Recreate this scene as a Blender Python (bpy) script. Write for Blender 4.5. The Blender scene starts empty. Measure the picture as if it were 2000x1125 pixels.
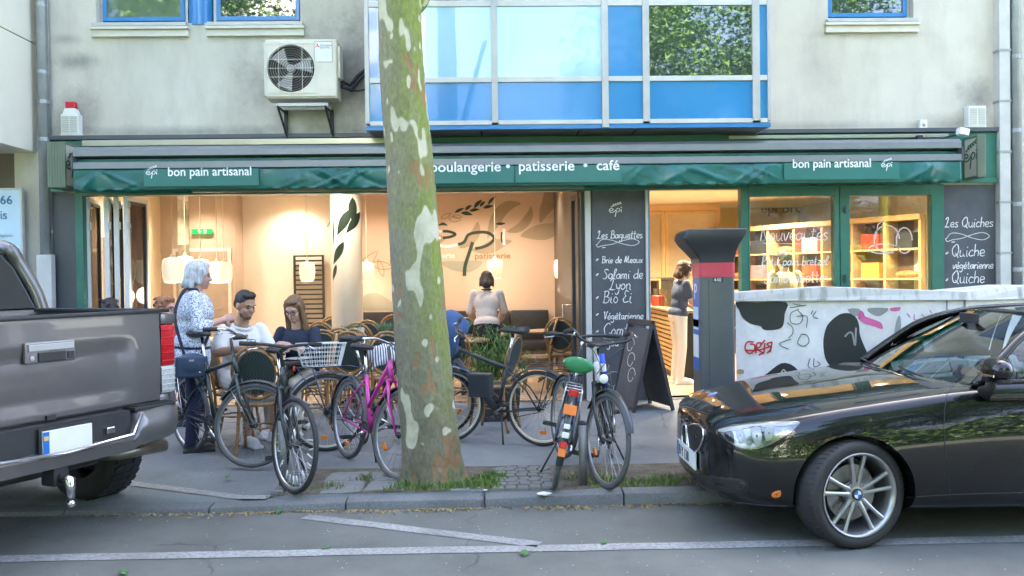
import bpy, bmesh, math, random
from math import sin, cos, pi, radians as RAD, atan2, hypot, sqrt
from mathutils import Vector, Matrix, Euler
random.seed(7)
SC = bpy.context.scene
COL = SC.collection
# ------------------------------------------------------------------ camera
CAMZ, FPX = 1.62, 1658.0
YAW, PITCH, ROLL = RAD(1.27), RAD(-0.78), RAD(0.73)
FW = Vector((sin(YAW)*cos(PITCH), cos(YAW)*cos(PITCH), sin(PITCH)))
R0 = Vector((cos(YAW), -sin(YAW), 0)); U0 = R0.cross(FW)
RT = R0*cos(ROLL) - U0*sin(ROLL); UP = RT.cross(FW)
cam_data = bpy.data.cameras.new('camera'); cam = bpy.data.objects.new('camera', cam_data); COL.objects.link(cam)
cam.matrix_world = Matrix(((RT.x, UP.x, -FW.x, 0), (RT.y, UP.y, -FW.y, 0), (RT.z, UP.z, -FW.z, CAMZ), (0, 0, 0, 1)))
cam_data.sensor_width = 36; cam_data.lens = FPX/2000*36
cam_data.clip_start = 0.05; cam_data.clip_end = 2000
SC.camera = cam
# ------------------------------------------------------------------ sky, sun, exposure
SUN_EL, SUN_AZ = 48, 12          # sun stands behind the building: the street is in its shade
world = bpy.data.worlds.new('World'); SC.world = world; world.use_nodes = True
wn = world.node_tree
bg = wn.nodes['Background']; sky = wn.nodes.new('ShaderNodeTexSky')
sky.sky_type = 'NISHITA'; sky.sun_disc = False
sky.sun_elevation = RAD(SUN_EL); sky.sun_rotation = RAD(SUN_AZ)
sky.air_density = 0.65; sky.dust_density = 5.0; sky.ozone_density = 0.1
wn.links.new(sky.outputs[0], bg.inputs[0]); bg.inputs[1].default_value = 0.15
sd = bpy.data.lights.new('sun', 'SUN'); sd.energy = 5.0; sd.angle = RAD(0.5); sd.color = (1, .95, .87)
sun = bpy.data.objects.new('sun', sd); COL.objects.link(sun)
sun.rotation_euler = Euler((-RAD(90-SUN_EL), 0, -RAD(SUN_AZ)), 'XYZ'); sun.location = (0, 40, 60)
SC.view_settings.view_transform = 'Standard'; SC.view_settings.look = 'None'
SC.view_settings.exposure = 3.9; SC.view_settings.gamma = 1.0
SC.cycles.use_denoising = True; SC.cycles.use_adaptive_sampling = True; SC.cycles.adaptive_threshold = .02
SC.cycles.max_bounces = 8; SC.cycles.diffuse_bounces = 4; SC.cycles.glossy_bounces = 4
SC.cycles.transparent_max_bounces = 16; SC.cycles.transmission_bounces = 6
SC.cycles.caustics_reflective = False; SC.cycles.caustics_refractive = False
SC.cycles.sample_clamp_indirect = 6
# ------------------------------------------------------------------ helpers
def at(px, py, Y):                     # point of the plane y = Y seen at that place of the photograph
    d = FW*FPX + RT*(px-1000) - UP*(py-562.5); t = Y/d.y
    return Vector((0, 0, CAMZ)) + d*t
def gnd(px, py, z=0.0):
    d = FW*FPX + RT*(px-1000) - UP*(py-562.5); t = (z-CAMZ)/d.z
    return Vector((0, 0, CAMZ)) + d*t
MATS = {}
def new_mat(name):
    m = bpy.data.materials.new(name); m.use_nodes = True; MATS[name] = m
    nt = m.node_tree; b = nt.nodes['Principled BSDF']
    return m, nt, b
def N(nt, t, **kw):
    n = nt.nodes.new(t)
    for k, v in kw.items():
        if k.startswith('i_'):
            key = k[2:]; n.inputs[int(key) if key.isdigit() else key.replace('_', ' ')].default_value = v
        else: setattr(n, k, v)
    return n
def noise(nt, scale, detail=4, rough=.6, coord='Object', vec=None, mapscale=None):
    if vec is None: vec = N(nt, 'ShaderNodeTexCoord').outputs[coord]
    if mapscale is not None:
        mp = N(nt, 'ShaderNodeMapping'); mp.inputs['Scale'].default_value = mapscale
        nt.links.new(vec, mp.inputs[0]); vec = mp.outputs[0]
    n = N(nt, 'ShaderNodeTexNoise'); n.inputs['Scale'].default_value = scale
    n.inputs['Detail'].default_value = detail; n.inputs['Roughness'].default_value = rough
    nt.links.new(vec, n.inputs['Vector'])
    return n.outputs['Fac']
def ramp(nt, fac, stops, interp='LINEAR'):
    r = N(nt, 'ShaderNodeValToRGB'); cr = r.color_ramp; cr.interpolation = interp
    while len(cr.elements) < len(stops): cr.elements.new(.5)
    for e, (p, c) in zip(cr.elements, stops):
        e.position = p; e.color = (c[0], c[1], c[2], 1) if hasattr(c, '__len__') else (c, c, c, 1)
    nt.links.new(fac, r.inputs[0]); return r.outputs[0]
def mixc(nt, fac, a, b, mode='MIX'):
    m = N(nt, 'ShaderNodeMix', data_type='RGBA', blend_type=mode)
    for sock, v in ((m.inputs[0], fac), (m.inputs[6], a), (m.inputs[7], b)):
        if isinstance(v, bpy.types.NodeSocket): nt.links.new(v, sock)
        elif hasattr(v, '__len__'): sock.default_value = (v[0], v[1], v[2], 1)
        else: sock.default_value = v
    return m.outputs[2]
def bump(nt, b, height, strength=.3, dist=.01):
    bn = N(nt, 'ShaderNodeBump'); bn.inputs['Strength'].default_value = strength; bn.inputs['Distance'].default_value = dist
    nt.links.new(height, bn.inputs['Height']); nt.links.new(bn.outputs[0], b.inputs['Normal'])
def mat(name, col, rough=.5, metal=0, var=.12, vs=5, bmp=0, bs=60, coat=0, spec=.5, sheen=0, emit=0, ecol=None, coord='Object', rvar=0, sub=0):
    if name in MATS: return MATS[name]
    m, nt, b = new_mat(name)
    b.inputs['Base Color'].default_value = (*col, 1); b.inputs['Roughness'].default_value = rough
    b.inputs['Metallic'].default_value = metal; b.inputs['Specular IOR Level'].default_value = spec
    b.inputs['Coat Weight'].default_value = coat; b.inputs['Coat Roughness'].default_value = .04
    if sheen: b.inputs['Sheen Weight'].default_value = sheen
    if sub: b.inputs['Subsurface Weight'].default_value = sub; b.inputs['Subsurface Radius'].default_value = (.02, .008, .004)
    if emit:
        b.inputs['Emission Color'].default_value = (*(ecol or col), 1); b.inputs['Emission Strength'].default_value = emit
    if var:
        f = noise(nt, vs, 5, .65, coord)
        c = ramp(nt, f, [(.25, [max(0, x*(1-var)) for x in col]), (.75, [min(1, x*(1+var)) for x in col])])
        nt.links.new(c, b.inputs['Base Color'])
        if rvar:
            rr = ramp(nt, f, [(.3, max(0, rough-rvar)), (.7, min(1, rough+rvar))]); nt.links.new(rr, b.inputs['Roughness'])
    if bmp: bump(nt, b, noise(nt, bs, 3, .6, coord), bmp, .004)
    return m
def thin_glass(name, tint=(.93, .97, .95), refl=1.0, dirt=0.0):
    m, nt, b = new_mat(name); nt.nodes.remove(b)
    tr = N(nt, 'ShaderNodeBsdfTransparent'); tr.inputs[0].default_value = (*tint, 1)
    gl = N(nt, 'ShaderNodeBsdfGlossy'); gl.inputs['Roughness'].default_value = 0.0
    fr = N(nt, 'ShaderNodeFresnel'); fr.inputs[0].default_value = 1.5
    mu = N(nt, 'ShaderNodeMath', operation='MULTIPLY', use_clamp=True); mu.inputs[1].default_value = 1.9*refl
    nt.links.new(fr.outputs[0], mu.inputs[0])
    mx = N(nt, 'ShaderNodeMixShader'); nt.links.new(mu.outputs[0], mx.inputs[0])
    nt.links.new(tr.outputs[0], mx.inputs[1]); nt.links.new(gl.outputs[0], mx.inputs[2])
    out = [n for n in nt.nodes if n.type == 'OUTPUT_MATERIAL'][0]
    last = mx.outputs[0]
    if dirt:
        df = N(nt, 'ShaderNodeBsdfDiffuse'); df.inputs[0].default_value = (.6, .6, .58, 1)
        m2 = N(nt, 'ShaderNodeMixShader'); nt.links.new(last, m2.inputs[1]); nt.links.new(df.outputs[0], m2.inputs[2])
        f = ramp(nt, noise(nt, 2.5, 5, .6), [(.4, 0.0), (.8, dirt)]); nt.links.new(f, m2.inputs[0]); last = m2.outputs[0]
    nt.links.new(last, out.inputs[0]); return m
class MB:
    """collects shapes; build() links them as one mesh object"""
    def __init__(s): s.v = []; s.f = []; s.uv = None
    def add(s, vs, fs, M=None):
        o = len(s.v)
        s.v += [tuple(M @ Vector(p)) if M else tuple(p) for p in vs]
        s.f += [tuple(i+o for i in f) for f in fs]; return s
    def box(s, x0, x1, y0, y1, z0, z1, M=None, ch=0):
        if ch:
            return s.cbox(x0, x1, y0, y1, z0, z1, ch, M)
        return s.add([(x0,y0,z0),(x1,y0,z0),(x1,y1,z0),(x0,y1,z0),(x0,y0,z1),(x1,y0,z1),(x1,y1,z1),(x0,y1,z1)],
                     [(0,3,2,1),(4,5,6,7),(0,1,5,4),(1,2,6,5),(2,3,7,6),(3,0,4,7)], M)
    def cbox(s, x0, x1, y0, y1, z0, z1, c, M=None):      # chamfered box
        bm = bmesh.new(); bmesh.ops.create_cube(bm, size=1)
        for v in bm.verts: v.co = Vector(((x0+x1)/2+v.co.x*(x1-x0), (y0+y1)/2+v.co.y*(y1-y0), (z0+z1)/2+v.co.z*(z1-z0)))
        bmesh.ops.bevel(bm, geom=list(bm.edges), offset=c, segments=2, affect='EDGES', profile=.6)
        s.bm(bm, M); return s
    def bm(s, bm, M=None):
        bm.verts.index_update(); s.add([tuple(v.co) for v in bm.verts], [tuple(v.index for v in f.verts) for f in bm.faces], M); bm.free()
    def tube(s, pts, r, n=8, M=None, caps=True, flat=None, closed=False):
        """r: number or list; flat: (vector, factor) squashes the section along that vector"""
        pts = [Vector(p) for p in pts]; k = len(pts)
        rs = r if hasattr(r, '__len__') else [r]*k
        vs = []; fs = []; nrm = None
        for i, p in enumerate(pts):
            if closed: t = pts[(i+1) % k]-pts[i-1]
            else: t = (pts[min(i+1, k-1)]-pts[max(i-1, 0)])
            t = t.normalized() if t.length > 1e-9 else Vector((0, 0, 1))
            if nrm is None:
                a = Vector((0, 0, 1)) if abs(t.z) < .9 else Vector((1, 0, 0)); nrm = t.cross(a).normalized()
            else:
                nrm = nrm - t*nrm.dot(t); nrm = nrm.normalized() if nrm.length > 1e-6 else t.orthogonal().normalized()
            bi = t.cross(nrm)
            for j in range(n):
                a = 2*pi*j/n; o = (nrm*cos(a)+bi*sin(a))*rs[i]
                if flat: fv = Vector(flat[0]).normalized(); o = o - fv*o.dot(fv)*(1-flat[1])
                vs.append(p+o)
        kk = k if closed else k-1
        for i in range(kk):
            for j in range(n):
                a, b = i*n+j, i*n+(j+1) % n; c, d = ((i+1) % k)*n+(j+1) % n, ((i+1) % k)*n+j
                fs.append((a, b, c, d))
        if caps and not closed: fs += [tuple(range(n))[::-1], tuple((k-1)*n+j for j in range(n))]
        return s.add(vs, fs, M)
    def lathe(s, prof, n=16, M=None, caps=True, a0=0, a1=2*pi):
        """prof: list of (r, z) turned about z"""
        full = abs(a1-a0-2*pi) < 1e-6; m = n if full else n+1
        vs = [(r*cos(a0+(a1-a0)*j/n), r*sin(a0+(a1-a0)*j/n), z) for r, z in prof for j in range(m)]; fs = []
        for i in range(len(prof)-1):
            for j in range(n):
                j2 = (j+1) % m if full else j+1
                fs.append((i*m+j, i*m+j2, (i+1)*m+j2, (i+1)*m+j))
        if caps and full:
            if prof[0][0] > 1e-5: fs.append(tuple(range(m))[::-1])
            if prof[-1][0] > 1e-5: fs.append(tuple((len(prof)-1)*m+j for j in range(m)))
        return s.add(vs, fs, M)
    def prism(s, poly, y0, y1, M=None):
        """poly in (x, z), extruded along y"""
        n = len(poly); vs = [(x, y0, z) for x, z in poly]+[(x, y1, z) for x, z in poly]
        ar = sum(poly[i][0]*poly[(i+1) % n][1]-poly[(i+1) % n][0]*poly[i][1] for i in range(n))
        if ar < 0: vs = [(x, y0, z) for x, z in poly[::-1]]+[(x, y1, z) for x, z in poly[::-1]]
        fs = [tuple(range(n)), tuple(range(2*n-1, n-1, -1))]+[(i, i+n, (i+1) % n+n, (i+1) % n) for i in range(n)]
        return s.add(vs, fs, M)
    def ball(s, c, r, n=12, m=8, M=None):
        r = r if hasattr(r, '__len__') else (r, r, r); vs = []; fs = []
        for i in range(m+1):
            th = pi*i/m
            for j in range(n):
                a = 2*pi*j/n; vs.append((c[0]+r[0]*sin(th)*cos(a), c[1]+r[1]*sin(th)*sin(a), c[2]+r[2]*cos(th)))
        for i in range(m):
            for j in range(n): fs.append((i*n+j, (i+1)*n+j, (i+1)*n+(j+1) % n, i*n+(j+1) % n))
        return s.add(vs, fs, M)
    def grid(s, rows, M=None, closed=False):
        """rows: list of equal-length point lists"""
        k = len(rows[0]); vs = [p for r in rows for p in r]; fs = []
        for i in range(len(rows)-1):
            for j in range(k if closed else k-1):
                j2 = (j+1) % k; fs.append((i*k+j, i*k+j2, (i+1)*k+j2, (i+1)*k+j))
        return s.add(vs, fs, M)
    def ribbon(s, pts, w, y, M=None, th=.003):
        """flat stroke in the xz plane at depth y, width w (number or list), thickness th towards -y"""
        k = len(pts); ws = w if hasattr(w, '__len__') else [w]*k; L = []; Rr = []
        for i in range(k):
            a, b = pts[max(i-1, 0)], pts[min(i+1, k-1)]; dx, dz = b[0]-a[0], b[1]-a[1]; l = hypot(dx, dz) or 1
            nx, nz = -dz/l*ws[i]/2, dx/l*ws[i]/2
            L.append((pts[i][0]+nx, pts[i][1]+nz)); Rr.append((pts[i][0]-nx, pts[i][1]-nz))
        vs = [(x, y-th, z) for x, z in L]+[(x, y-th, z) for x, z in Rr]
        fs = [(i, i+1, k+i+1, k+i) for i in range(k-1)]
        vs += [(x, y, z) for x, z in L]+[(x, y, z) for x, z in Rr]
        for i in range(k-1): fs += [(2*k+i, 2*k+i+1, i+1, i), (k+i, k+i+1, 3*k+i+1, 3*k+i)]
        return s.add(vs, fs, M)
    def mesh(s, name):
        me = bpy.data.meshes.new(name); me.from_pydata(s.v, [], s.f); me.update(); return me
    def build(s, name, m, parent=None, smooth=False, fix=True, sub=0, auto=None, solid=0):
        me = s.mesh(name)
        if fix:
            b = bmesh.new(); b.from_mesh(me); bmesh.ops.recalc_face_normals(b, faces=b.faces); b.to_mesh(me); b.free()
        return link(name, me, m, parent, smooth, sub, auto, solid)
def link(name, me, m, parent=None, smooth=False, sub=0, auto=None, solid=0):
    ms = m if isinstance(m, (list, tuple)) else [m]
    if not me.materials:
        for x in ms: me.materials.append(MATS[x] if isinstance(x, str) else x)
    o = bpy.data.objects.new(name, me); COL.objects.link(o)
    if parent: o.parent = parent
    if smooth or sub or auto:
        me.polygons.foreach_set('use_smooth', [True]*len(me.polygons))
    if auto: me.set_sharp_from_angle(angle=RAD(auto))
    if solid:
        md = o.modifiers.new('solid', 'SOLIDIFY'); md.thickness = solid; md.offset = -1
    if sub:
        md = o.modifiers.new('sub', 'SUBSURF'); md.levels = sub; md.render_levels = sub
    return o
def tag(o, label=None, cat=None, group=None, kind=None):
    if label: o['label'] = label
    if cat: o['category'] = cat
    if group: o['group'] = group
    if kind: o['kind'] = kind
    return o
def thing(name, label, cat, loc=(0, 0, 0), rz=0, group=None, rot=None):
    o = bpy.data.objects.new(name, None); COL.objects.link(o); o.empty_display_size = .1
    o.location = loc; o.rotation_euler = rot or (0, 0, rz)
    return tag(o, label, cat, group)
def part(name, parent):
    o = bpy.data.objects.new(name, None); COL.objects.link(o); o.parent = parent; o.empty_display_size = .1; return o
def copy_tree(o, parent=None):
    c = o.copy(); COL.objects.link(c)
    if parent: c.parent = parent
    for ch in list(o.children): copy_tree(ch, c)
    return c
def TR(x=0, y=0, z=0, rx=0, ry=0, rz=0, s=1):
    return Matrix.Translation((x, y, z)) @ Euler((rx, ry, rz)).to_matrix().to_4x4() @ Matrix.Scale(s, 4)
def smooth_pts(pts, k=4, closed=False):
    """Catmull-Rom through the points"""
    P = [Vector(p) for p in pts]; n = len(P); out = []
    for i in range(n if closed else n-1):
        if closed: a, b, c, d = P[i-1], P[i], P[(i+1) % n], P[(i+2) % n]
        else: a, b, c, d = P[max(i-1, 0)], P[i], P[i+1], P[min(i+2, n-1)]
        for j in range(k):
            t = j/k; out.append(.5*((2*b)+(c-a)*t+(2*a-5*b+4*c-d)*t*t+(3*b-a-3*c+d)*t*t*t))
    if not closed: out.append(P[-1])
    return out
def text_mesh(s, size, th=.004, align='LEFT', bold=0, shear=0, space=1.0, sx=1.0):
    """lettering in the xz plane, facing -y, front at y = -th"""
    cu = bpy.data.curves.new('lettering', 'FONT'); cu.body = s; cu.size = size; cu.align_x = align
    cu.extrude = th/2; cu.offset = bold; cu.shear = shear; cu.space_character = space; cu.resolution_u = 3
    o = bpy.data.objects.new('lettering', cu); COL.objects.link(o)
    dg = bpy.context.evaluated_depsgraph_get(); me = bpy.data.meshes.new_from_object(o.evaluated_get(dg))
    bpy.data.objects.remove(o); bpy.data.curves.remove(cu)
    me.transform(Matrix.Translation((0, -th/2, 0)) @ Matrix.Rotation(pi/2, 4, 'X') @ Matrix.Scale(sx, 4, (1, 0, 0)))
    return me
def letters(s, size, loc, m, parent, name='lettering', rz=0, **kw):
    o = link(name, text_mesh(s, size, **kw), m, parent); o.location = loc; o.rotation_euler = (0, 0, rz); return o
def holed(mb, x0, x1, z0, z1, y, holes, dep):
    """wall sheet at depth y with rectangular holes and reveals going dep deep"""
    xs = sorted({x0, x1, *[h[0] for h in holes], *[h[1] for h in holes]}); zs = sorted({z0, z1, *[h[2] for h in holes], *[h[3] for h in holes]})
    for a, b in zip(xs, xs[1:]):
        for c, d in zip(zs, zs[1:]):
            mx, mz = (a+b)/2, (c+d)/2
            if any(h[0] < mx < h[1] and h[2] < mz < h[3] for h in holes): continue
            mb.add([(a, y, c), (b, y, c), (b, y, d), (a, y, d)], [(0, 1, 2, 3)])
    for a, b, c, d in holes:
        mb.add([(a,y,c),(b,y,c),(b,y,d),(a,y,d),(a,y+dep,c),(b,y+dep,c),(b,y+dep,d),(a,y+dep,d)], [(0,4,5,1),(1,5,6,2),(2,6,7,3),(3,7,4,0)])
def frame(mb, x0, x1, z0, z1, y0, y1, w, ch=0):
    mb.box(x0, x0+w, y0, y1, z0, z1, ch=ch); mb.box(x1-w, x1, y0, y1, z0, z1, ch=ch)
    mb.box(x0+w, x1-w, y0+.001, y1, z0, z0+w, ch=ch); mb.box(x0+w, x1-w, y0+.001, y1, z1-w, z1, ch=ch)
def leaf_shape(L, w, bend=0, n=8):
    """closed outline of a leaf from (0,0) to (L,0)"""
    up = []; dn = []
    for i in range(n+1):
        t = i/n; c = bend*sin(pi*t); h = w*sin(pi*t**.85)*.5
        up.append((L*t, c+h)); dn.append((L*t, c-h))
    return up+dn[-2:0:-1]
def xf2(poly, x, z, a, s=1):
    return [(x+s*(p[0]*cos(a)-p[1]*sin(a)), z+s*(p[0]*sin(a)+p[1]*cos(a))) for p in poly]
# ------------------------------------------------------------------ chalk hand: single stroke letters
GL = {
'a': (.5, [[(.4,.42),(.2,.5),(.03,.3),(.1,.05),(.28,.06),(.4,.4)],[(.42,.5),(.41,.1),(.5,.02)]]),
'b': (.45, [[(.06,1),(.05,.05),(.25,0),(.4,.2),(.3,.45),(.07,.33)]]), 'c': (.42, [[(.38,.42),(.2,.5),(.03,.25),(.15,0),(.4,.08)]]),
'd': (.5, [[(.4,.42),(.2,.5),(.03,.25),(.15,0),(.36,.12)],[(.43,1),(.41,.1),(.5,0)]]), 'e': (.43, [[(.04,.22),(.36,.3),(.3,.5),(.1,.45),(.04,.18),(.2,0),(.42,.1)]]),
'g': (.48, [[(.4,.42),(.2,.5),(.03,.3),(.15,.08),(.38,.2)],[(.41,.5),(.38,-.28),(.2,-.42),(.04,-.28)]]), 'h': (.45, [[(.06,1),(.05,0)],[(.05,.3),(.2,.5),(.35,.42),(.36,0)]]),
'i': (.22, [[(.08,.5),(.08,.08),(.2,0)],[(.1,.7),(.14,.76)]]), 'l': (.26, [[(.04,.2),(.24,.85),(.15,1),(.08,.7),(.08,.1),(.24,0)]]),
'm': (.62, [[(.03,.5),(.05,0)],[(.05,.33),(.17,.5),(.27,.4),(.27,0)],[(.27,.33),(.42,.5),(.5,.4),(.5,.05),(.6,0)]]), 'n': (.46, [[(.03,.5),(.05,0)],[(.05,.33),(.22,.5),(.34,.4),(.35,.05),(.45,0)]]),
'o': (.43, [[(.2,.5),(.03,.25),(.18,0),(.37,.22),(.25,.49),(.12,.46)]]), 'p': (.45, [[(.06,.5),(.04,-.42)],[(.05,.35),(.25,.5),(.4,.28),(.25,.02),(.07,.1)]]),
'r': (.33, [[(.05,.5),(.07,0)],[(.07,.3),(.2,.5),(.32,.44)]]), 's': (.36, [[(.32,.44),(.18,.5),(.06,.38),(.3,.15),(.2,0),(.02,.06)]]), 't': (.34, [[(.15,.9),(.14,.08),(.3,0)],[(0,.56),(.32,.6)]]),
'u': (.48, [[(.04,.5),(.06,.1),(.2,0),(.36,.14),(.39,.5)],[(.39,.5),(.4,.06),(.48,0)]]), 'v': (.4, [[(.02,.5),(.17,0),(.34,.5),(.4,.5)]]), 'x': (.42, [[(.03,.5),(.36,0)],[(.36,.5),(.03,0)]]),
'y': (.42, [[(.03,.5),(.15,.12),(.3,.14)],[(.38,.5),(.27,-.28),(.1,-.42),(0,-.28)]]), 'z': (.42, [[(.03,.48),(.35,.48),(.05,.02),(.38,.02)]]), ' ': (.3, []),
'B': (.55, [[(.12,1),(.1,0)],[(0,.9),(.3,1),(.42,.8),(.3,.55),(.1,.53)],[(.2,.53),(.5,.4),(.45,.1),(.2,0),(0,.08)]]), 'C': (.58, [[(.5,.85),(.3,1),(.06,.6),(.15,.1),(.35,0),(.57,.2)]]),
'E': (.5, [[(.45,.9),(.2,1),(.1,.75),(.26,.55)],[(.26,.55),(.05,.3),(.15,.03),(.48,.1)]]), 'L': (.5, [[(.02,.75),(.2,1),(.26,.85),(.14,.1),(0,.06),(.1,.0),(.48,.02)]]),
'M': (.75, [[(.0,.1),(.12,.9),(.18,.9),(.25,.2),(.32,.2),(.48,.95),(.54,.9),(.56,.08),(.72,.1)]]), 'S': (.5, [[(.5,.85),(.3,1),(.1,.8),(.4,.35),(.25,0),(0,.12)]]), 'P': (.5, [[(.12,1),(.1,-.05)],[(0,.85),(.3,1),(.46,.75),(.3,.48),(.1,.45)]]),
'Q': (.62, [[(.3,1),(.04,.6),(.15,.1),(.42,.08),(.54,.5),(.42,.95),(.25,.98)],[(.3,.25),(.6,-.1)]]), 'V': (.52, [[(0,.9),(.1,.98),(.22,.02),(.45,1),(.52,.95)]]), 'N': (.6, [[(.03,.0),(.1,.95)],[(.1,.95),(.45,.05),(.52,1)]]),
'-': (.45, [[(.05,.28),(.15,.2),(.35,.4),(.28,.46),(.06,.3)]]), "'": (.15, [[(.1,1),(.06,.85)]]), '!': (.2, [[(.1,1),(.09,.3)],[(.08,.05),(.1,.08)]])}
GL['J'] = (.45, [[(.1,.95),(.4,1)],[(.3,1),(.3,.1),(.15,-.1),(.0,.08)]])
GL['é'] = (.43, GL['e'][1]+[[(.2,.68),(.32,.82)]])
def chalk(mb, s, x, z, size, y, w=None, slant=.12, jig=.02, M=None, seed=1):
    rn = random.Random(seed); w = w or size*.075
    for ch in s:
        adv, st = GL[ch]
        for k in st:
            pts = [((p[0]+rn.uniform(-jig, jig)+slant*p[1])*size+x, (p[1]+rn.uniform(-jig, jig))*size+z) for p in k]
            q = [(v.x, v.z) for v in smooth_pts([(a, 0, b) for a, b in pts], 4)] if len(pts) > 2 else pts
            mb.ribbon(q, [w*rn.uniform(.55, 1.2) for _ in q], y, M, th=.002)
        x += (adv+.03)*size
    return x
# ------------------------------------------------------------------ ground materials
G = .08                                                # pavement level above the road
def asphalt(name, c0, c1, stain, sc=260, patch=.5):
    m, nt, b = new_mat(name); tc = N(nt, 'ShaderNodeTexCoord').outputs['Object']
    f = noise(nt, sc, 2, .7, vec=tc); base = ramp(nt, f, [(.3, c0), (.55, c1), (.78, [x*1.9 for x in c1])])
    big = ramp(nt, noise(nt, .9, 6, .62, vec=tc), [(.35, .72), (.65, 1.12)]); base = mixc(nt, 1, base, big, 'MULTIPLY')
    blot = ramp(nt, noise(nt, 5, 4, .7, vec=tc, mapscale=(.6, 1.4, 1)), [(.56, 0.0), (.75, patch)]); base = mixc(nt, blot, base, stain)
    vo = N(nt, 'ShaderNodeTexVoronoi', feature='DISTANCE_TO_EDGE'); vo.inputs['Scale'].default_value = .55; wob = N(nt, 'ShaderNodeMixRGB'); wob.inputs[0].default_value = .16
    nz = N(nt, 'ShaderNodeTexNoise'); nz.inputs['Scale'].default_value = 4; nt.links.new(tc, nz.inputs['Vector']); nt.links.new(tc, wob.inputs[1]); nt.links.new(nz.outputs['Color'], wob.inputs[2]); nt.links.new(wob.outputs[0], vo.inputs['Vector'])
    ck = ramp(nt, vo.outputs['Distance'], [(.0, .75), (.006, 0.0)]); ck = mixc(nt, 1, ck, ramp(nt, noise(nt, 1.3, 3, .6, vec=tc), [(.5, 0.0), (.6, 1.0)]), 'MULTIPLY'); base = mixc(nt, ck, base, (.03, .03, .03))
    oil = ramp(nt, noise(nt, 1.9, 3, .55, vec=tc), [(.66, 0.0), (.76, .45)]); base = mixc(nt, oil, base, (.035, .036, .036))
    nt.links.new(base, b.inputs['Base Color']); b.inputs['Roughness'].default_value = .82
    bump(nt, b, f, .5, .004); return m
asphalt('road_asphalt', (.068, .072, .064), (.145, .152, .136), (.09, .09, .08))
asphalt('pavement_asphalt', (.1, .112, .114), (.18, .198, .2), (.135, .14, .132), 300, .6)
asphalt('kerb_concrete', (.1, .105, .105), (.17, .177, .175), (.1, .1, .085), 150, .5)
mat('sett_stone', (.17, .17, .16), .85, var=.35, vs=7, bmp=.5, bs=60)
mat('slab_concrete', (.2, .2, .19), .85, var=.25, vs=6, bmp=.4)
m, nt, b = new_mat('soil'); f = noise(nt, 9, 8, .75)
c = ramp(nt, f, [(.3, (.07, .06, .045)), (.5, (.14, .12, .09)), (.68, (.22, .2, .15))]); nt.links.new(c, b.inputs['Base Color']); b.inputs['Roughness'].default_value = .95
bump(nt, b, noise(nt, 70, 5, .8), .9, .02)
m, nt, b = new_mat('road_paint'); tc = N(nt, 'ShaderNodeTexCoord').outputs['Object']
wear = ramp(nt, noise(nt, 38, 5, .75, vec=tc), [(.42, 1.0), (.66, .25)])
big = ramp(nt, noise(nt, 2.2, 3, .6, vec=tc), [(.3, .5), (.6, 1.0)]); wear = mixc(nt, 1, wear, big, 'MULTIPLY')
nt.links.new(mixc(nt, wear, (.1, .105, .105), (.36, .36, .34)), b.inputs['Base Color']); b.inputs['Roughness'].default_value = .7
# ------------------------------------------------------------------ ground, road, pavement, kerb
def sheet(name, x0, x1, y0, y1, z, m, nx=1, ny=1, zf=None, parent=None):
    mb = MB(); rows = []
    if zf: rows.append([(x0+(x1-x0)*i/nx, y0, -.04) for i in range(nx+1)])
    for j in range(ny+1):
        y = y0+(y1-y0)*j/ny
        rows.append([(x0+(x1-x0)*i/nx, y, zf(x0+(x1-x0)*i/nx, y) if zf else z) for i in range(nx+1)])
    mb.grid(rows); o = mb.build(name, m, parent, smooth=bool(zf), fix=False)
    return o
mat('far_ground', (.1, .11, .09), .9, var=.3, vs=.2)
tag(sheet('ground', -300, 300, -300, 300, -.06, 'far_ground'), 'wide flat ground under the street', kind='structure')
road = tag(sheet('road', -60, 60, -6.5, 5.93, 0, 'road_asphalt'), 'dark grey asphalt road with white parking marks', kind='structure')
def pave_z(x, y):
    t = max(0, min(1, (x+1.75)/.25)); t = t*t*(3-2*t); s = max(0, min(1, (y-6.07)/1.3))
    return G*t+(1-t)*(.03+.05*s)
SIDEWALK = sheet('pavement', -14, 14, 6.07, 10.395, G, 'pavement_asphalt', 112, 16, pave_z)
tag(SIDEWALK, 'grey asphalt pavement in front of the cafe', kind='structure')
mat('verge_green', (.06, .12, .025), .9, var=.4, vs=1.5)
tag(sheet('verge', -60, 60, -40, -6.5, .05, 'verge_green'), 'green verge on the near side of the street behind the viewer', kind='structure')
kerb = thing('kerb', 'row of grey kerb stones along the road edge', None); kerb['kind'] = 'structure'
xs = [-14+1.0*i for i in range(12)]+[-2.0, -1.05, -.08, .9, 1.88, 2.86]+[3.85+i for i in range(10)]
for i, (a, c) in enumerate(zip(xs, xs[1:])):
    top0 = .035 if a < -1.5 else (.065 if a < .2 else .088); top1 = .035 if c < -1.5 else (.065 if c < .2 else .088)
    if a < 0 and top0 < .06: top1 = .035 if c < -1.4 else .06
    h = .022; y0, y1 = 5.93, 6.07
    vs = []
    for x, t in ((a+.006, top0), (c-.006, top1)):
        vs += [(x, y0, -.05), (x, y0+.006, t-h), (x, y0+.014, t-.006), (x, y0+.035, t), (x, y1, t+.004), (x, y1, -.05)]
    mb = MB(); mb.add(vs, [(j, (j+1) % 6, (j+1) % 6+6, j+6) for j in range(6)]+[(5, 4, 3, 2, 1, 0), (6, 7, 8, 9, 10, 11)])
    mb.build('kerb_stone', 'kerb_concrete', kerb, auto=40)
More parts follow.
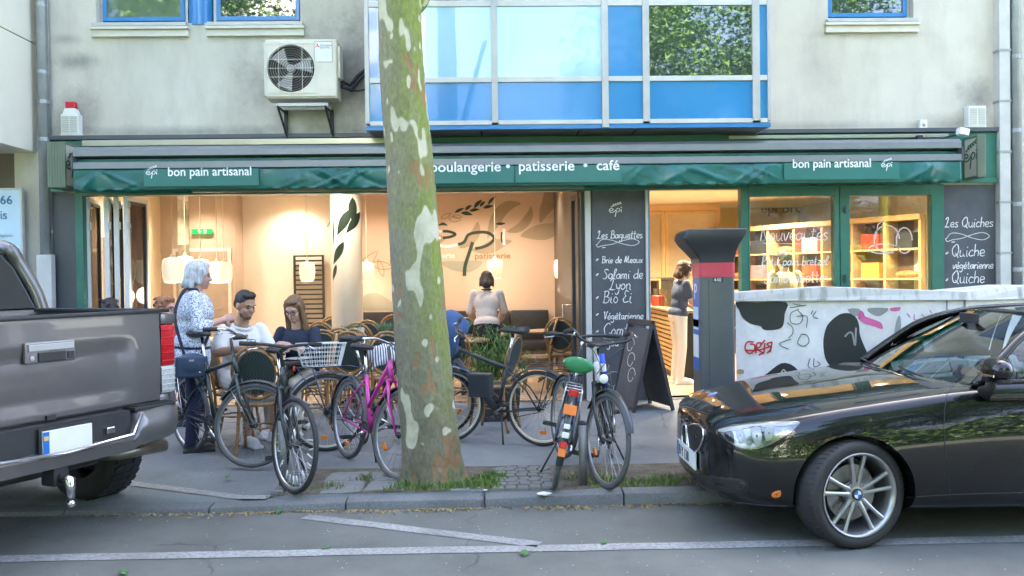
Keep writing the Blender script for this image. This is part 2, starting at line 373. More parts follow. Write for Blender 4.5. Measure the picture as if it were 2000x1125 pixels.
def marking(p, q, w, name='line_marking', z=.004):
    p, q = Vector(p), Vector(q); d = (q-p).normalized(); n = Vector((-d.y, d.x))*w/2; mb = MB()
    k = max(2, int((q-p).length/.25)); rows = [[], []]
    for i in range(k+1):
        c = p+(q-p)*i/k; zz = z+(pave_z(c.x, c.y) if c.y > 6.07 else 0)
        j = random.uniform(-.006, .006)
        rows[0].append((c.x+n.x, c.y+n.y+j, zz)); rows[1].append((c.x-n.x, c.y-n.y+j, zz))
    mb.grid(rows); return mb.build(name, 'road_paint', road if p.y < 6 else SIDEWALK, fix=False)
marking((-30, 5.02), (30, 5.02), .12)
marking((-1.3, 5.79), (.26, 5.085), .11)
marking((-3.9, 7.1), (-1.62, 6.1), .11)
# tree strip with soil, slabs and setts
def soil_z(x, y): return pave_z(x, y)+.006+.02*max(0, 1-hypot(x+.43, (y-6.4)*1.3)/.75)+.006*sin(x*9)*cos(y*13)
soil = tag(sheet('soil', -1.62, 2.6, 6.075, 6.86, 0, 'soil', 90, 26, soil_z), 'bare soil strip round the tree behind the kerb', kind='structure')
slab_me = None
def piece(name, x, y, sx, sy, z, h, m, parent, rz=0, me=[None]):
    mb = MB(); c = .008
    mb.add([(-.5,-.5,0),(.5,-.5,0),(.5,.5,0),(-.5,.5,0),(-.5,-.5,.7),(.5,-.5,.7),(.5,.5,.7),(-.5,.5,.7),(-.44,-.42,1),(.44,-.42,1),(.44,.42,1),(-.44,.42,1)],
           [(0,3,2,1),(0,1,5,4),(1,2,6,5),(2,3,7,6),(3,0,4,7),(4,5,9,8),(5,6,10,9),(6,7,11,10),(7,4,8,11),(8,9,10,11)])
    o = link(name, PIECE[0] if m == 'sett_stone' else PIECE[1], m, parent)
    o.location = (x, y, z); o.scale = (sx, sy, h); o.rotation_euler = (random.uniform(-.03, .03), random.uniform(-.03, .03), rz); return o
PIECE = []
for k in range(2):
    mb = MB(); mb.add([(-.5,-.5,0),(.5,-.5,0),(.5,.5,0),(-.5,.5,0),(-.5,-.5,.7),(.5,-.5,.7),(.5,.5,.7),(-.5,.5,.7),(-.45,-.45,1),(.45,-.45,1),(.45,.45,1),(-.45,.45,1)],
           [(0,3,2,1),(0,1,5,4),(1,2,6,5),(2,3,7,6),(3,0,4,7),(4,5,9,8),(5,6,10,9),(6,7,11,10),(7,4,8,11),(8,9,10,11)])
    PIECE.append(mb.mesh('paving_piece'))
sp = tag(bpy.data.objects.new('sett_paving', None), 'patch of small grey setts between the tree and the green saddled bicycle', kind='structure'); COL.objects.link(sp)
for j in range(8):
    for i in range(5):
        piece('sett', .02+i*.088+(j % 2)*.02, 6.13+j*.088, .08, .08, G-.01, .03+random.uniform(-.004, .006), 'sett_stone', sp, random.uniform(-.05, .05))
for i in range(16):
    for j in range(2):
        if random.random() < .8: piece('sett', -1.57+j*.1, 6.13+i*.046*1.0, .092, .042, G-.012, .026+random.uniform(-.004, .006), 'sett_stone', sp, random.uniform(-.06, .06))
for (x, y, sx, sy, rz) in ((-1.12, 6.24, .3, .3, .05), (-.8, 6.25, .3, .28, -.06), (-1.15, 6.56, .3, .3, -.03), (-.83, 6.55, .27, .3, .1), (-.2, 6.12, .26, .1, .0), (1.75, 6.25, .35, .3, .02), (2.12, 6.26, .35, .3, -.03), (1.78, 6.58, .36, .3, 0)):
    piece('paving_slab', x, y, sx, sy, G-.012, .03, 'slab_concrete', sp, rz)
# grass, weeds and dry litter
mat('grass_blade', (.13, .2, .045), .7, var=.55, vs=11); mat('dry_litter', (.3, .22, .1), .9, var=.4, vs=8)
def tufts(name, label, spots, m, hh, nb, w=.006):
    mb = MB()
    for (x, y, r, n) in spots:
        for _ in range(int(n*.55)):
            a = random.uniform(0, 2*pi); rr = r*sqrt(random.random()); bx, by = x+rr*cos(a), y+rr*sin(a)*.7
            if by < 6.075: continue
            z = soil_z(bx, by)-.004; h = hh*random.uniform(.35, 1.1)*(1-.5*rr/r); l = random.uniform(-.6, .6)*h; l2 = random.uniform(-.6, .6)*h; t = random.uniform(0, pi)
            ux, uy = cos(t)*w, sin(t)*w
            mb.add([(bx-ux, by-uy, z), (bx+ux, by+uy, z), (bx+l*.4+ux*.7, by+l2*.4+uy*.7, z+h*.6), (bx+l*.4-ux*.7, by+l2*.4-uy*.7, z+h*.6), (bx+l, by+l2, z+h)], [(0, 1, 2, 3), (3, 2, 4)])
    return tag(mb.build(name, m, fix=False), label, kind='stuff')
tufts('grass', 'green grass growing round the foot of the plane tree', [(-.6, 6.18, .16, 260), (-.42, 6.13, .2, 520), (-.22, 6.14, .2, 420), (-.1, 6.3, .14, 330), (-.02, 6.42, .12, 300), (-.05, 6.17, .1, 200), (-.65, 6.35, .1, 120), (.85, 6.2, .16, 300), (1.15, 6.17, .2, 350), (.7, 6.42, .2, 200), (1.3, 6.3, .15, 150), (-1.2, 6.2, .1, 90), (-1.0, 6.42, .1, 60), (-.75, 6.1, .06, 50), (1.6, 6.2, .12, 120), (-1.5, 6.3, .1, 60)], 'grass_blade', .085, 0)
tufts('weed', 'pale weeds and dry grass along the kerb edge', [(-1.6+i*.12, 6.09+random.uniform(0, .08), .07, 35) for i in range(34)], mat('dry_grass', (.26, .24, .1), .8, var=.4), .035, 0, .004)
mb = MB()
for i in range(1700):
    cl = random.choice(((-2.2, .5), (-1.5, .3), (-.9, .25), (-.35, .2), (.4, .15), (1.1, .3), (1.7, .35), (2.4, .5)))
    x = random.gauss(cl[0], cl[1]); y = 5.925-abs(random.gauss(0, .045))*(.3+abs(sin(x*2.3))); s = random.uniform(.005, .016); a = random.uniform(0, pi)
    mb.add([(x-s*cos(a), y-s*sin(a), .005), (x+s*.4*sin(a), y-s*.4*cos(a), .003), (x+s*cos(a), y+s*sin(a), .006), (x-s*.4*sin(a), y+s*.4*cos(a), .011)], [(0, 1, 2, 3)])
tag(mb.build('litter', 'dry_litter', fix=False), 'dry yellow brown catkin litter in the gutter', kind='stuff')
mat('debris', (.32, .32, .29), .9, var=.4, vs=20)
mb = MB()
for i in range(700):
    x, y = random.uniform(-4, 4), random.uniform(4.3, 7.6); s = random.uniform(.002, .007); z = .004+(pave_z(x, y) if y > 6.07 else 0)
    if 5.93 < y < 6.07: continue
    mb.add([(x-s, y, z), (x, y-s*.7, z), (x+s, y+s*.3, z+.001), (x, y+s, z+.003)], [(0, 1, 2, 3)])
tag(mb.build('grit', 'debris', fix=False), 'pale grit and seed fluff scattered over the asphalt', kind='stuff')
mat('green_leaf', (.06, .17, .04), .5, var=.3)
mb = MB(); mb.grid([[(-.05+.1*t, (-1)**s*.028*sin(pi*t)*(s < 2), .012*sin(pi*t)+.006*(s)) for t in (0, .15, .35, .6, .85, 1)] for s in (0, 2, 1)])
leaf_me = mb.mesh('fallen_leaf'); leaf_me.materials.append(MATS['green_leaf'])
for (px, py, z, l) in ((637, 1071, .006, 'on the white line left of the bay mark'), (1025, 1082, .006, 'below the white line near the middle'), (445, 932, .085, 'on the pavement beside the pickup'), (240, 1120, .006, 'at the bottom edge on the left'), (543, 1001, .006, 'in the gutter by the reflector wheel'), (1180, 1061, .006, 'above the white line right of the tree')):
    p = gnd(px, py, z); o = bpy.data.objects.new('fallen_leaf', leaf_me); COL.objects.link(o); o.location = p; o.rotation_euler = (0, 0, random.uniform(0, 6)); s = random.uniform(.6, 1.0); o.scale = (s, s, s)
    tag(o, 'small green fallen leaf '+l, 'leaf', 'fallen leaves')
mat('litter_paper', (.75, .74, .7), .7)
for (px, py, s, l) in ((1063, 964, .05, 'white crumpled paper scrap behind the kerb by the bicycle'), (948, 957, .018, 'tiny white scrap in the grass beside the tree')):
    p = gnd(px, py, G+.012); mb = MB(); mb.ball((0, 0, 0), (s, s*.6, s*.25), 9, 6)
    for i, v in enumerate(mb.v): mb.v[i] = tuple(c*random.uniform(.7, 1.15) for c in v)
    o = mb.build('paper_scrap', 'litter_paper'); o.location = p; tag(o, l, 'paper')
# ------------------------------------------------------------------ cafe building
YF = 10.4
m, nt, b = new_mat('plaster'); tc = N(nt, 'ShaderNodeTexCoord').outputs['Object']
base = ramp(nt, noise(nt, 1.1, 6, .6, vec=tc), [(.3, (.535, .5, .42)), (.55, (.6, .565, .48)), (.75, (.64, .605, .52))])
streak = ramp(nt, noise(nt, 3, 5, .65, vec=tc, mapscale=(1.2, 1, .35)), [(.46, 0.0), (.78, .42)]); spk = ramp(nt, noise(nt, 90, 3, .7, vec=tc), [(.35, .86), (.65, 1.06)]); base = mixc(nt, 1, base, spk, 'MULTIPLY'); base = mixc(nt, streak, base, (.33, .3, .25))
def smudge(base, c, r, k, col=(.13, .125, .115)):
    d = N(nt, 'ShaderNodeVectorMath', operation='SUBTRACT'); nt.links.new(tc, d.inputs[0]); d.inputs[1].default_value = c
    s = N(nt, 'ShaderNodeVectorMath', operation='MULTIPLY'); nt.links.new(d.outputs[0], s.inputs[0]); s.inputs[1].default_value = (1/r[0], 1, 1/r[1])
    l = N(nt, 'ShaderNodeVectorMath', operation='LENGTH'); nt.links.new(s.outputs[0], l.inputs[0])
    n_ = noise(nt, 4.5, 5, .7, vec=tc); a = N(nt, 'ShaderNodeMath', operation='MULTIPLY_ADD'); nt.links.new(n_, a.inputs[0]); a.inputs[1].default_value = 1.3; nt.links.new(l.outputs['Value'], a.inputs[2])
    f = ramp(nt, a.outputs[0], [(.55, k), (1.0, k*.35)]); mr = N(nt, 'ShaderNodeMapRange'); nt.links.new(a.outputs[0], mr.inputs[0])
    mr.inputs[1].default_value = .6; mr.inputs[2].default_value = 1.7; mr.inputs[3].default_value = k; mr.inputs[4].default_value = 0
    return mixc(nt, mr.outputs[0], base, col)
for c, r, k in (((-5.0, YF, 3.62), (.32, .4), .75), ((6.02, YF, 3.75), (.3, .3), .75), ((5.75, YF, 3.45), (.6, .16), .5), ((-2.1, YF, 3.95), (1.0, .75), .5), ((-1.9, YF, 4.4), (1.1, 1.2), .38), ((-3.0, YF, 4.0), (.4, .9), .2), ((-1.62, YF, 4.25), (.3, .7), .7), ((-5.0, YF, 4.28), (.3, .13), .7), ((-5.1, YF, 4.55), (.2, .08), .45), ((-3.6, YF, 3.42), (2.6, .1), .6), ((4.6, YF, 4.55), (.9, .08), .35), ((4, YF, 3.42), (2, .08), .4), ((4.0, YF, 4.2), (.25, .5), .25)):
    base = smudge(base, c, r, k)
nt.links.new(base, b.inputs['Base Color']); b.inputs['Roughness'].default_value = .92
bump(nt, b, noise(nt, 130, 4, .7, vec=tc), .7, .006)
GREEN = (.012, .115, .09)
mat('green_paint', (.02, .135, .1), .35, var=.18, vs=3, coat=.25)
mat('green_dark', (.012, .07, .06), .4, var=.2, vs=3)
mat('anthracite', (.065, .072, .082), .45, var=.1, vs=2)
mat('alu', (.4, .4, .38), .45, .3, var=.12, vs=4); mat('alu_white', (.5, .5, .47), .5, .1, var=.1, vs=4)
mat('chrome_strip', (.42, .41, .37), .28, .8, var=.06)
mat('blue_panel', (.018, .2, .46), .22, var=.08, vs=1.2, coat=.6); mat('blue_frame', (.018, .17, .42), .35, var=.08, coat=.3)
mat('sill_beige', (.58, .55, .47), .7, var=.12, vs=3)
mat('soffit_grey', (.19, .19, .18), .6, var=.15, vs=2)
mat('rubber_dark', (.02, .02, .022), .6, var=.2)
def coated(name, col, ior=2.1, rough=.015, var=0.0):
    m, nt, b = new_mat(name); b.inputs['Base Color'].default_value = (*col, 1); b.inputs['Roughness'].default_value = rough; b.inputs['IOR'].default_value = ior
    n1 = noise(nt, 1.1, 2, .5); bump(nt, b, n1, .04, .02)
    if var:
        c = ramp(nt, noise(nt, 1.6, 3, .5), [(.3, [x*(1-var) for x in col]), (.7, col)]); nt.links.new(c, b.inputs['Base Color'])
    return m
coated('pane_reflective', (.03, .045, .04), 2.3); coated('pane_film', (.38, .6, .78), 1.9, .03, .15); coated('pane_blind', (.12, .17, .11), 2.0, .03, .3)
thin_glass('shop_glass', refl=.6, dirt=.07)
bld = thing('cafe_building', 'cream plaster building with green cafe shopfront and blue glazed bay above', 'building')
ww = []
def upwin(px0, px1, pyb):
    a, c = at(px0, pyb, YF), at(px1, pyb, YF); return (a.x, c.x, a.z, a.z+1.45)
W1, W2, W3 = upwin(188, 362, 47), upwin(412, 588, 44), upwin(1617, 1784, 38)
z0w = (W1[2]+W2[2])/2; holes = [(W1[0], W2[1], z0w, z0w+1.45), (W3[0], W3[1], W3[2], W3[2]+1.45)]
BX0, BX1, FT, OT = -5.42, 6.42, 3.37, 2.68
mb = MB(); holed(mb, BX0, BX1, FT, 17, YF, holes, .2)
mb.box(BX0, -5.31, YF, YF+.3, 0, FT); mb.box(6.225, BX1, YF, YF+.3, 0, FT)
mb.add([(BX0, YF, FT), (BX0, 20, FT), (BX0, 20, 17), (BX0, YF, 17), (BX1, YF, 0), (BX1, 20, 0), (BX1, 20, 17), (BX1, YF, 17)], [(0, 1, 2, 3), (4, 5, 6, 7), (3, 2, 6, 7), (1, 5, 6, 2)])
mb.build('wall', 'plaster', bld, fix=False)
def window(x0, x1, z0, z1, y, blind, sill=True):
    w = part('window', bld); mb = MB(); frame(mb, x0, x1, z0, z1, y-.03, y+.03, .035, .004); mb.build('frame', 'alu', w)
    mb = MB(); frame(mb, x0+.037, x1-.037, z0+.055, z1-.037, y-.045, y+.01, .05, .004); mb.build('sash', 'blue_frame', w)
    mb = MB(); mb.box(x0+.08, x1-.08, y-.02, y-.014, z0+.1, z1-.08); mb.build('pane', blind, w)
    mb = MB(); mb.box(x0-.03, x1+.03, y-.2, y+.03, z0-.05, z0-.004, ch=.006); mb.build('sill', 'alu', w)
    for xx in (x0+.12, x1-.17): MB().box(xx, xx+.05, y-.05, y-.03, z0+.012, z0+.03).build('drain_cap', 'alu_white', w)
    mb = MB(); mb.box(x0-.05, x1+.05, YF-.07, YF+.0, z0-.085, z0-.052, ch=.004); mb.box(x0-.04, x1+.04, YF-.035, YF, z0-.14, z0-.086, ch=.004); mb.box(x0-.045, x1+.045, YF-.05, YF, z0-.17, z0-.141, ch=.004); mb.build('ledge', 'sill_beige', w)
    return w
window(W1[0], W1[1], z0w, z0w+1.45, YF+.13, 'pane_blind'); window(W2[0], W2[1], z0w, z0w+1.45, YF+.13, 'pane_reflective'); window(*W3, YF+.13, 'pane_reflective')
mb = MB(); xm = (W1[1]+W2[0])/2; rr = (W2[0]-W1[1])/2-.012
mb.lathe([(rr, z0w-.02), (rr, z0w+1.45)], 24, TR(xm, YF+.12, 0)); mb.build('round_pillar', 'blue_frame', bld, auto=40)
# blue bay
YB = 9.85
bay = part('bay_window', bld)
bp = lambda px, py=150: at(px, py, YB).x
bz = lambda py, px=1000: at(px, py, YB).z
zb0, zb1, zt0, zt1, zu0, zu1 = bz(249), bz(237), bz(161), bz(151), bz(13), bz(1)
xl, xr = bp(713), bp(1504)
mull = [(bp(960), bp(972)), (bp(1175), bp(1188)), (bp(1255), bp(1268)), (bp(1469), bp(1483))]
xg0 = bp(808)
TOPZ = zu1+1.3
for a, c in mull+[(xl, xl+.05), (xg0-.07, xg0), (xr-.035, xr)]: MB().box(a, c, YB-.03, YB+.03, zb0-.01 if a in (mull[1][0],) else zb1-.02, TOPZ, ch=.004).build('mullion', 'alu', bay)
hs = [xl+.05, xg0-.07, xg0, mull[0][0], mull[0][1], mull[1][0], mull[1][1], mull[2][0], mull[2][1], mull[3][0], mull[3][1], xr-.035]
for (c, d, nm) in ((zb1-.04, zb1+.01, 'bottom_rail'), (zt0, zt1, 'transom'), (zu0, zu1, 'transom')):
    for a, e in zip(hs[::2], hs[1::2]): MB().box(a+.001, e-.001, YB-.022, YB+.03, c, d, ch=.003).build(nm, 'alu_white', bay)
mb = MB(); mb.box(xl, xr+.0, YB-.012, YB+.04, zb0-.02, zb1-.042); mb.build('bottom_trim', 'blue_frame', bay)
for a, e in zip(hs[::2], hs[1::2]):
    mb = MB(); mb.box(a, e, YB, YB+.02, zb1+.011, zt0-.001); mb.build('panel', 'blue_panel', bay)
    glass = (a in (hs[2], hs[4], hs[8])); film = a in (hs[2], hs[4])
    mb = MB(); mb.box(a, e, YB-.005, YB+.012, zt1+.001, zu0-.001); mb.build('pane' if glass else 'panel', ('pane_film' if film else 'pane_reflective') if glass else 'blue_panel', bay)
    mb = MB(); mb.box(a, e, YB-.005, YB+.012, zu1+.001, TOPZ); mb.build('pane' if glass else 'panel', 'pane_reflective' if glass else 'blue_panel', bay)
for a in (xl, xr-.03): MB().box(a, a+.03, YB+.031, YF, zb0-.02, TOPZ).build('cheek', 'alu_white', bay)
MB().box(xl, xr, YB-.03, YF, TOPZ+.001, TOPZ+.04).build('bay_roof', 'alu_white', bay)
for i, (a, e) in enumerate(zip((xl+.03, -.1, 1.05, 1.72), (-.11, 1.04, 1.71, xr-.03))):
    mb = MB(); mb.box(a, e-.012, YB+.045, YF-.002, zb0-.04+.02, zb0-.021+.02); mb.build('soffit_panel', 'soffit_grey', bay)
mb = MB(); mb.box(xl, xr, YF-.03, YF-.001, FT+.0, zb0-.022); mb.build('wall_strip', 'soffit_grey', bay)
# fascia, posts and panels of the shopfront
mb = MB(); mb.box(-5.3, 6.22, YF-.06, YF+.1, 2.755, 3.32, ch=.006); mb.build('fascia', 'green_paint', bld)
mb = MB(); mb.box(-5.32, 6.24, YF-.1, YF+.0, 3.325, 3.375, ch=.004); mb.build('flashing', 'anthracite', bld)
for a, e in ((-5.3, -3.62), (1.13, 6.22)): MB().box(a, e, YF-.09, YF-.065, 2.7, 2.752).build('head_trim', 'green_paint', bld)
for a, e, c, d in ((-3.6, 1.12, 2.675, 2.715), (-3.4, -.75, 2.725, 2.752), (-4.9, -.75, 3.245, 3.315), (2.9, 5.6, 3.26, 3.3)): MB().box(a, e, YF-.1, YF-.062, c, d, ch=.004).build('chrome_trim', 'chrome_strip', bld)
mb = MB(); mb.box(-5.29, -5.02, YF-.04, YF+.1, G, 2.69); mb.build('grey_panel', 'anthracite', bld)
mb = MB(); mb.box(-5.019, -4.93, YF-.055, YF+.1, G, 2.754, ch=.004); mb.box(-4.929, 3.05, YF-.05, YF+.1, 2.655, 2.7); mb.build('door_frame', 'green_paint', bld)
for a, e, y in ((1.135, 1.205, -.03), (1.872, 1.9, -.06)):
    mb = MB(); mb.box(a, e, YF+y, YF+.1, G, 2.655, ch=.004); mb.build('alu_post', 'alu_white', bld)
mb = MB(); mb.box(1.9, 1.925, YF-.05, YF+.1, G, 2.655); mb.build('alu_post', mat('blue_edge', (.12, .2, .27), .4), bld)
mb = MB(); mb.box(3.05, 3.14, YF-.05, YF+.1, G, 2.755, ch=.004); mb.build('mullion', 'green_paint', bld)
mb = MB(); mb.box(1.1, 3.06, YF-.02, YF+.25, G-.05, G+.012); mb.build('threshold', 'slab_concrete', bld)
for (a, e) in ((3.14, 4.26), (4.27, 5.56)):
    w = part('shop_window', bld); mb = MB(); x1 = 4.2 if a < 4 else 5.41; x0 = 3.155 if a < 4 else 4.39
    mb.box(a+.001, x0, YF-.06, YF+.06, G, 2.69, ch=.004); mb.box(x1, e, YF-.06, YF+.06, G, 2.69, ch=.004)
    mb.box(x0, x1, YF-.058, YF+.06, 2.56, 2.69, ch=.004); mb.box(x0, x1, YF-.058, YF+.06, .5, .62, ch=.004); mb.box(x0, x1, YF-.03, YF+.05, G, .499); mb.build('frame', 'green_paint', w)
    mb = MB(); mb.box(x0, x1, YF, YF+.008, .62, 2.56); mb.build('pane', 'shop_glass', w)
for z in (2.34, 1.5):
    mb = MB(); mb.lathe([(.014, 0), (.014, .09)], 10, TR(4.33, YF-.075, z)); mb.box(4.29, 4.33, YF-.075, YF-.06, z+.02, z+.04); mb.box(4.29, 4.34, YF-.08, YF-.06, z+.055, z+.075); mb.build('hinge', 'green_dark', bld)
# fascia lettering behind the valance
mat('letter_white', (.75, .75, .72), .5, var=.05); mat('letter_grey', (.36, .4, .39), .5, var=.08)
# chalk boards on the facade
m, nt, b = new_mat('blackboard'); tc = N(nt, 'ShaderNodeTexCoord').outputs['Object']
c = ramp(nt, noise(nt, 2.5, 6, .7, vec=tc), [(.35, (.05, .055, .065)), (.7, (.085, .092, .105))]); nt.links.new(c, b.inputs['Base Color']); b.inputs['Roughness'].default_value = .6
mat('chalk_white', (.72, .72, .7), .95, var=.25, vs=40)
def epi_logo(mb, x, z, s, y, sprig=True):
    """small swash word épi with a sprig of leaves above; s = x-height"""
    def st(pts, w): mb.ribbon([(v.x, v.z) for v in smooth_pts([(x+a*s, 0, z+c*s) for a, c in pts], 5)], w, y)
    st([(-1.3, .45), (-.75, .5), (-.62, .75), (-1.1, .95), (-1.5, .55), (-1.2, .05), (-.5, .15), (0, .6), (.4, .95), (.8, .8), (.75, .35), (.3, .12)], s*.16)
    st([(.12, .5), (0, 0), (-.2, -.95)], s*.2); st([(1.2, .8), (1.15, .4), (1.22, .05)], s*.16)
    for (a, c, an, L) in ((-1.2, 1.25, .3, .6), (1.0, 1.15, .1, .45)): mb.prism(xf2(leaf_shape(L*s, .22*s), x+a*s, z+c*s, an), y-.003, y)
    if sprig:
        for i in range(4):
            for sg in (-1, 1): mb.prism(xf2(leaf_shape(.62*s, .2*s, 0, 5), x+(-.75+i*.5)*s, z+(1.55+.16*i)*s, .35+sg*.45), y-.003, y)
def board(x0, x1, z0, z1, y, label):
    t = thing('chalkboard', label, 'chalkboard', (0, 0, 0)); mb = MB(); mb.box(x0, x1, y, y+.05, z0, z1); mb.build('panel', 'blackboard', t); return t
cb = board(1.215, 1.868, G+.005, 2.66, YF-.025, 'tall chalkboard panel listing baguettes left of the shop doorway')
mb = MB(); y = YF-.0255; c2 = lambda px, py: at(px, py, YF-.025)
p = c2(1203, 412); epi_logo(mb, p.x, p.z-.02, .055, y); mb.build('logo', 'letter_white', cb)
mb = MB()
for i, (s, px, py, sz) in enumerate((('Les Baguettes', 1166, 466, .16), ('Brie de Meaux', 1175, 514, .125), ('Salami de', 1177, 545, .14), ('Lyon', 1190, 566, .14), ('Bio Ei', 1177, 592, .15), ('Végétarienne', 1178, 624, .105), ('Comté', 1178, 655, .15), ('you', 1186, 676, .1))):
    p = c2(px, py); wd = sum(GL[k][0]+.03 for k in s)*sz; 
    sz = min(sz, sz*(1.84-p.x)/wd); chalk(mb, s, p.x, p.z, sz, y, w=.011, seed=i)
def flourish(mb, x, z, w, h, y):
    pts = [(0, .2), (.12, .9), (.35, .8), (.6, .3), (.85, .05), (1, .5), (.85, .95), (.6, .7), (.35, .25), (.15, .1), (.02, -.1), (-.02, .3)]
    mb.ribbon([(v.x, v.z) for v in smooth_pts([(x+a*w, 0, z+c*h) for a, c in pts], 6)], .007, y, th=.002)
    mb.ribbon([(x+.12*w, z-.2*h), (x+.2*w, z-.17*h)], .01, y, th=.002)
p = c2(1166, 481); flourish(mb, p.x, p.z, .52, .09, y)
for py in (512, 541, 586, 619, 652):
    p = c2(1163, py); chalk(mb, '-', p.x, p.z, .09, y, w=.009, seed=py)
for (px, py) in ((1200, 740), (1215, 760)):
    p = c2(px, py); mb.ribbon([(p.x+.13*cos(a*.35)*(1-a*.02), p.z+.09*sin(a*.35)) for a in range(14)], .004, y, th=.002)
mb.build('chalk_writing', 'chalk_white', cb)
cb2 = board(5.575, 6.215, G+.005, 2.675, YF-.03, 'tall chalkboard panel listing quiches at the right end of the shopfront'); y = YF-.0305; mb = MB()
for i, (s, px, py, sz) in enumerate((('Les Quiches', 1845, 444, .16), ('Quiche', 1858, 501, .15), ('végétarienne', 1860, 525, .115), ('Quiche', 1858, 553, .15))):
    p = at(px, py, y); wd = sum(GL[k][0]+.03 for k in s)*sz; sz = min(sz, sz*(6.19-p.x)/wd); chalk(mb, s, p.x, p.z, sz, y, w=.011, seed=40+i)
p = at(1848, 470, y); flourish(mb, p.x, p.z, .54, .1, y)
for py in (499, 551): p = at(1846, py, y); chalk(mb, '-', p.x, p.z, .09, y, w=.009, seed=py)
mb.build('chalk_writing', 'chalk_white', cb2)
# writing on the shop windows
mb = MB()
for i, (s, px, py, sz) in enumerate((('Nouveautés', 1484, 470, .19), ('Petit pain bretzel', 1487, 519, .17), ("Jambonnettes", 1493, 552, .15))):
    p = at(px, py, YF-.004); wd = sum(GL[k][0]+.03 for k in s)*sz; sz = min(sz, sz*(4.14-p.x)/wd); chalk(mb, s, p.x, p.z, sz, YF-.004, w=.011, seed=70+i)
mb.ribbon([(3.32, 1.72), (3.85, 1.72)], .006, YF-.004); mb.ribbon([(3.34, 1.99), (3.95, 1.97)], .005, YF-.004)
tag(mb.build('window_writing', 'chalk_white'), 'white handwritten bread names on the left shop window pane', 'writing')
mb = MB(); p = at(1735, 470, YF-.004)
for (a, c, w, h) in ((-.06, -.1, .19, .06), (-.02, .02, .16, .17), (.2, .0, .1, .16)):
    mb.ribbon([(p.x+a+w*cos(t*.42), p.z+c+h*sin(t*.42)) for t in range(14)], .014, YF-.004)
mb.ribbon([(p.x-.16, p.z+.02), (p.x-.13, p.z+.2), (p.x-.03, p.z+.28)], .012, YF-.004)
tag(mb.build('window_drawing', mat('drawing_pink', (.62, .5, .44), .9)), 'pale chalk drawing of a bread basket on the right shop window pane', 'drawing')
# folding glass doors pushed to the sides
mat('door_white', (.66, .66, .63), .45, var=.06); mat('door_dark', (.05, .055, .06), .45, var=.1)
def leaf(x0, y0, x1, y1, label):
    t = thing('folding_door', label, 'door', (x0, y0, 0), atan2(y1-y0, x1-x0), 'folding doors at the cafe front')
    L = hypot(x1-x0, y1-y0); mb = MB(); frame(mb, 0, L, G+.01, 2.65, -.028, .028, .055, .005); mb.build('frame', 'door_white', t)
    mb = MB(); frame(mb, .056, L-.056, G+.07, 2.59, -.024, .024, .032); mb.build('gasket', 'door_dark', t)
    mb = MB(); mb.box(.07, L-.07, -.004, .004, G+.085, 2.575); mb.build('pane', 'shop_glass', t)
    for z in (.25, 2.25, 2.5):
        mb = MB(); mb.lathe([(.016, z), (.016, z+.09)], 8, TR(-.012, -.04)); mb.box(-.02, .05, -.04, -.028, z+.02, z+.07); mb.build('hinge', 'alu_white', t)
    return t
LX = lambda px, Y: at(px, 500, Y).x
leaf(LX(171, 10.44), 10.44, LX(196, 11.05), 11.05, 'outermost folded glass door leaf against the green post')
leaf(LX(209, 10.4), 10.4, LX(224, 11.05), 11.05, 'second folded white framed glass door leaf from the green post')
leaf(LX(228, 10.42), 10.42, LX(238, 11.08), 11.08, 'third folded white framed glass door leaf from the green post')
leaf(LX(247, 10.38), 10.38, LX(288, 10.95), 10.95, 'innermost folded white framed glass door leaf showing a pane')
t = thing('folding_door', 'dark framed glass door leaf folded at the right end of the opening', 'door', (1.12, 10.43, 0), RAD(97), 'folding doors at the cafe front')
mb = MB(); frame(mb, 0, .62, G+.01, 2.65, -.03, .03, .07, .005); mb.build('frame', 'door_dark', t); mb = MB(); mb.box(.07, .55, -.004, .004, G+.08, 2.58); mb.build('pane', 'shop_glass', t)
# ------------------------------------------------------------------ awning
YA = 9.93
m, nt, b = new_mat('awning_cloth'); tc = N(nt, 'ShaderNodeTexCoord').outputs['Object']
nt.links.new(ramp(nt, noise(nt, 3, 4, .6, vec=tc), [(.3, (.0, .075, .066)), (.7, (.002, .12, .1))]), b.inputs['Base Color']); b.inputs['Roughness'].default_value = .38; b.inputs['Coat Weight'].default_value = .15
mat('awning_metal', (.2, .215, .23), .4, .35, var=.1, vs=2); mat('panel_green', (.02, .14, .12), .4, var=.1, vs=2)
aw = thing('awning', 'long dark green rolled awning with white lettering over the shopfront', 'awning')
ax0, ax1 = at(142, 300, YA).x, at(1878, 300, YA).x
az = lambda py: at(1000, py, YA).z
z = [az(v) for v in (283, 297, 310, 323, 365)]
mb = MB(); mb.prism([(0, z[1]), (0, z[0]-.01), (.05, z[0]+.03), (.44, z[0]+.09), (.44, z[1]-.02), (.2, z[1]-.03)], ax0, ax1, Matrix(((0, 1, 0, 0), (1, 0, 0, YA), (0, 0, 1, 0), (0, 0, 0, 1))))
mb.build('cassette_cover', 'awning_metal', aw, auto=30)
mb = MB(); mb.box(ax0+.02, ax1-.02, YA+.06, YF-.1, z[2]-.02, z[1]-.03); mb.tube([(ax0+.03, YA+.2, z[2]-.04), (ax1-.03, YA+.2, z[2]-.04)], .075, 14); mb.build('cloth_roll', 'awning_cloth', aw)
mb = MB(); mb.box(ax0+.02, ax1-.02, YA-.045, YA+.03, z[3], z[2], ch=.006); mb.build('front_bar', 'awning_metal', aw)
mb = MB(); mb.box(ax0+.0, ax0+.019, YA-.05, YA+.4, z[3], z[1]-.005); mb.build('end_cap', 'anthracite', aw); MB().box(ax1-.019, ax1, YA-.05, YA+.4, z[3], z[1]-.005).build('end_cap', 'anthracite', aw)
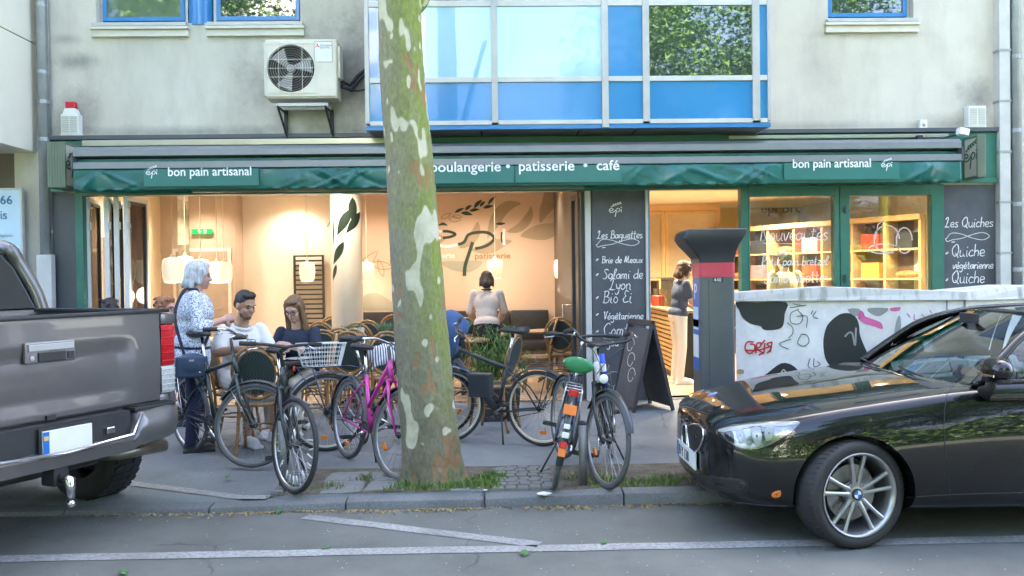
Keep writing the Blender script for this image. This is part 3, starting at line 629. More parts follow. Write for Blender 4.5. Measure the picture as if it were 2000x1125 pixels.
flat = [(at(285, 340, YA).x, at(508, 340, YA).x), (at(832, 330, YA).x, at(1003, 330, YA).x), (at(1006, 330, YA).x, at(1212, 330, YA).x), (at(1528, 330, YA).x, at(1752, 330, YA).x)]
rows = [[] for _ in range(13)]; nx = 700
rn = random.Random(3)
fold = [(rn.uniform(ax0, ax1), rn.uniform(.02, .13), rn.uniform(-2.4, 2.4), rn.uniform(-1, .6)) for _ in range(120)]
for i in range(nx+1):
    x = ax0+.02+(ax1-ax0-.04)*i/nx
    d = min([max(a-x, x-c, 0) for a, c in flat]); k = min(1, d/.15)
    for j in range(13):
        v = j/12; y = 0
        for (fx, fw, sl, am) in fold:
            q = (x+sl*(v-.5)*.3-fx)/fw
            if abs(q) < 3: y += am*.036*math.exp(-abs(q)*1.6)*(1-abs(2*v-1)**4)
        y += .006*sin(x*7+2*v); y = y*k-.012*sin(pi*v)+ (.02*sin(x*31)*k if j == 12 else 0)
        rows[j].append((x, YA-.02+y, z[3]-(z[3]-z[4])*v+(.006*sin(x*17)*k if j == 12 else 0)))
mb = MB(); mb.grid(rows); mb.build('valance', 'awning_cloth', aw, smooth=True, fix=False, solid=.003)
for a, c in flat:
    mb = MB(); mb.box(a, c, YA-.058, YA-.05, z[4]+.04, z[3]-.012, ch=.003); mb.build('lettering_panel', 'panel_green', aw)
LY = YA-.0585
letters('bon pain artisanal', .145, (at(331, 343, YA).x, LY, at(331, 345, YA).z), 'letter_white', aw, bold=.0015, sx=.94)
letters('boulangerie •', .165, (at(841, 338, YA).x, LY, at(841, 337, YA).z), 'letter_white', aw, bold=.0022, sx=1.06)
letters('patisserie  •  café', .165, (at(1012, 334, YA).x, LY, at(1012, 335, YA).z), 'letter_white', aw, bold=.0022, sx=1.04)
letters('bon pain artisanal', .145, (at(1544, 330, YA).x, LY, at(1544, 329, YA).z), 'letter_white', aw, bold=.0015, sx=.91)
mb = MB(); p = at(301, 340, YA); epi_logo(mb, p.x, p.z-.015, .045, LY); p = at(1728, 325, YA); epi_logo(mb, p.x, p.z-.015, .045, LY); mb.build('logo', 'letter_white', aw)
fy = YF-.061
for s, px, py in (('bon pain artisanal', 406, 366), ('boulangerie  •  patisserie  •  café', 834, 362), ('bon pain artisanal', 1404, 356)):
    p = at(px, py, fy); letters(s, .165, (p.x, fy, p.z), 'letter_grey', bld, sx=1.05 if s[1] == 'o' and px < 500 or px > 1200 else 1.02)
mb = MB()
for px in (372, 1614): p = at(px, 358 if px < 900 else 348, fy); epi_logo(mb, p.x, p.z-.02, .06, fy, False)
mb.build('logo', 'letter_grey', bld)
# ------------------------------------------------------------------ things fixed to the facade
mat('lightbox', (.62, .62, .5), .4, var=.05); mat('sign_edge', (.14, .18, .13), .5, var=.12)
def boxsign(x0, x1, y0, y1, z0, z1, side, label):
    t = thing('projecting_sign', label, 'sign', (0, 0, 0)); mb = MB()
    mb.box(x0, x1, y0, y0+.03, z0, z1, ch=.004); mb.box(x0, x1, y1-.02, y1, z0, z1); mb.box(x0, x1, y0+.03, y1-.02, z0, z0+.025); mb.box(x0, x1, y0+.03, y1-.02, z1-.025, z1)
    for i in range(6): mb.box(x0+.01+(x1-x0-.02)*i/6, x0+.012+(x1-x0-.02)*(i+.45)/6, y0-.006, y0, z0+.01, z1-.01)
    mb.build('casing', 'sign_edge', t)
    mb = MB(); mb.box(x0+.008, x1-.008, y0+.03, y1-.02, z0+.025, z1-.025); mb.build('face_panel', 'lightbox', t)
    xx = x1 if side > 0 else x0; mb = MB(); Mx = Matrix(((0, -side, 0, xx-side*.0075), (side, 0, 0, (y0+y1)/2), (0, 0, 1, 0), (0, 0, 0, 1)))
    epi = MB(); epi_logo(epi, 0, (z0+z1)/2-.04, .1, 0); mb.add(epi.v, epi.f, Mx); mb.build('logo', 'green_dark', t); return t
boxsign(at(92, 320, 9.95).x, at(127, 320, 9.95).x, 9.95, YF-.07, at(110, 366, 9.95).z, at(110, 277, 9.95).z, 1, 'greenish box sign projecting at the left end of the awning')
boxsign(at(1884, 300, 10.3).x, at(1884, 300, 10.3).x+.1, 10.02, YF-.07, at(1890, 346, 10).z, at(1890, 262, 10).z, -1, 'pale box sign with dark word projecting at the right end of the awning')
mat('plastic_white', (.7, .7, .67), .5, var=.08, vs=3); mat('red_lens', (.55, .01, .03), .2, var=.05)
def louvred(px0, px1, py0, py1, name, label, cat, lamp):
    a, c = at(px0, py1, 10.28), at(px1, py0, 10.28); t = thing(name, label, cat, ((a.x+c.x)/2, 10.38, a.z)); w, h = c.x-a.x, c.z-a.z
    mb = MB(); mb.box(-w/2, w/2, -.09, .018, 0, h, ch=.006); mb.box(-w/2-.01, w/2+.01, -.08, .018, -.012, .006); mb.build('housing', 'plastic_white', t)
    for i in range(9):
        for sx in (-1, 1):
            mb = MB(); zz = h*(.1+i*.092); mb.box(sx*w*.24-w*.19, sx*w*.24+w*.19, -.101, -.0902, zz, zz+h*.045); mb.build('louvre', 'alu_white', t)
    if lamp:
        mb = MB(); mb.prism([(-w*.42, h), (w*.42, h), (w*.28, h+.07), (-w*.28, h+.07)], -.08, .01); mb.build('neck', 'plastic_white', t)
        mb = MB(); mb.box(-w*.27, w*.27, -.075, .0, h+.071, h+.15, ch=.01); mb.build('red_lamp', 'red_lens', t)
    return t
louvred(118, 152, 222, 262, 'alarm_siren', 'white louvred alarm siren with red lamp on the plaster', 'alarm', True)
louvred(1893, 1927, 206, 246, 'vent_box', 'white louvred vent box near the right downpipe', 'vent', False)
p = at(1802, 244, 10.36); t = thing('motion_sensor', 'small white sensor on the wall with bent conduit', 'sensor', p)
mb = MB(); mb.box(-.045, .045, -.03, .035, -.055, .06, ch=.01); mb.build('housing', 'plastic_white', t); mb = MB(); mb.ball((0, -.03, 0), .025, 10, 6); mb.build('lens', 'alu_white', t)
mb = MB(); mb.tube([(0, .01, -.055), (0, 0, -.1), (.03, -.01, -.135), (.09, -.02, -.15), (.2, -.02, -.152)], .01, 8); mb.build('conduit', 'plastic_white', t, smooth=True)
p = at(1880, 259, 10.05); t = thing('floodlight', 'small white floodlight above the right awning corner', 'floodlight', p)
mb = MB(); mb.box(-.06, .06, -.05, .05, -.035, .05, TR(ry=.2), ch=.012); mb.build('lamp_head', 'plastic_white', t); mb = MB(); mb.tube([(-.06, .03, -.02), (-.2, .15, -.05), (-.42, .2, -.03)], .012, 8); mb.box(-.46, -.4, .15, .22, -.05, .0); mb.build('arm', 'rubber_dark', t)
# air conditioner
mat('ac_white', (.6, .56, .46), .45, var=.1, vs=3); mat('ac_dark', (.16, .158, .15), .55, var=.2); mat('wire_cream', (.6, .58, .5), .5)
a, c = at(518, 192, 9.98), at(657, 75, 9.98); w, h = c.x-a.x, c.z-a.z
ac = thing('air_conditioner', 'cream outdoor air conditioner on a bracket left of the tree', 'air conditioner', (a.x, 9.98, a.z))
mb = MB(); cx, cz, r = w*.36, h*.5, h*.4
prof = [(w*.0, 0), (w, 0), (w, h), (0, h)]
bm = bmesh.new(); mb.box(0, w, .02, .3, 0, h, ch=.012)
n = 40; ring = [(cx+r*cos(2*pi*i/n), cz+r*sin(2*pi*i/n)) for i in range(n)]; sq = []
for i in range(n):
    an = 2*pi*i/n; k = max(abs(cos(an)), abs(sin(an))); X = cx+cos(an)/k*r*1.12; Z = cz+sin(an)/k*r*1.12; sq.append((X, Z))
mb.add([(x, .0, z) for x, z in sq]+[(x, -.006, z) for x, z in ring]+[(x, .019, z) for x, z in ring], [(i, (i+1) % n, n+(i+1) % n, n+i) for i in range(n)]+[(n+i, n+(i+1) % n, 2*n+(i+1) % n, 2*n+i) for i in range(n)])
q = r*1.12
for x0, x1, z0, z1 in ((.012, cx-q, .02, h-.02), (cx+q, w-.012, .02, h-.02), (cx-q, cx+q, .02, cz-q), (cx-q, cx+q, cz+q, h-.02)): mb.box(x0, x1, 0, .0205, z0, z1)
bm.free(); mb.build('casing', 'ac_white', ac, auto=35)
mb = MB(); mb.lathe([(r*.99, 0), (.0, .0)], 32, TR(cx, .0189, cz, rx=pi/2)); mb.build('fan_recess', 'ac_dark', ac)
mb = MB()
for k in range(3):
    mb.add([(cx+rr*cos(an+k*2.094), .012-.02*tw, cz+rr*sin(an+k*2.094)) for rr, an, tw in ((.05, 0, 0), (r*.92, -.2, .2), (r*.95, .55, -.1), (.05, .9, -.3))], [(0, 1, 2, 3)])
mb.lathe([(.05, 0), (.05, .02), (.03, .03), (0, .03)], 16, TR(cx, .018, cz, rx=pi/2)); mb.build('fan', mat('fan_grey', (.25, .24, .23), .5), ac)
mb = MB()
for k in range(9): mb.tube([(cx+r*(.14+.1*k)*cos(t*pi/12), -.012, cz+r*(.14+.1*k)*sin(t*pi/12)) for t in range(24)], .0016, 4, closed=True)
for dz in (-.42, -.15, 0, .15, .42): mb.tube([(cx-q*.98, -.014, cz+q*dz*2.2), (cx+q*.98, -.014, cz+q*dz*2.2)], .003, 5)
for dx in (-.8, -.98, .8, .98): mb.tube([(cx+q*dx*.55 if abs(dx) < .9 else cx+q*dx, -.014, cz-q*.95), (cx+q*dx*.55 if abs(dx) < .9 else cx+q*dx, -.014, cz+q*.95)], .003, 5)
mb.build('fan_guard', 'wire_cream', ac)
mb = MB(); frame(mb, w*.69, w*.94, h*.6, h*.95, -.004, .003, .004); mb.build('label_frame', 'ac_dark', ac)
mb = MB(); mb.box(w*.695, w*.935, -.003, 0, h*.61, h*.94); mb.build('label', 'plastic_white', ac)
letters('MITSUBISHI\nELECTRIC', .028, (w*.77, -.0045, h*.87), 'ac_dark', ac, th=.001)
mb = MB()
for an in (pi/2, pi/2+2.094, pi/2-2.094): mb.prism(xf2([(0, 0), (.014, .008), (.028, 0), (.014, -.008)], w*.735, h*.875, an), -.0045, -.003)
mb.build('logo', 'red_lens', ac)
mb = MB(); mb.box(w, w+.03, .05, .26, h*.35, h*.9, ch=.006); mb.build('service_cover', 'ac_white', ac)
zz = -.085
for yy in (.03, .25): MB().box(.14*w, .86*w, yy, yy+.04, zz, zz+.035).build('bracket_rail', 'alu_white', ac)
for X in (.17*w, .83*w):
    mb = MB(); mb.tube([(X, -.0, zz-.012), (X, .4, zz-.012)], .016, 4); mb.tube([(X, .02, zz-.02), (X+.03, .38, zz-.36)], .014, 4); mb.box(X-.02, X+.02, .385, .415, zz-.4, zz+.03); mb.build('bracket_arm', 'rubber_dark', ac)
for pp, rr in (([(w+.02, .2, h*.35), (w+.1, .3, h*.3), (w+.18, .35, h*.48), (w+.3, .36, h*.62)], .022), ([(w+.02, .2, h*.25), (w+.12, .3, h*.22), (w+.2, .35, h*.42), (w+.31, .36, h*.55)], .024), ([(w+.02, .2, h*.3), (w+.1, .28, h*.2), (w+.2, .33, h*.22), (w+.34, .36, h*.27)], .01)):
    MB().tube(pp, rr, 8).build('cable', 'rubber_dark', ac, smooth=True)
# ------------------------------------------------------------------ neighbours and downpipes
mat('cladding', (.74, .71, .6), .45, var=.06, vs=1.5); mat('brown_wall', (.13, .1, .085), .7, var=.12, vs=2); mat('zinc', (.3, .32, .33), .45, .45, var=.18, vs=3); mat('pale_duct', (.5, .5, .47), .6, var=.15, vs=3)
nb = thing('neighbour_building', 'cream clad neighbouring building with brown ground floor at the left edge', 'building')
zc = at(27, 270, 9.32).z; zj = at(20, 33, 9.32).z
mb = MB(); mb.box(-16, -5.475, 9.32, 10.56, zc, zj-.006, ch=.008); mb.box(-16, -5.475, 9.32, 10.56, zj+.006, zj+2.6, ch=.008); mb.box(-16, -5.6, 9.4, 10.56, zj-.02, zj+.02); mb.build('cladding', 'cladding', nb)
mb = MB(); mb.box(-16, -5.52, 9.6, 22, zj+2.61, 16.5); mb.build('upper_wall', 'cladding', nb)
mb = MB(); mb.box(-16, -5.75, YF+.02, YF+.2, 0, zc); mb.build('ground_floor_wall', 'brown_wall', nb)
mb = MB(); mb.box(-5.749, -5.43, YF-.02, YF+.2, 0, zc+.3); mb.build('pier', 'plaster', nb)
mat('sign_blue', (.5, .66, .78), .4, var=.03); mat('letter_blue', (.05, .12, .3), .5)
a, c = at(0, 545, 10.25), at(41, 369, 10.25)
t = thing('practice_sign', 'pale blue doctor sign with dark number 66 at the left edge', 'sign', (c.x, 10.25, a.z)); w, h = .85, c.z-a.z
mb = MB(); mb.box(-w, 0, 0, .04, 0, h, ch=.004); mb.build('plate', 'sign_blue', t); mb = MB(); frame(mb, -w-.01, .012, -.012, h+.012, -.012, .05, .022, .003); mb.build('frame', 'alu_white', t)
for s, px, py, sz, mm in (('66', 0, 399, .15, 'letter_blue'), ('is', 0, 428, .15, 'letter_blue'), ('spraxis', 0, 463, .055, 'letter_grey'), ('nann', 0, 479, .05, 'letter_grey'), ('de', 18, 500, .05, 'letter_grey')):
    p = at(px, py, 10.25); letters(s, sz, (p.x-c.x, -.002, p.z-a.z), mm, t)
def pipe(name, label, x, y, r, z0, z1, m, clamps, sec=12):
    t = thing(name, label, 'downpipe', (x, y, 0)); mb = MB(); mb.tube([(0, 0, z0), (0, 0, z1)], r, sec); mb.build('tube', m, t, smooth=True)
    for zc_ in clamps:
        mb = MB(); mb.lathe([(r+.006, zc_), (r+.008, zc_+.01), (r+.008, zc_+.04), (r+.006, zc_+.05)], sec); mb.box(-.01, .01, 0, .1, zc_+.01, zc_+.04); mb.build('clamp', m, t)
    return t
X = at(83, 200, 10.3).x
pipe('downpipe', 'grey square-looking downpipe between the cream cladding and the plaster wall', X, 10.31, .06, G, 12, 'zinc', (1.9, 3.3, 3.75, 4.1, 4.9))
pipe('cable_conduit', 'thin grey conduit running up beside the left downpipe', at(97, 200, 10.36).x-.01, 10.365, .018, G, 12, 'zinc', (2.2, 3.75, 3.3), 8)['category'] = 'conduit'
mb = MB(); mb.box(-.09, .09, -.05, .05, G, 1.95, ch=.01); o = mb.build('duct_cover', 'pale_duct'); o.location = (at(88, 520, 10.25).x, 10.27, 0); tag(o, 'scribbled pale metal duct cover below the left downpipe', 'duct')
nb2 = thing('neighbour_building', 'dark brown neighbouring building at the right edge', 'building')
mb = MB(); mb.box(6.66, 16, YF+.05, 22, 0, 15); mb.build('wall', 'brown_wall', nb2)
mb = MB(); mb.box(6.425, 6.655, YF+.03, YF+.3, 0, 15); mb.build('joint_strip', 'plaster', nb2)
mb = MB(); mb.box(6.75, 16, YF, YF+.049, 2.0, 2.7, ch=.01); mb.build('shutter_box', 'anthracite', nb2)
mb = MB(); x0, x1 = at(1953, 300, 10.28).x, at(1974, 300, 10.28).x; mb.box(x0, x1, 10.28, 10.42, G, 12, ch=.006); o = mb.build('cable_duct', 'pale_duct'); tag(o, 'pale vertical cable duct right of the quiche chalkboard', 'duct')
for i in range(6):
    mb = MB(); mb.box(x0-.012, x1+.012, 10.272, 10.4, 1.2+i*.62, 1.225+i*.62); mb.build('clamp', 'zinc', o)
pipe('downpipe', 'round grey downpipe at the right edge beside the cable duct', at(1985, 300, 10.3).x, 10.3, .06, G, 12, 'zinc', (1.6, 2.4, 3.3, 4.2))
# ------------------------------------------------------------------ cafe interior
FZ = G+.012
mat('wall_peach', (.58, .42, .32), .8, var=.04, vs=1); mat('wall_white', (.74, .68, .6), .8, var=.04); mat('wall_tan', (.5, .4, .32), .8, var=.05); mat('ceiling_white', (.8, .76, .7), .85, var=.03)
mat('brown_dark', (.1, .075, .055), .5, var=.15)
m, nt, b = new_mat('zigzag_tiles'); tc = N(nt, 'ShaderNodeTexCoord').outputs['Object']; sx = N(nt, 'ShaderNodeSeparateXYZ'); nt.links.new(tc, sx.inputs[0])
def MATH(nt, op, a, c=None):
    n = N(nt, 'ShaderNodeMath', operation=op)
    for i, v in enumerate((a, c)):
        if v is None: continue
        if isinstance(v, (int, float)): n.inputs[i].default_value = v
        else: nt.links.new(v, n.inputs[i])
    return n.outputs[0]
zig = MATH(nt, 'PINGPONG', MATH(nt, 'MULTIPLY', sx.outputs[0], 7.0), .5); ph = MATH(nt, 'FRACT', MATH(nt, 'ADD', MATH(nt, 'MULTIPLY', sx.outputs[1], 5.0), zig))
st_ = MATH(nt, 'GREATER_THAN', ph, .42); nt.links.new(mixc(nt, st_, (.3, .24, .2), (.55, .36, .17)), b.inputs['Base Color']); b.inputs['Roughness'].default_value = .35
def wallbox(name, x0, x1, y0, y1, z0, z1, m, label):
    mb = MB(); mb.box(x0, x1, y0, y1, z0, z1); return tag(mb.build(name, m), label, kind='structure')
CZ = 3.18
wallbox('floor', -6.2, 6.6, 10.46, 18, G-.05, FZ, 'zigzag_tiles', 'zigzag patterned tan tile floor of the cafe')
wallbox('ceiling', -6.2, 1.12, 10.5, 16.3, CZ, CZ+.15, 'ceiling_white', 'white ceiling of the cafe seating area')
wallbox('ceiling', 1.13, 6.6, 10.5, 18, 2.98, CZ+.14, 'ceiling_white', 'white ceiling of the bakery sales area')
wallbox('wall', -6.2, -6.0, 10.5, 16.3, 0, CZ, mat('wall_cream', (.78, .66, .46), .8, var=.04), 'cream side wall of the cafe on the left')
wallbox('wall', -6.0, -4.67, 15.5, 16.3, 0, CZ, 'wall_tan', 'tan back wall of the cafe with the exit door')
wallbox('wall', -4.669, -2.4, 16.0, 16.3, 0, CZ, 'wall_white', 'white back wall of the recess behind the slatted panel')
MURAL = wallbox('wall', -2.4, 1.06, 14.6, 16.3, 0, CZ, 'wall_peach', 'peach back wall of the cafe painted with large leaves')
wallbox('wall', 1.061, 1.12, 10.55, 18, 0, CZ+.14, 'brown_dark', 'dark dividing wall between seating and sales area')
wallbox('wall', 1.121, 6.6, 17.6, 17.8, 0, CZ+.14, mat('wall_yellow', (.72, .6, .36), .8, var=.05), 'warm yellow back wall of the sales area')
wallbox('wall', 6.45, 6.6, 10.5, 17.6, 0, CZ+.14, 'wall_yellow', 'warm yellow side wall of the sales area')
wallbox('wall', -5.3, -5.02, 10.44, 10.55, G, CZ, 'wall_white', 'inner face of the left shopfront pier')
wallbox('wall', 1.215, 1.87, 10.43, 10.55, G, CZ, 'wall_white', 'inner face of the shopfront pier behind the chalkboard')
wallbox('wall', 5.56, 6.45, 10.43, 10.5, G, CZ, 'wall_white', 'inner face of the right shopfront pier')
wallbox('wall', -6.2, 6.6, 10.47, 10.56, 2.7, 3.4, 'wall_white', 'inner lintel over the shopfront openings')
# lamps
m, nt, b = new_mat('pendant_glass'); tcg = N(nt, 'ShaderNodeTexCoord').outputs['Object']; sz_ = N(nt, 'ShaderNodeSeparateXYZ'); nt.links.new(tcg, sz_.inputs[0])
b.inputs['Base Color'].default_value = (.9, .82, .66, 1); b.inputs['Roughness'].default_value = .25
b.inputs['Emission Color'].default_value = (1, .74, .42, 1); b.inputs['Emission Strength'].default_value = .038
lampl = bpy.data.lights.new('pendant_light', 'POINT'); lampl.energy = .7; lampl.color = (1, .84, .66); lampl.shadow_soft_size = .12
pend_me = MB().lathe([(.02, .335), (.035, .33), (.105, .315), (.125, .28), (.132, .2), (.125, .08), (.112, .03), (.095, .005), (.0, .0)], 24).mesh('shade')
pend_names = ['nearest on the left above the grey haired woman', 'second from the left, half hidden behind the nearest one', 'third from the left in front of the exit door', 'fourth from the left over the seated man', 'fifth from the left, partly hidden by the fourth', 'in front of the black slatted panel', 'just right of the white column', 'behind the waiter in front of the mural', 'rightmost in front of the mural']
for (px, py, Y), nm in zip(((337, 528, 10.95), (362, 522, 12.2), (392, 529, 11.7), (424, 532, 12.7), (437, 532, 13.3), (600, 531, 14.3), (716, 531, 14.2), (967, 525, 14.0), (1097, 525, 14.0)), pend_names):
    p = at(px, py, Y); t = thing('pendant_lamp', 'cream glass pendant lamp '+nm, 'lamp', (p.x, Y, p.z-.165), group='cream pendant lamps in the cafe')
    o = link('shade', pend_me, 'pendant_glass', t, smooth=True); mb = MB(); mb.tube([(0, 0, .33), (0, 0, CZ-p.z+.165)], .006, 6); mb.build('cable', 'wire_cream', t)
    mb = MB(); mb.lathe([(.028, .33), (.028, .36), (.01, .375)], 12); mb.build('cap', 'wire_cream', t)
    lo = bpy.data.objects.new('pendant_light', lampl); COL.objects.link(lo); lo.parent = t; lo.location = (0, -.0, -.16)
mat('lamp_glow', (1, .85, .62), .4, var=0, emit=2, ecol=(1, .82, .58))
dl = bpy.data.lights.new('downlight', 'SPOT'); dl.energy = 12; dl.color = (1, .86, .7); dl.spot_size = RAD(140); dl.spot_blend = .7; dl.shadow_soft_size = .08
dl2 = bpy.data.lights.new('downlight_shop', 'SPOT'); dl2.energy = 62; dl2.color = (1, .83, .6); dl2.spot_size = RAD(150); dl2.spot_blend = .7; dl2.shadow_soft_size = .1
DLN = ['nearest the folded doors', 'over the wall shelf', 'over the exit door', 'in the recess by the column', 'left above the mural', 'in the middle above the mural', 'right above the mural', 'just inside the wide opening', 'near the dividing wall', 'over the shop doorway', 'over the counter', 'at the back of the sales area', 'behind the left shop window', 'behind the right shop window', 'by the bread shelf']
for i, ((x, y, z), nm) in enumerate(zip(((-4.6, 11.6, CZ), (-5.3, 13.4, CZ), (-5.2, 14.8, CZ), (-3.65, 15.5, CZ), (-1.9, 13.6, CZ), (-.4, 13.6, CZ), (.6, 13.4, CZ), (-2.2, 11.5, CZ), (.1, 11.5, CZ), (2.15, 12.1, 2.98), (2.6, 14.3, 2.98), (2.1, 16.6, 2.98), (3.7, 12.4, 2.98), (5.2, 12.0, 2.98), (4.6, 14.4, 2.98)), DLN)):
    t = thing('downlight', 'round recessed ceiling spotlight '+nm, 'spotlight', (x, y, z-.004), group='recessed ceiling spotlights')
    mb = MB(); mb.lathe([(.075, -.004), (.075, .0), (.055, .0), (.055, -.004), (.075, -.004)], 20, caps=False); mb.build('ring', 'alu_white', t); mb = MB(); mb.lathe([(.05, -.002), (0, -.002)], 16); mb.build('bulb', 'lamp_glow', t)
    lo = bpy.data.objects.new('downlight_light', dl if z > 3 else dl2); COL.objects.link(lo); lo.parent = t; lo.location = (0, 0, -.03)
# mural
mat('mural_tan', (.36, .27, .18), .8, var=.06); mat('mural_dark', (.02, .045, .03), .6, var=.1); mat('mural_line', (.3, .2, .11), .8); mat('sage', (.33, .31, .24), .8, var=.05)
YM = 14.598
def zp(x, y): p = at(820+x/5.882, 370+y/5.882, YM); return (p.x, p.z)
def zpoly(pts, k=3): return [(v.x, v.z) for v in smooth_pts([(a, 0, c) for a, c in [zp(*q) for q in pts]], k, True)]
for P, mm in (([(775,560),(790,400),(850,250),(940,160),(1040,130),(1165,160),(1080,210),(990,290),(930,380),(880,450),(800,540)], 'mural_tan'), ([(1275,190),(1300,290),(1260,400),(1170,480),(1080,500),(1000,480),(1120,400),(1200,310),(1250,240)], 'mural_tan'), ([(1450,20),(1670,20),(1560,190),(1460,300),(1380,390),(1375,250),(1410,120)], 'mural_tan'), ([(1155,530),(1290,430),(1450,390),(1670,405),(1590,500),(1480,570),(1350,580),(1240,560)], 'mural_tan'), ([(660,370),(690,430),(690,520),(640,600),(560,660),(450,670),(530,560),(600,470)], 'mural_tan'), ([(1060,590),(960,660),(860,720),(740,740),(640,720),(580,690),(700,650),(800,590),(900,570)], 'mural_tan'), ([(230,840),(320,900),(430,940),(560,945),(660,900),(720,830),(600,815),(480,825),(350,820)], 'sage'), ([(-660,1380),(-645,1225),(-500,1190),(-320,1290),(-180,1400),(-400,1385)], 'sage'), ([(300,560),(200,520),(60,560),(-60,640),(60,660),(220,620)], 'mural_tan')):
    MB().prism(zpoly(P), YM-.003, YM).build('painted_leaf', mm, MURAL)
for a, c, w in (((400,270),(515,215),26), ((520,240),(600,180),28), ((620,215),(720,115),34), ((690,200),(755,135),26), ((780,175),(875,75),26), ((725,215),(850,190),30), ((570,250),(690,230),28), ((470,270),(610,295),34)):
    p, q = zp(*a), zp(*c); L = hypot(q[0]-p[0], q[1]-p[1]); MB().prism(xf2(leaf_shape(L, w/5.88/113*1.3, .01), p[0], p[1], atan2(q[1]-p[1], q[0]-p[0])), YM-.004, YM).build('sprig_leaf', 'mural_dark', MURAL)
for a, c, w in (((240,335),(360,275),44), ((375,310),(485,315),40), ((330,335),(475,350),60), ((-760, 1010), (-480, 700), 120), ((-560, 850), (-300, 900), 90), ((-420, 1000), (-480, 800), 60)):
    p, q = zp(*a), zp(*c); L = hypot(q[0]-p[0], q[1]-p[1]); o = xf2(leaf_shape(L, w/5.88/113, .0), p[0], p[1], atan2(q[1]-p[1], q[0]-p[0])); MB().ribbon(o+o[:1], .012, YM).build('leaf_outline', 'mural_line', MURAL)
def stroke(pts, w, m, nm='logo_stroke'): MB().ribbon([(v.x, v.z) for v in smooth_pts([(a, 0, c) for a, c in [zp(*q) for q in pts]], 6)], w, YM-.003, th=.004).build(nm, m, MURAL)
k = 1/5.882/113
stroke([(265,480),(340,485),(408,515),(350,545),(265,557)], 30*k, 'mural_dark'); stroke([(250,480),(60,490)], 30*k, 'letter_white'); stroke([(240,557),(80,565)], 30*k, 'letter_white')
stroke([(100,540),(165,615),(220,642),(320,655),(430,636)], 32*k, 'letter_white'); stroke([(440,634),(510,602),(560,520),(680,492),(785,500),(852,555),(810,620),(730,660),(635,680)], 34*k, 'mural_dark')
stroke([(608,605),(560,750),(520,880),(512,992)], 40*k, 'mural_dark'); stroke([(942,490),(938,550),(945,610)], 20*k, 'mural_dark'); stroke([(968,452),(962,550),(970,640)], 30*k, 'letter_white')
for P in ([(205,415),(265,378),(322,415),(265,412)], [(870,395),(920,378),(985,390),(920,412)]): MB().prism(zpoly(P), YM-.004, YM).build('logo_dot', 'mural_dark', MURAL)
p = zp(628, 797); letters('patisserie', .145, (p[0], YM-.001, p[1]), 'mural_line', MURAL, sx=1.12, bold=.002); p = zp(-55, 797); letters('boulangerie', .145, (p[0], YM-.001, p[1]), 'letter_white', MURAL, sx=1.0, bold=.002)
# column with leaves
col = thing('column', 'round white column painted with dark green leaves', 'column', (at(677, 500, 12.2).x, 12.2, FZ)); R = .222
mb = MB(); mb.tube([(0, 0, 0), (0, 0, CZ-FZ)], R, 40); mb.build('shaft', 'wall_white', col, smooth=True)
for (a, c, w) in (((688, 384), (690, 438), .13), ((684, 408), (659, 488-28), .13), ((708, 412), (676, 456), .12), ((672, 472), (649, 517), .11), ((657, 516), (647, 549), .07), ((652, 420), (648, 486), .03)):
    p, q = at(*a, 12.0), at(*c, 12.0); L = hypot(q.x-p.x, q.z-p.z); poly = xf2(leaf_shape(L, w), p.x-col.location.x, p.z-FZ, atan2(q.z-p.z, q.x-p.x)); n = len(poly)
    rows = []
    for i in range(n//2+1):
        u0, z0 = poly[i]; u1, z1 = poly[(n-i) % n]; row = []
        for j in range(7):
            u, zz = u0+(u1-u0)*j/6, z0+(z1-z0)*j/6; th = max(-1.5, min(1.5, u/R*1.05)); row.append(((R+.003)*sin(th), -(R+.003)*cos(th), zz))
        rows.append(row)
    mb = MB(); mb.grid(rows); mb.build('painted_leaf', 'mural_dark', col, fix=False)
# left corner: shelf, mirror, door, exit sign, slatted panel
mat('shelf_cream', (.68, .6, .46), .6, var=.05)
sh = thing('wall_shelf', 'tall cream cube shelf with small packages against the left wall', 'shelf', (-6.0, 12.95, FZ)); mb = MB()
for y in (0, .38, .76): mb.box(0, .34, y, y+.03, 0, 2.2)
for z in (0, .36, .73, 1.1, 1.46, 1.82, 2.17): mb.box(.002, .338, .031, .379, z, z+.03); mb.box(.002, .338, .411, .759, z, z+.03)
mb.box(.0, .01, .03, .76, .03, 2.17); mb.build('carcass', 'shelf_cream', sh)
PK = [mat('pack_red', (.5, .06, .03), .5), mat('pack_black', (.03, .03, .03), .5), mat('pack_orange', (.6, .3, .05), .5), mat('pack_pink', (.6, .2, .25), .5), mat('pack_cream', (.65, .55, .35), .5)]
PKN = ['red', 'black', 'orange', 'pink', 'cream']; k = 0
for r, z in enumerate((1.13, 1.49, 1.85, .76)):
    for c, y in enumerate((.05, .44)):
        q = (r*2+c*3) % 5; o = MB().box(.1, .26, y+.06, y+.06+.08+.03*q, 0, .14+.03*(q % 3), ch=.004).build('package', PK[q]); o.location = (-6.0, 12.95, FZ+z+.001)
        tag(o, f'small {PKN[q]} package, {("third", "second", "first", "fourth")[r]} row from the top, {("near", "far")[c]} column of the cream shelf', 'package', 'packages on the cream shelf')
mat('mirror', (.55, .6, .66), .05, 1, var=.5, vs=2.5); mb = MB(); a, c = at(348, 510, 14.9), at(368, 386, 14.9); mb.box(a.x, c.x, 14.9, 14.93, .6, CZ-.002); tag(mb.build('mirror_strip', 'mirror'), 'tall narrow mirror in the left back corner of the cafe', 'mirror')
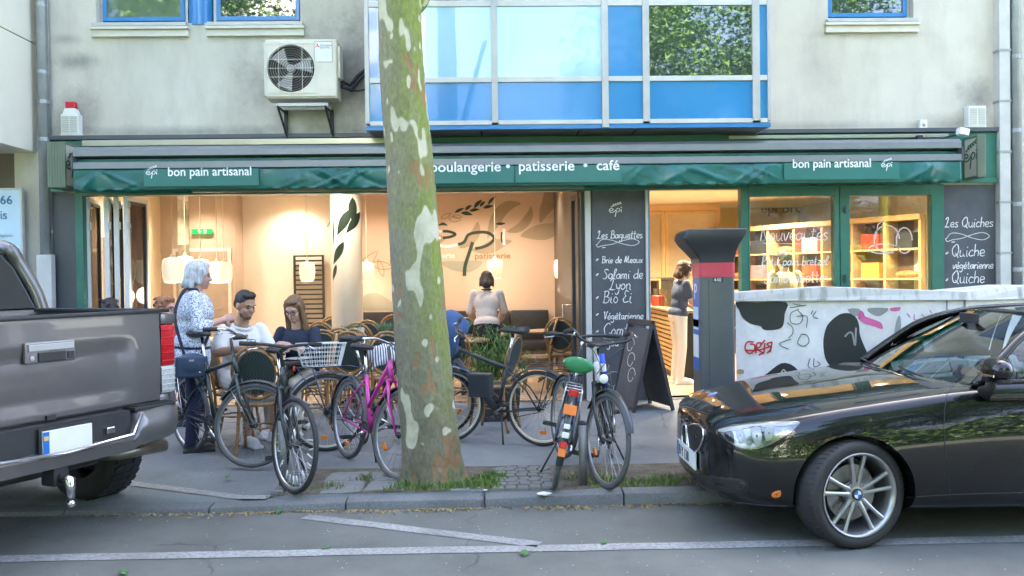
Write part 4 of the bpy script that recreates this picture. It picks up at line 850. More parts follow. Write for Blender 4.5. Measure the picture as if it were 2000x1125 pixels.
dr = thing('exit_door', 'plain tan door under the green exit sign', 'door', (-5.72, 15.5, FZ)); mb = MB(); mb.box(0, .92, -.04, -.002, 0, 2.05, ch=.005); mb.build('leaf', mat('door_tan', (.42, .33, .26), .6), dr); mb = MB(); frame(mb, -.06, .98, -.01, 2.11, -.03, -.001, .058); mb.build('frame', 'wall_white', dr)
mb = MB(); mb.tube([(.82, -.04, 1.02), (.82, -.09, 1.02), (.7, -.09, 1.02)], .009, 8); mb.build('handle', 'alu', dr)
a, c = at(374, 457, 15.4), at(412, 447, 15.4); es = thing('exit_sign', 'small green emergency exit sign on the back wall', 'sign', (a.x, 15.42, a.z)); w, h = c.x-a.x, c.z-a.z
MB().box(0, w, 0, .06, 0, h).build('box', mat('exit_green', (.0, .22, .04), .4, var=0, emit=.06, ecol=(0, .8, .15)), es)
mb = MB(); mb.prism([(w*.28, h*.5), (w*.4, h*.15), (w*.4, h*.38), (w*.5, h*.38), (w*.5, h*.62), (w*.4, h*.62), (w*.4, h*.85)], -.004, 0); mb.build('arrow', 'letter_white', es); mb = MB(); frame(mb, w*.6, w*.74, h*.15, h*.85, -.004, 0, .012); mb.build('door_symbol', 'letter_white', es)
p = at(575, 660, 15.9); q = at(632, 498, 15.9); sl = thing('slatted_panel', 'black slatted wooden panel leaning on the white recess wall', 'panel', (p.x, 15.9, FZ)); w, h = q.x-p.x, q.z-FZ
mat('black_wood', (.03, .028, .02), .5, var=.2)
for x in (0, w-.035): MB().box(x, x+.035, 0, .05, 0, h).build('post', 'black_wood', sl)
n = 22
for i in range(n): MB().box(.036, w-.036, .005, .03, h-.03-i*h/n, h-i*h/n).build('slat', 'black_wood', sl)
mb = MB()
for i in range(5): mb.tube([(v.x, v.y, v.z) for v in smooth_pts([(-3.1+.1*i, 15.99, 2.6+.05*i), (-3.0+.1*i, 15.99, 2.7-.1*i), (-2.9+.05*i, 15.99, 2.55+.1*i), (-2.85, 15.99, 2.3+.1*i)], 4)], .006, 4)
mb.build('wall_scroll', 'mural_line', None); tag(bpy.data.objects['wall_scroll'], 'thin painted scrollwork beside the column', 'drawing')
mat('black_leather', (.025, .023, .025), .45, var=.2); bn = thing('banquette', 'long black padded bench along the mural wall', 'bench', (-2.35, 14.3, FZ))
for i in range(5): MB().box(i*.66, i*.66+.65, .18, .29, .42, .95, ch=.03).build('back_cushion', 'black_leather', bn, auto=40); MB().box(i*.66, i*.66+.65, -.3, .17, .3, .45, ch=.03).build('seat_cushion', 'black_leather', bn, auto=40)
MB().box(.02, 3.28, -.27, .28, 0, .3).build('plinth', 'brown_dark', bn)
mb = MB(); mb.tube([(0, 0, 0), (0, 0, 2.35)], .055, 16); o = mb.build('glass_tube', mat('tube_glass', (.62, .55, .3), .1, .4, var=.3, vs=3), smooth=True); o.location = (at(1128, 500, 12.4).x, 12.4, FZ); tag(o, 'golden vertical tube at the right end of the mural', 'tube')
MB().lathe([(.062, 0), (.062, .04)], 16).build('band', 'chrome_strip', o).location = (0, 0, 1.72)
hs_ = thing('bar_stand', 'chrome stand with two hoops beside the right door leaf', 'stand', (at(1118, 700, 11.6).x, 11.6, FZ)); MB().tube([(-.12, 0, 0), (-.12, 0, 1.13), (.14, 0, 1.13), (.14, 0, 0)], .014, 8).build('hoop', 'chrome_strip', hs_, smooth=True); MB().tube([(-.12, 0, .62), (.14, 0, .62)], .012, 8).build('crossbar', 'chrome_strip', hs_)
# ------------------------------------------------------------------ bistro chairs and tables
mat('cane', (.3, .155, .05), .4, var=.3, vs=14, coat=.2)
m, nt, b = new_mat('weave'); tc = N(nt, 'ShaderNodeTexCoord').outputs['Object']
wv = N(nt, 'ShaderNodeTexChecker'); wv.inputs['Scale'].default_value = 75; nt.links.new(tc, wv.inputs[0]); wv.inputs[1].default_value = (.012, .022, .02, 1); wv.inputs[2].default_value = (.06, .085, .08, 1)
nt.links.new(wv.outputs[0], b.inputs['Base Color']); b.inputs['Roughness'].default_value = .55
def make_chair():
    t = thing('bistro_chair', 'x', 'chair', group='rattan bistro chairs')
    ring = lambda w, h, cz, y, n=20: [(w*cos(a), y+.06*(sin(a)), cz+h*sin(a)) for a in [2*pi*i/n for i in range(n)]]
    mb = MB(); mb.lathe([(0, .455), (.19, .46), (.2, .45), (.19, .44), (0, .435)], 20); mb.build('seat', 'weave', t, smooth=True)
    mb = MB(); mb.tube([(.205*cos(a*pi/10), .205*sin(a*pi/10), .45) for a in range(20)], .018, 8, closed=True); mb.build('seat_rim', 'cane', t, smooth=True)
    P = ring(.2, .235, .73, .215); mb = MB(); mb.tube(P, .016, 8, closed=True); mb.tube(ring(.165, .2, .73, .218), .01, 6, closed=True); mb.build('back_frame', 'cane', t, smooth=True)
    Q = ring(.16, .195, .73, .217); mb = MB(); n = len(Q); mb.add(Q+[(q[0], q[1]+.012, q[2]) for q in Q], [tuple(range(n)), tuple(range(2*n-1, n-1, -1))]+[(i, (i+1) % n, n+(i+1) % n, n+i) for i in range(n)]); mb.build('back_weave', 'weave', t)
    for sx in (-1, 1):
        MB().tube([(v.x, v.y, v.z) for v in smooth_pts([(sx*.15, -.14, .44), (sx*.165, -.16, .2), (sx*.18, -.19, 0)], 3)], .014, 8).build('leg', 'cane', t, smooth=True)
        MB().tube([(v.x, v.y, v.z) for v in smooth_pts([(sx*.175, .2, .62), (sx*.16, .17, .44), (sx*.17, .18, .2), (sx*.185, .22, 0)], 3)], .015, 8).build('leg', 'cane', t, smooth=True)
        MB().tube([(v.x, v.y, v.z) for v in smooth_pts([(sx*.165, -.155, .3), (sx*.13, -.0, .41), (sx*.168, .17, .3)], 4)], .009, 6).build('side_brace', 'cane', t, smooth=True)
    MB().tube([(.14*cos(a*pi/8), .14*sin(a*pi/8), .23) for a in range(16)], .009, 6, closed=True).build('stretcher_ring', 'cane', t, smooth=True)
    return t
chair0 = make_chair(); chairs_used = []
def chair(px, Y, rz, label, z=G, x=None):
    o = chair0 if not chairs_used else copy_tree(chair0); chairs_used.append(1)
    o.location = (x if x is not None else at(px, 700, Y).x, Y, z); o.rotation_euler = (0, 0, rz); o['label'] = label; return o
# at rz = 0 the chair looks towards -y (its back is on the +y side)
chair(508, 7.62, pi+.1, 'empty rattan bistro chair with its back to the street in front of the seated man')
chair(462, 8.3, RAD(95), 'rattan bistro chair under the man in white')
chair(604, 8.75, RAD(-75), 'rattan bistro chair under the woman in navy')
chair(688, 9.45, pi, 'rattan bistro chair right of the seated woman, oval back to the street')
chair(672, 10.15, pi, 'rattan bistro chair tucked behind the one right of the seated woman')
chair(757, 9.35, pi+.1, 'rattan bistro chair just left of the tree trunk, back to the street')
chair(722, 9.9, RAD(150), 'rattan bistro chair half hidden between the two left of the trunk', )
chair(893, 9.9, pi-.2, 'rattan bistro chair right of the trunk under a blue jacket')
chair(962, 8.55, RAD(250), 'rattan bistro chair turned sideways in front of the bamboo')
chair(1050, 11.3, RAD(262), 'rattan bistro chair inside seen from the side by the black bench', FZ)
chair(1097, 11.6, RAD(170), 'rattan bistro chair inside with its back to the street near the right door leaf', FZ)
chair(640, 11.3, RAD(170), 'rattan bistro chair inside in front of the white column', FZ)
chair(622, 9.8, RAD(200), 'rattan bistro chair directly behind the seated woman')
chair(707, 11.0, RAD(175), 'rattan bistro chair at the threshold below the column', FZ)
chair(738, 11.6, RAD(160), 'rattan bistro chair inside between the column and the trunk', FZ)
chair(655, 12.3, RAD(20), 'rattan bistro chair inside left of the column facing the street', FZ)
chair(770, 12.6, RAD(10), 'rattan bistro chair inside by the black bench left of the trunk', FZ)
chair(905, 11.9, RAD(190), 'rattan bistro chair inside left of the waiter', FZ)
mat('table_top', (.035, .03, .03), .25, var=.2, coat=.3); mat('table_wood', (.3, .19, .1), .4, var=.2); mat('cast_iron', (.02, .02, .022), .5)
def table(px, Y, label, z=G, m='table_top', r=.34, x=None):
    t = thing('bistro_table', label, 'table', (x if x is not None else at(px, 700, Y).x, Y, z), group='bistro tables')
    MB().lathe([(0, .715), (r-.01, .715), (r, .722), (r, .738), (r-.01, .745), (0, .745)], 32).build('table_top', m, t, auto=40); MB().tube([(0, 0, .03), (0, 0, .715)], [.035, .022], 12).build('pillar', 'cast_iron', t, smooth=True)
    for k in range(4): MB().tube([(0, 0, .1), (.14*cos(k*pi/2+.7), .14*sin(k*pi/2+.7), .06), (.25*cos(k*pi/2+.7), .25*sin(k*pi/2+.7), .012)], [.02, .016, .012], 6).build('foot', 'cast_iron', t, smooth=True)
    return t
T1 = table(552, 8.45, 'dark round table between the seated man and woman')
TBL = [table(690, 10.35, 'brown table with a potted plant in front of the column', G, 'table_wood'), table(752, 10.6, 'brown table with a potted plant left of the trunk', FZ, 'table_wood'), table(905, 10.75, 'brown table with a menu stand right of the trunk', FZ, 'table_wood'), table(375, 10.8, 'brown table with a potted plant behind the grey haired woman', FZ, 'table_wood'), table(1075, 12.3, 'brown table inside near the right door leaf', FZ, 'table_wood')]
mat('pot_white', (.72, .7, .66), .4); mat('lavender', (.1, .19, .1), .7, var=.4, vs=20); mat('lavender_tip', (.2, .2, .3), .7, var=.3)
def potted(x, y, z, label, s=1):
    t = thing('potted_plant', label, 'potted plant', (x, y, z)); MB().lathe([(.04*s, 0), (.052*s, .08*s), (.046*s, .08*s), (.04*s, .07*s), (0, .07*s)], 16).build('pot', 'pot_white', t, auto=40); mb = MB(); rn = random.Random(int(x*100))
    for i in range(160):
        a, l = rn.uniform(0, 6.28), rn.uniform(.06, .16)*s; sp = rn.uniform(.1, .9); p0 = (rn.uniform(-.03, .03)*s, rn.uniform(-.03, .03)*s, .07*s); p1 = (p0[0]+cos(a)*l*sp, p0[1]+sin(a)*l*sp, .07*s+l); w = .005*s
        mb.add([(p0[0]-w, p0[1], p0[2]), (p0[0]+w, p0[1], p0[2]), (p1[0]+w, p1[1], p1[2]), (p1[0]-w, p1[1], p1[2]), ((p0[0]+p1[0])/2, (p0[1]+p1[1])/2-w*2, (p0[2]+p1[2])/2)], [(0, 1, 4), (1, 2, 4), (2, 3, 4), (3, 0, 4)])
    mb.build('foliage', 'lavender', t, fix=False); return t
for tb, lb in zip(TBL[:4], ('in front of the column', 'just left of the tree trunk', 'just right of the tree trunk', 'behind the grey haired woman')):
    potted(tb.location.x+(.0), tb.location.y, tb.location.z+.746, 'white pot of lavender on the table '+lb)
p = at(497, 675, 8.4); potted(T1.location.x-.22, 8.42, G+.746, 'small lavender pot on the dark table beside the man', 1.0)
mat('card_pink', (.66, .5, .42), .7, var=.1)
for (px, py, Y, l) in ((392, 622, 10.8, 'pale menu card standing behind the grey haired woman'), (440, 615, 11.6, 'pale pink menu card left of the seated man'), (700, 630, 10.3, 'pale menu card beside the plant in front of the column'), (885, 650, 10.75, 'white menu card right of the tree trunk')):
    zt = G+.746 if Y < 10.4 else FZ+.746
    if 11 < Y: zt = FZ+.746
    x = at(px, py, Y).x; o = MB().prism([(-.07, 0), (.07, 0), (.07, .2), (-.07, .2)], -.002, .002).build('menu_card', 'card_pink'); o.location = (x, Y, zt); o.rotation_euler = (RAD(-8), 0, .2); tag(o, l, 'menu card')
table(440, 11.6, 'brown table with a pink menu card left of the seated man', FZ, 'table_wood')
# on the dark table: cup, glass, plate, papers
mat('china', (.75, .74, .72), .25)
o = MB().lathe([(.025, 0), (.04, .03), (.045, .075), (.041, .075), (.036, .03), (0, .008)], 20); o.tube([(.042, 0, .06), (.07, 0, .055), (.07, 0, .03), (.038, 0, .022)], .005, 6); cup = o.build('coffee_cup', 'china', smooth=True); cup.location = (T1.location.x-.02, 8.35, G+.76); tag(cup, 'white coffee cup on the dark table', 'cup')
o = MB().lathe([(.04, 0), (.085, .012), (.083, .016), (.04, .006), (0, .006)], 24).build('saucer', 'china', smooth=True); o.location = (T1.location.x-.02, 8.35, G+.746); tag(o, 'white saucer under the coffee cup', 'saucer')
o = MB().lathe([(.06, 0), (.12, .015), (.118, .019), (.06, .006), (0, .006)], 24).build('plate', 'china', smooth=True); o.location = (T1.location.x+.17, 8.4, G+.746); tag(o, 'white plate in front of the seated woman', 'plate')
o = MB().lathe([(.032, 0), (.035, .1), (.033, .1), (.03, .006), (0, .006)], 16).build('drinking_glass', mat('striped_glass', (.5, .5, .5), .2, var=.9, vs=60), smooth=True); o.location = (T1.location.x-.13, 8.27, G+.746); tag(o, 'striped grey glass beside the coffee cup', 'glass')
mb = MB(); mb.ball((0, 0, 0), (.2, .12, .25), 14, 10)
for i, v in enumerate(mb.v): mb.v[i] = (v[0]*(1+.15*sin(v[2]*19)), v[1]*(1+.2*sin(v[0]*31+v[2]*11)), v[2]*(1 if v[2] > 0 else 1.25))
o = mb.build('blue_jacket', mat('denim', (.05, .1, .22), .8, var=.25, vs=9), smooth=True); o.location = (at(881, 665, 9.75).x, 9.72, 1.0); tag(o, 'blue jacket hung over the chair right of the trunk', 'jacket')
# ------------------------------------------------------------------ sales area
mat('wood_pale', (.5, .34, .16), .45, var=.15, vs=3); mat('wood_dark', (.16, .09, .045), .5, var=.2)
sc_ = thing('glazed_screen', 'wood framed glazed screen at the back of the sales area', 'screen', (1.13, 16.3, FZ))
for x in (.0, .95, 2.12, 2.2, 3.2): MB().box(x, x+.06, 0, .06, 0, 2.85).build('post', 'wood_pale', sc_)
for z in (1.62, 2.68):
    for a, c in ((.061, .949), (1.011, 2.119), (2.261, 3.199)): MB().box(a, c, .005, .055, z, z+.06).build('rail', 'wood_pale', sc_)
for a, c in ((.061, .949), (1.011, 2.119), (2.261, 3.199)):
    MB().box(a, c, .02, .03, 1.681, 2.679).build('pane', mat('pane_beige', (.4, .33, .22), .12, var=.1), sc_); MB().box(a, c, .02, .03, .1, 1.619).build('pane', 'pane_beige', sc_)
MB().box(-.0, 3.26, -.02, .08, 2.75, 2.87).build('head_board', 'wood_pale', sc_)
for i, (x, z, a, L) in enumerate(((.25, 1.36, .15, .5), (.7, 1.3, .6, .55), (.95, 1.35, 1.3, .5), (1.45, 1.5, 1.1, .75), (1.2, 1.3, .4, .5))):
    MB().prism(xf2(leaf_shape(L, .16), x, z, a), -.012, -.002).build('painted_leaf', mat('leaf_green', (.03, .1, .03), .6), sc_)
ct = thing('counter', 'bakery counter with slatted wooden front', 'counter', (2.62, 12.0, FZ))
MB().box(.03, .7, 0, 3.3, 0, .97).build('body', 'black_wood', ct); MB().box(-.02, .75, -.02, 3.32, .971, 1.01, ch=.006).build('counter_top', 'wood_pale', ct)
for i in range(13): MB().box(0, .029, 0, 3.3, .1+i*.067, .1+i*.067+.045).build('slat', 'wood_pale', ct)
MB().box(.1, .12, .1, 3.2, 1.011, 1.3).build('glass_guard', 'shop_glass', ct)
CI = [('cake_dome', 'glass cake stand on the counter', (2.78, 15.0), lambda mb: mb.lathe([(.1, 0), (.02, .03), (.02, .12), (.14, .13), (.14, .14), (0, .14)], 16), 'alu', 'cake stand'), ('cash_lantern', 'bright tall lantern box on the counter behind the customer', (2.72, 14.3), lambda mb: frame(mb, -.1, .1, 0, .45, -.08, .08, .03), 'wood_pale', 'lantern'),
      ('red_tin', 'red tin on the near part of the counter', (2.72, 14.0), lambda mb: mb.lathe([(.1, 0), (.1, .16), (.09, .17), (0, .17)], 16), 'pack_red', 'tin'), ('bread_loaf', 'round golden loaf on the counter', (2.95, 14.4), lambda mb: mb.ball((0, 0, .1), (.16, .13, .11), 12, 8), 'pack_orange', 'bread'),
      ('flower_pot', 'red and white flowers on the counter', (3.05, 13.6), lambda mb: [mb.ball((random.uniform(-.12, .12), random.uniform(-.12, .12), .25+random.uniform(0, .15)), .05, 7, 5) for _ in range(14)]+[mb.lathe([(.06, 0), (.08, .2), (0, .2)], 12)], 'pack_pink', 'flowers'),
      ('coffee_machine', 'dark coffee machine at the far end of the counter', (2.8, 15.2-.55), lambda mb: (mb.box(-.1, .3, -.2, .2, 0, .42, ch=.02), mb.box(-.15, .3, -.22, .22, .42, .47, ch=.01)), 'black_wood', 'coffee machine')]
for nm, lb, (x, y), fn, mm, ca in CI:
    mb = MB(); fn(mb); o = mb.build(nm, mm, smooth=False); o.location = (x, y, FZ+1.011); tag(o, lb, ca)
# shelf wall behind the windows (runs diagonally)
pa, pb = Vector((4.05, 16.6)), Vector((6.3, 12.4)); L = (pb-pa).length; rzs = atan2(pb.y-pa.y, pb.x-pa.x)
bs_ = thing('bread_shelf', 'long wooden bread shelf wall seen through the shop windows', 'shelf', (pa.x, pa.y, FZ), rzs)
MB().box(0, L, .3, .34, 0, 2.3).build('back_panel', 'wood_dark', bs_); MB().box(-.02, L+.02, -.03, .36, 2.3, 2.38).build('cornice', 'wood_pale', bs_); n = 8
for i in range(n+1): MB().box(L*i/n-.02, L*i/n+.02, 0, .299, 0, 2.299).build('upright', 'wood_pale', bs_)
for i in range(n):
    for z in (.5, .95, 1.4, 1.85): MB().box(L*i/n+.021, L*(i+1)/n-.021, .01, .298, z, z+.03).build('shelf_board', 'wood_pale', bs_)
loaf = MB(); loaf.tube([(-.2, 0, .05), (-.15, 0, .055), (0, 0, .06), (.15, 0, .055), (.2, 0, .05)], [.02, .045, .055, .045, .02], 10); loaf_me = loaf.mesh('loaf'); loaf_me.materials.append(mat('crust', (.42, .2, .06), .6, var=.35, vs=12)); loaf_me.polygons.foreach_set('use_smooth', [True]*len(loaf_me.polygons))
ORD = ('farthest', 'second farthest', 'third farthest', 'fourth farthest', 'fourth nearest', 'third nearest', 'second nearest', 'nearest')
box_me = MB().box(-.16, .16, -.1, .1, 0, .24, ch=.01).mesh('box'); ROWN = ('bottom', 'second', 'third', 'top'); Mr = Matrix.Translation(bs_.location) @ Matrix.Rotation(rzs, 4, 'Z')
for i in range(n):
    for j, z in enumerate((.53, .98, 1.43, 1.88)):
        if random.random() < .12: continue
        q = random.choice((0, 1, 1)) if i > 2 else random.choice((0, 0, 1)); o = bpy.data.objects.new('bread_loaf' if q else 'gift_box', loaf_me if q else box_me.copy()); COL.objects.link(o); o.location = Mr @ Vector((L*(i+.5)/n, .14, z+.001)); o.rotation_euler = (0, 0, rzs+random.uniform(-.1, .1))
        c_ = (j*3+i) % 5
        if not q: o.data.materials.append(PK[c_])
        tag(o, ('brown loaf' if q else PKN[c_]+' box')+f' on the {ROWN[j]} board, {ORD[i]} bay of the bread shelf', 'bread' if q else 'box', 'goods on the bread shelf')
p = at(1600, 400, 17.5); letters('épi Brot-Café', .3, (p.x-1.2, 17.59, p.z-.15), 'mural_line', bpy.data.objects['wall.006'] if 'wall.006' in bpy.data.objects else None, bold=.002)
# ------------------------------------------------------------------ trees
def bark_mat():
    m, nt, b = new_mat('plane_bark'); tc = N(nt, 'ShaderNodeTexCoord').outputs['Object']; sp = N(nt, 'ShaderNodeSeparateXYZ'); nt.links.new(tc, sp.inputs[0])
    n1 = noise(nt, 2.2, 5, .6, vec=tc); side = MATH(nt, 'ADD', MATH(nt, 'MULTIPLY', sp.outputs[0], 2.1), MATH(nt, 'ADD', n1, MATH(nt, 'MULTIPLY', sp.outputs[2], .09)))
    base = ramp(nt, side, [(.3, (.2, .19, .12)), (.55, (.2, .23, .06)), (.9, (.2, .28, .012))])
    low = MATH(nt, 'MULTIPLY', sp.outputs[2], .5); base = mixc(nt, ramp(nt, low, [(.1, .7), (.75, 0.0)]), base, (.16, .14, .09))
    fine = ramp(nt, noise(nt, 30, 5, .7, vec=tc, mapscale=(1, 1, .35)), [(.3, .72), (.7, 1.15)]); base = mixc(nt, 1, base, fine, 'MULTIPLY')
    n2 = noise(nt, 4.2, 3, .55, vec=tc, mapscale=(1.5, 1.5, .55)); br = ramp(nt, n2, [(.58, 0.0), (.63, .75)])
    zlim = ramp(nt, MATH(nt, 'MULTIPLY', sp.outputs[2], .25), [(.1, .3), (.25, 1.0), (.62, .55), (.8, .2)]); base = mixc(nt, MATH(nt, 'MULTIPLY', br, zlim), base, (.27, .14, .065))
    mp = N(nt, 'ShaderNodeMapping'); mp.inputs['Location'].default_value = (3.7, 1.2, 5.1); nt.links.new(tc, mp.inputs[0])
    n3 = noise(nt, 5.2, 2.5, .5, vec=mp.outputs[0], mapscale=(1.25, 1.25, .62)); z3 = MATH(nt, 'SUBTRACT', n3, MATH(nt, 'MULTIPLY', MATH(nt, 'LESS_THAN', sp.outputs[2], .9), .12))
    cr = ramp(nt, z3, [(.605, 0.0), (.617, 1.0)]); base = mixc(nt, cr, base, (.5, .48, .34))
    n4 = noise(nt, 11, 1.5, .45, vec=mp.outputs[0], mapscale=(1.2, 1.2, .8)); c4 = ramp(nt, n4, [(.7, 0.0), (.715, 1.0)]); base = mixc(nt, c4, base, (.48, .46, .32))
    nt.links.new(base, b.inputs['Base Color']); b.inputs['Roughness'].default_value = .85
    h = MATH(nt, 'ADD', MATH(nt, 'MULTIPLY', MATH(nt, 'ADD', cr, c4), -.5), noise(nt, 40, 4, .7, vec=tc, mapscale=(1, 1, .4))); bump(nt, b, h, .55, .008)
bark_mat()
m, nt, b = new_mat('leaf_crown'); oi = N(nt, 'ShaderNodeTexCoord').outputs['Object']
nt.links.new(ramp(nt, noise(nt, 1.4, 4, .7, vec=oi), [(.3, (.035, .09, .012)), (.55, (.085, .17, .025)), (.75, (.15, .24, .04))]), b.inputs['Base Color']); b.inputs['Roughness'].default_value = .5
b.inputs['Transmission Weight'].default_value = 0; 
def crown_mesh(seed, clumps, R, leaf=.13, per=85, squash=.8):
    rn = random.Random(seed); mb = MB()
    for c in range(clumps):
        while True:
            d = Vector((rn.uniform(-1, 1), rn.uniform(-1, 1), rn.uniform(-1, 1)))
            if .35 < d.length < 1: break
        cx = Vector((d.x*R, d.y*R, d.z*R*squash)); cr = R*rn.uniform(.14, .26)
        for k in range(per):
            o = Vector((rn.gauss(0, .5), rn.gauss(0, .5), rn.gauss(0, .35)))*cr; p = cx+o
            a = Vector((rn.uniform(-1, 1), rn.uniform(-1, 1), rn.uniform(-.6, .2))).normalized(); u = a.cross(Vector((rn.uniform(-1, 1), rn.uniform(-1, 1), 1))).normalized(); s = leaf*rn.uniform(.6, 1.2)
            mb.add([p-u*s*.5, p+a*s*.5-u*s*.05, p+u*s*.5+a*s*.1, p+a*s*1.1], [(0, 1, 3), (1, 2, 3)])
    return mb.mesh('crown')
def trunk(mb, pts, rs, n=40, wob=.05, seed=2, flare=0):
    rn = random.Random(seed); ph = [rn.uniform(0, 6.28) for _ in range(8)]; rows = []
    P = smooth_pts(pts, 14 if wob < .04 else 8); k = len(P)
    for i, p in enumerate(P):
        t = i/(k-1); f = t*(len(rs)-1); j = min(int(f), len(rs)-2); r = rs[j]+(rs[j+1]-rs[j])*(f-j); row = []
        for a in range(n):
            an = 2*pi*a/n; w = 1+wob*(.5*sin(2*an+ph[0]+p.z*1.1)+.35*sin(3*an+ph[1]-p.z*1.9)+.25*sin(5*an+ph[2]+p.z*3.1))
            for (ba, bz, bh, br) in BURL: 
                if flare > .2 and wob < .04: da = (an-ba+pi) % (2*pi)-pi; w += bh*math.exp(-((da*.9)**2+((p.z-bz)/1.1)**2)/br**2)
            w += flare*math.exp(-max(0, p.z)/.13)*(.55+.45*sin(4*an+ph[3]))
            row.append((p.x+r*w*cos(an), p.y+r*w*sin(an), p.z))
        rows.append(row)
    mb.grid(rows, closed=True)
BURL = [(4.75, .55, .1, .3), (4.3, 1.0, .05, .35), (5.2, 1.35, .06, .25), (4.5, 1.9, .05, .3), (5.0, 2.5, .06, .22), (4.1, 2.9, .05, .3)]
tb = gnd(846, 940, G); top = at(786, 0, 6.42); T0 = Vector((tb.x, 6.4, G))
tree = thing('plane_tree', 'mottled plane tree trunk standing in the strip before the cafe', 'tree', T0)
L_ = lambda px, py: at(px, py, 6.4)-T0
from mathutils import noise as mn
pts = [(0, 0, -.1), tuple(L_(846, 925)), tuple(L_(832, 760)), tuple(L_(817, 560)), tuple(L_(800, 330)), tuple(L_(784, 120)), tuple(L_(781, -40)), tuple(L_(776, -300)), tuple(L_(770, -700))]
def bark_trunk(pts, rs, NA=190, NZ=560):
    P = smooth_pts(pts, 12); zs = [p.z for p in P]; ztop = zs[-1]; rows = []; cols = []
    for i in range(NZ+1):
        t = i/NZ; z = -.1+(ztop+.1)*(t**1.25); j = max(0, min(len(P)-2, next((k for k in range(len(P)-1) if P[k+1].z >= z), len(P)-2))); q = (z-P[j].z)/max(1e-6, P[j+1].z-P[j].z); c = P[j].lerp(P[j+1], q); f = (j+q)/(len(P)-1)*(len(rs)-1); a = min(int(f), len(rs)-2); r = rs[a]+(rs[a+1]-rs[a])*(f-a); row = []
        for k in range(NA):
            an = 2*pi*k/NA; w = 1+.02*sin(2*an+z*1.1)+.012*sin(3*an-z*1.9)+.01*sin(5*an+z*3.1)
            for (ba, bz, bh, br) in BURL: da = (an-ba+pi) % (2*pi)-pi; w += bh*math.exp(-((da*.9)**2+((z-bz)/.9)**2)/br**2)
            w += .26*math.exp(-max(0, z)/.12)*(.5+.5*sin(4*an+1.0))
            s3 = Vector((cos(an)*.2, sin(an)*.2, z)); v = Vector((s3.x*5.5, s3.y*5.5, z*2.7)); n1 = mn.noise(v+Vector((7.3, 1.2, 4.4)))+.35*mn.noise(v*2.7); n2 = mn.noise(Vector((s3.x*13, s3.y*13, z*8.5))+Vector((1, 5, 2)))
            up = max(0, min(1, (z-.9)/1.2)); th = .5-.16*up; cream = max(0, min(1, (n1-th)/.03)); spot = max(0, min(1, (n2-.6+.06*up)/.03)); cream = max(cream, spot)
            n3 = mn.noise(v*.9+Vector((2.2, 8.1, 3.3)))+.5*mn.noise(v*3.1); brown = max(0, min(1, (n3-.42)/.06))*(1-cream); plate = max(0, min(1, (mn.noise(v*1.5+Vector((4, 4, 9)))+.3*mn.noise(v*5)-.05)/.04))
            rr = r*w-.0045*cream-.003*brown+.003*plate+.0022*mn.noise(s3*38)*(1-.6*cream)+(.004*mn.noise(s3*16) if z < .9 else 0)
            row.append((c.x+rr*cos(an), c.y+rr*sin(an), z)); cols.append((cream, brown, plate, 1))
        rows.append(row)
    mb = MB(); mb.grid(rows, closed=True); me = mb.mesh('trunk'); ca = me.color_attributes.new('bark', 'FLOAT_COLOR', 'POINT'); ca.data.foreach_set('color', [x for c in cols for x in c]); return me
m, nt, b = new_mat('plane_bark_near'); tc = N(nt, 'ShaderNodeTexCoord').outputs['Object']; sp = N(nt, 'ShaderNodeSeparateXYZ'); nt.links.new(tc, sp.inputs[0]); at_ = N(nt, 'ShaderNodeAttribute', attribute_name='bark'); sc3 = N(nt, 'ShaderNodeSeparateColor'); nt.links.new(at_.outputs['Color'], sc3.inputs[0])
side = MATH(nt, 'ADD', MATH(nt, 'MULTIPLY', sp.outputs[0], 2.0), MATH(nt, 'ADD', noise(nt, 3, 5, .65, vec=tc), MATH(nt, 'MULTIPLY', sp.outputs[2], .2)))
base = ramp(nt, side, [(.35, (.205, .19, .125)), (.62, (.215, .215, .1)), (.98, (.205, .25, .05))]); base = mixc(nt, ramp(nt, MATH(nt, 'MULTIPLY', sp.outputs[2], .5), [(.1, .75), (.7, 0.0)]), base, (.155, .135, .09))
base = mixc(nt, MATH(nt, 'MULTIPLY', sc3.outputs[2], .35), base, (.25, .235, .16)); base = mixc(nt, 1, base, ramp(nt, noise(nt, 45, 5, .75, vec=tc, mapscale=(1, 1, .4)), [(.3, .66), (.7, 1.2)]), 'MULTIPLY')
base = mixc(nt, MATH(nt, 'MULTIPLY', sc3.outputs[1], .7), base, (.28, .15, .07)); cc = ramp(nt, noise(nt, 9, 4, .6, vec=tc), [(.3, (.42, .4, .27)), (.7, (.56, .54, .4))]); base = mixc(nt, sc3.outputs[0], base, cc)
nt.links.new(base, b.inputs['Base Color']); b.inputs['Roughness'].default_value = .88; bump(nt, b, noise(nt, 60, 5, .75, vec=tc, mapscale=(1, 1, .45)), .5, .006)
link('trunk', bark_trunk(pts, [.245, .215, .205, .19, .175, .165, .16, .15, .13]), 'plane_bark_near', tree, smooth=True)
e = Vector(pts[-1])
for i, (dx, dy, dz) in enumerate(((2.0, -1.4, 2.2), (-2.2, -.8, 2.0), (.4, -2.6, 2.5), (.6, 1.6, 2.4), (-1.0, 1.5, 2.8))):
    mb = MB(); mb.tube(smooth_pts([e-Vector((0, 0, .6)), e+Vector((dx*.3, dy*.3, dz*.2)), e+Vector((dx, dy, dz*.8)), e+Vector((dx*1.4, dy*1.4, dz*1.4))], 5), [.11]+[.1-.005*k for k in range(15)], 10); mb.build('limb', 'plane_bark', tree, smooth=True)
mb = MB(); mb.tube(smooth_pts([L_(800, 20), L_(826, -10), L_(850, -120), L_(930, -420)], 5), [.09]+[.075-.003*k for k in range(15)], 12); mb.build('limb', 'plane_bark', tree, smooth=True)
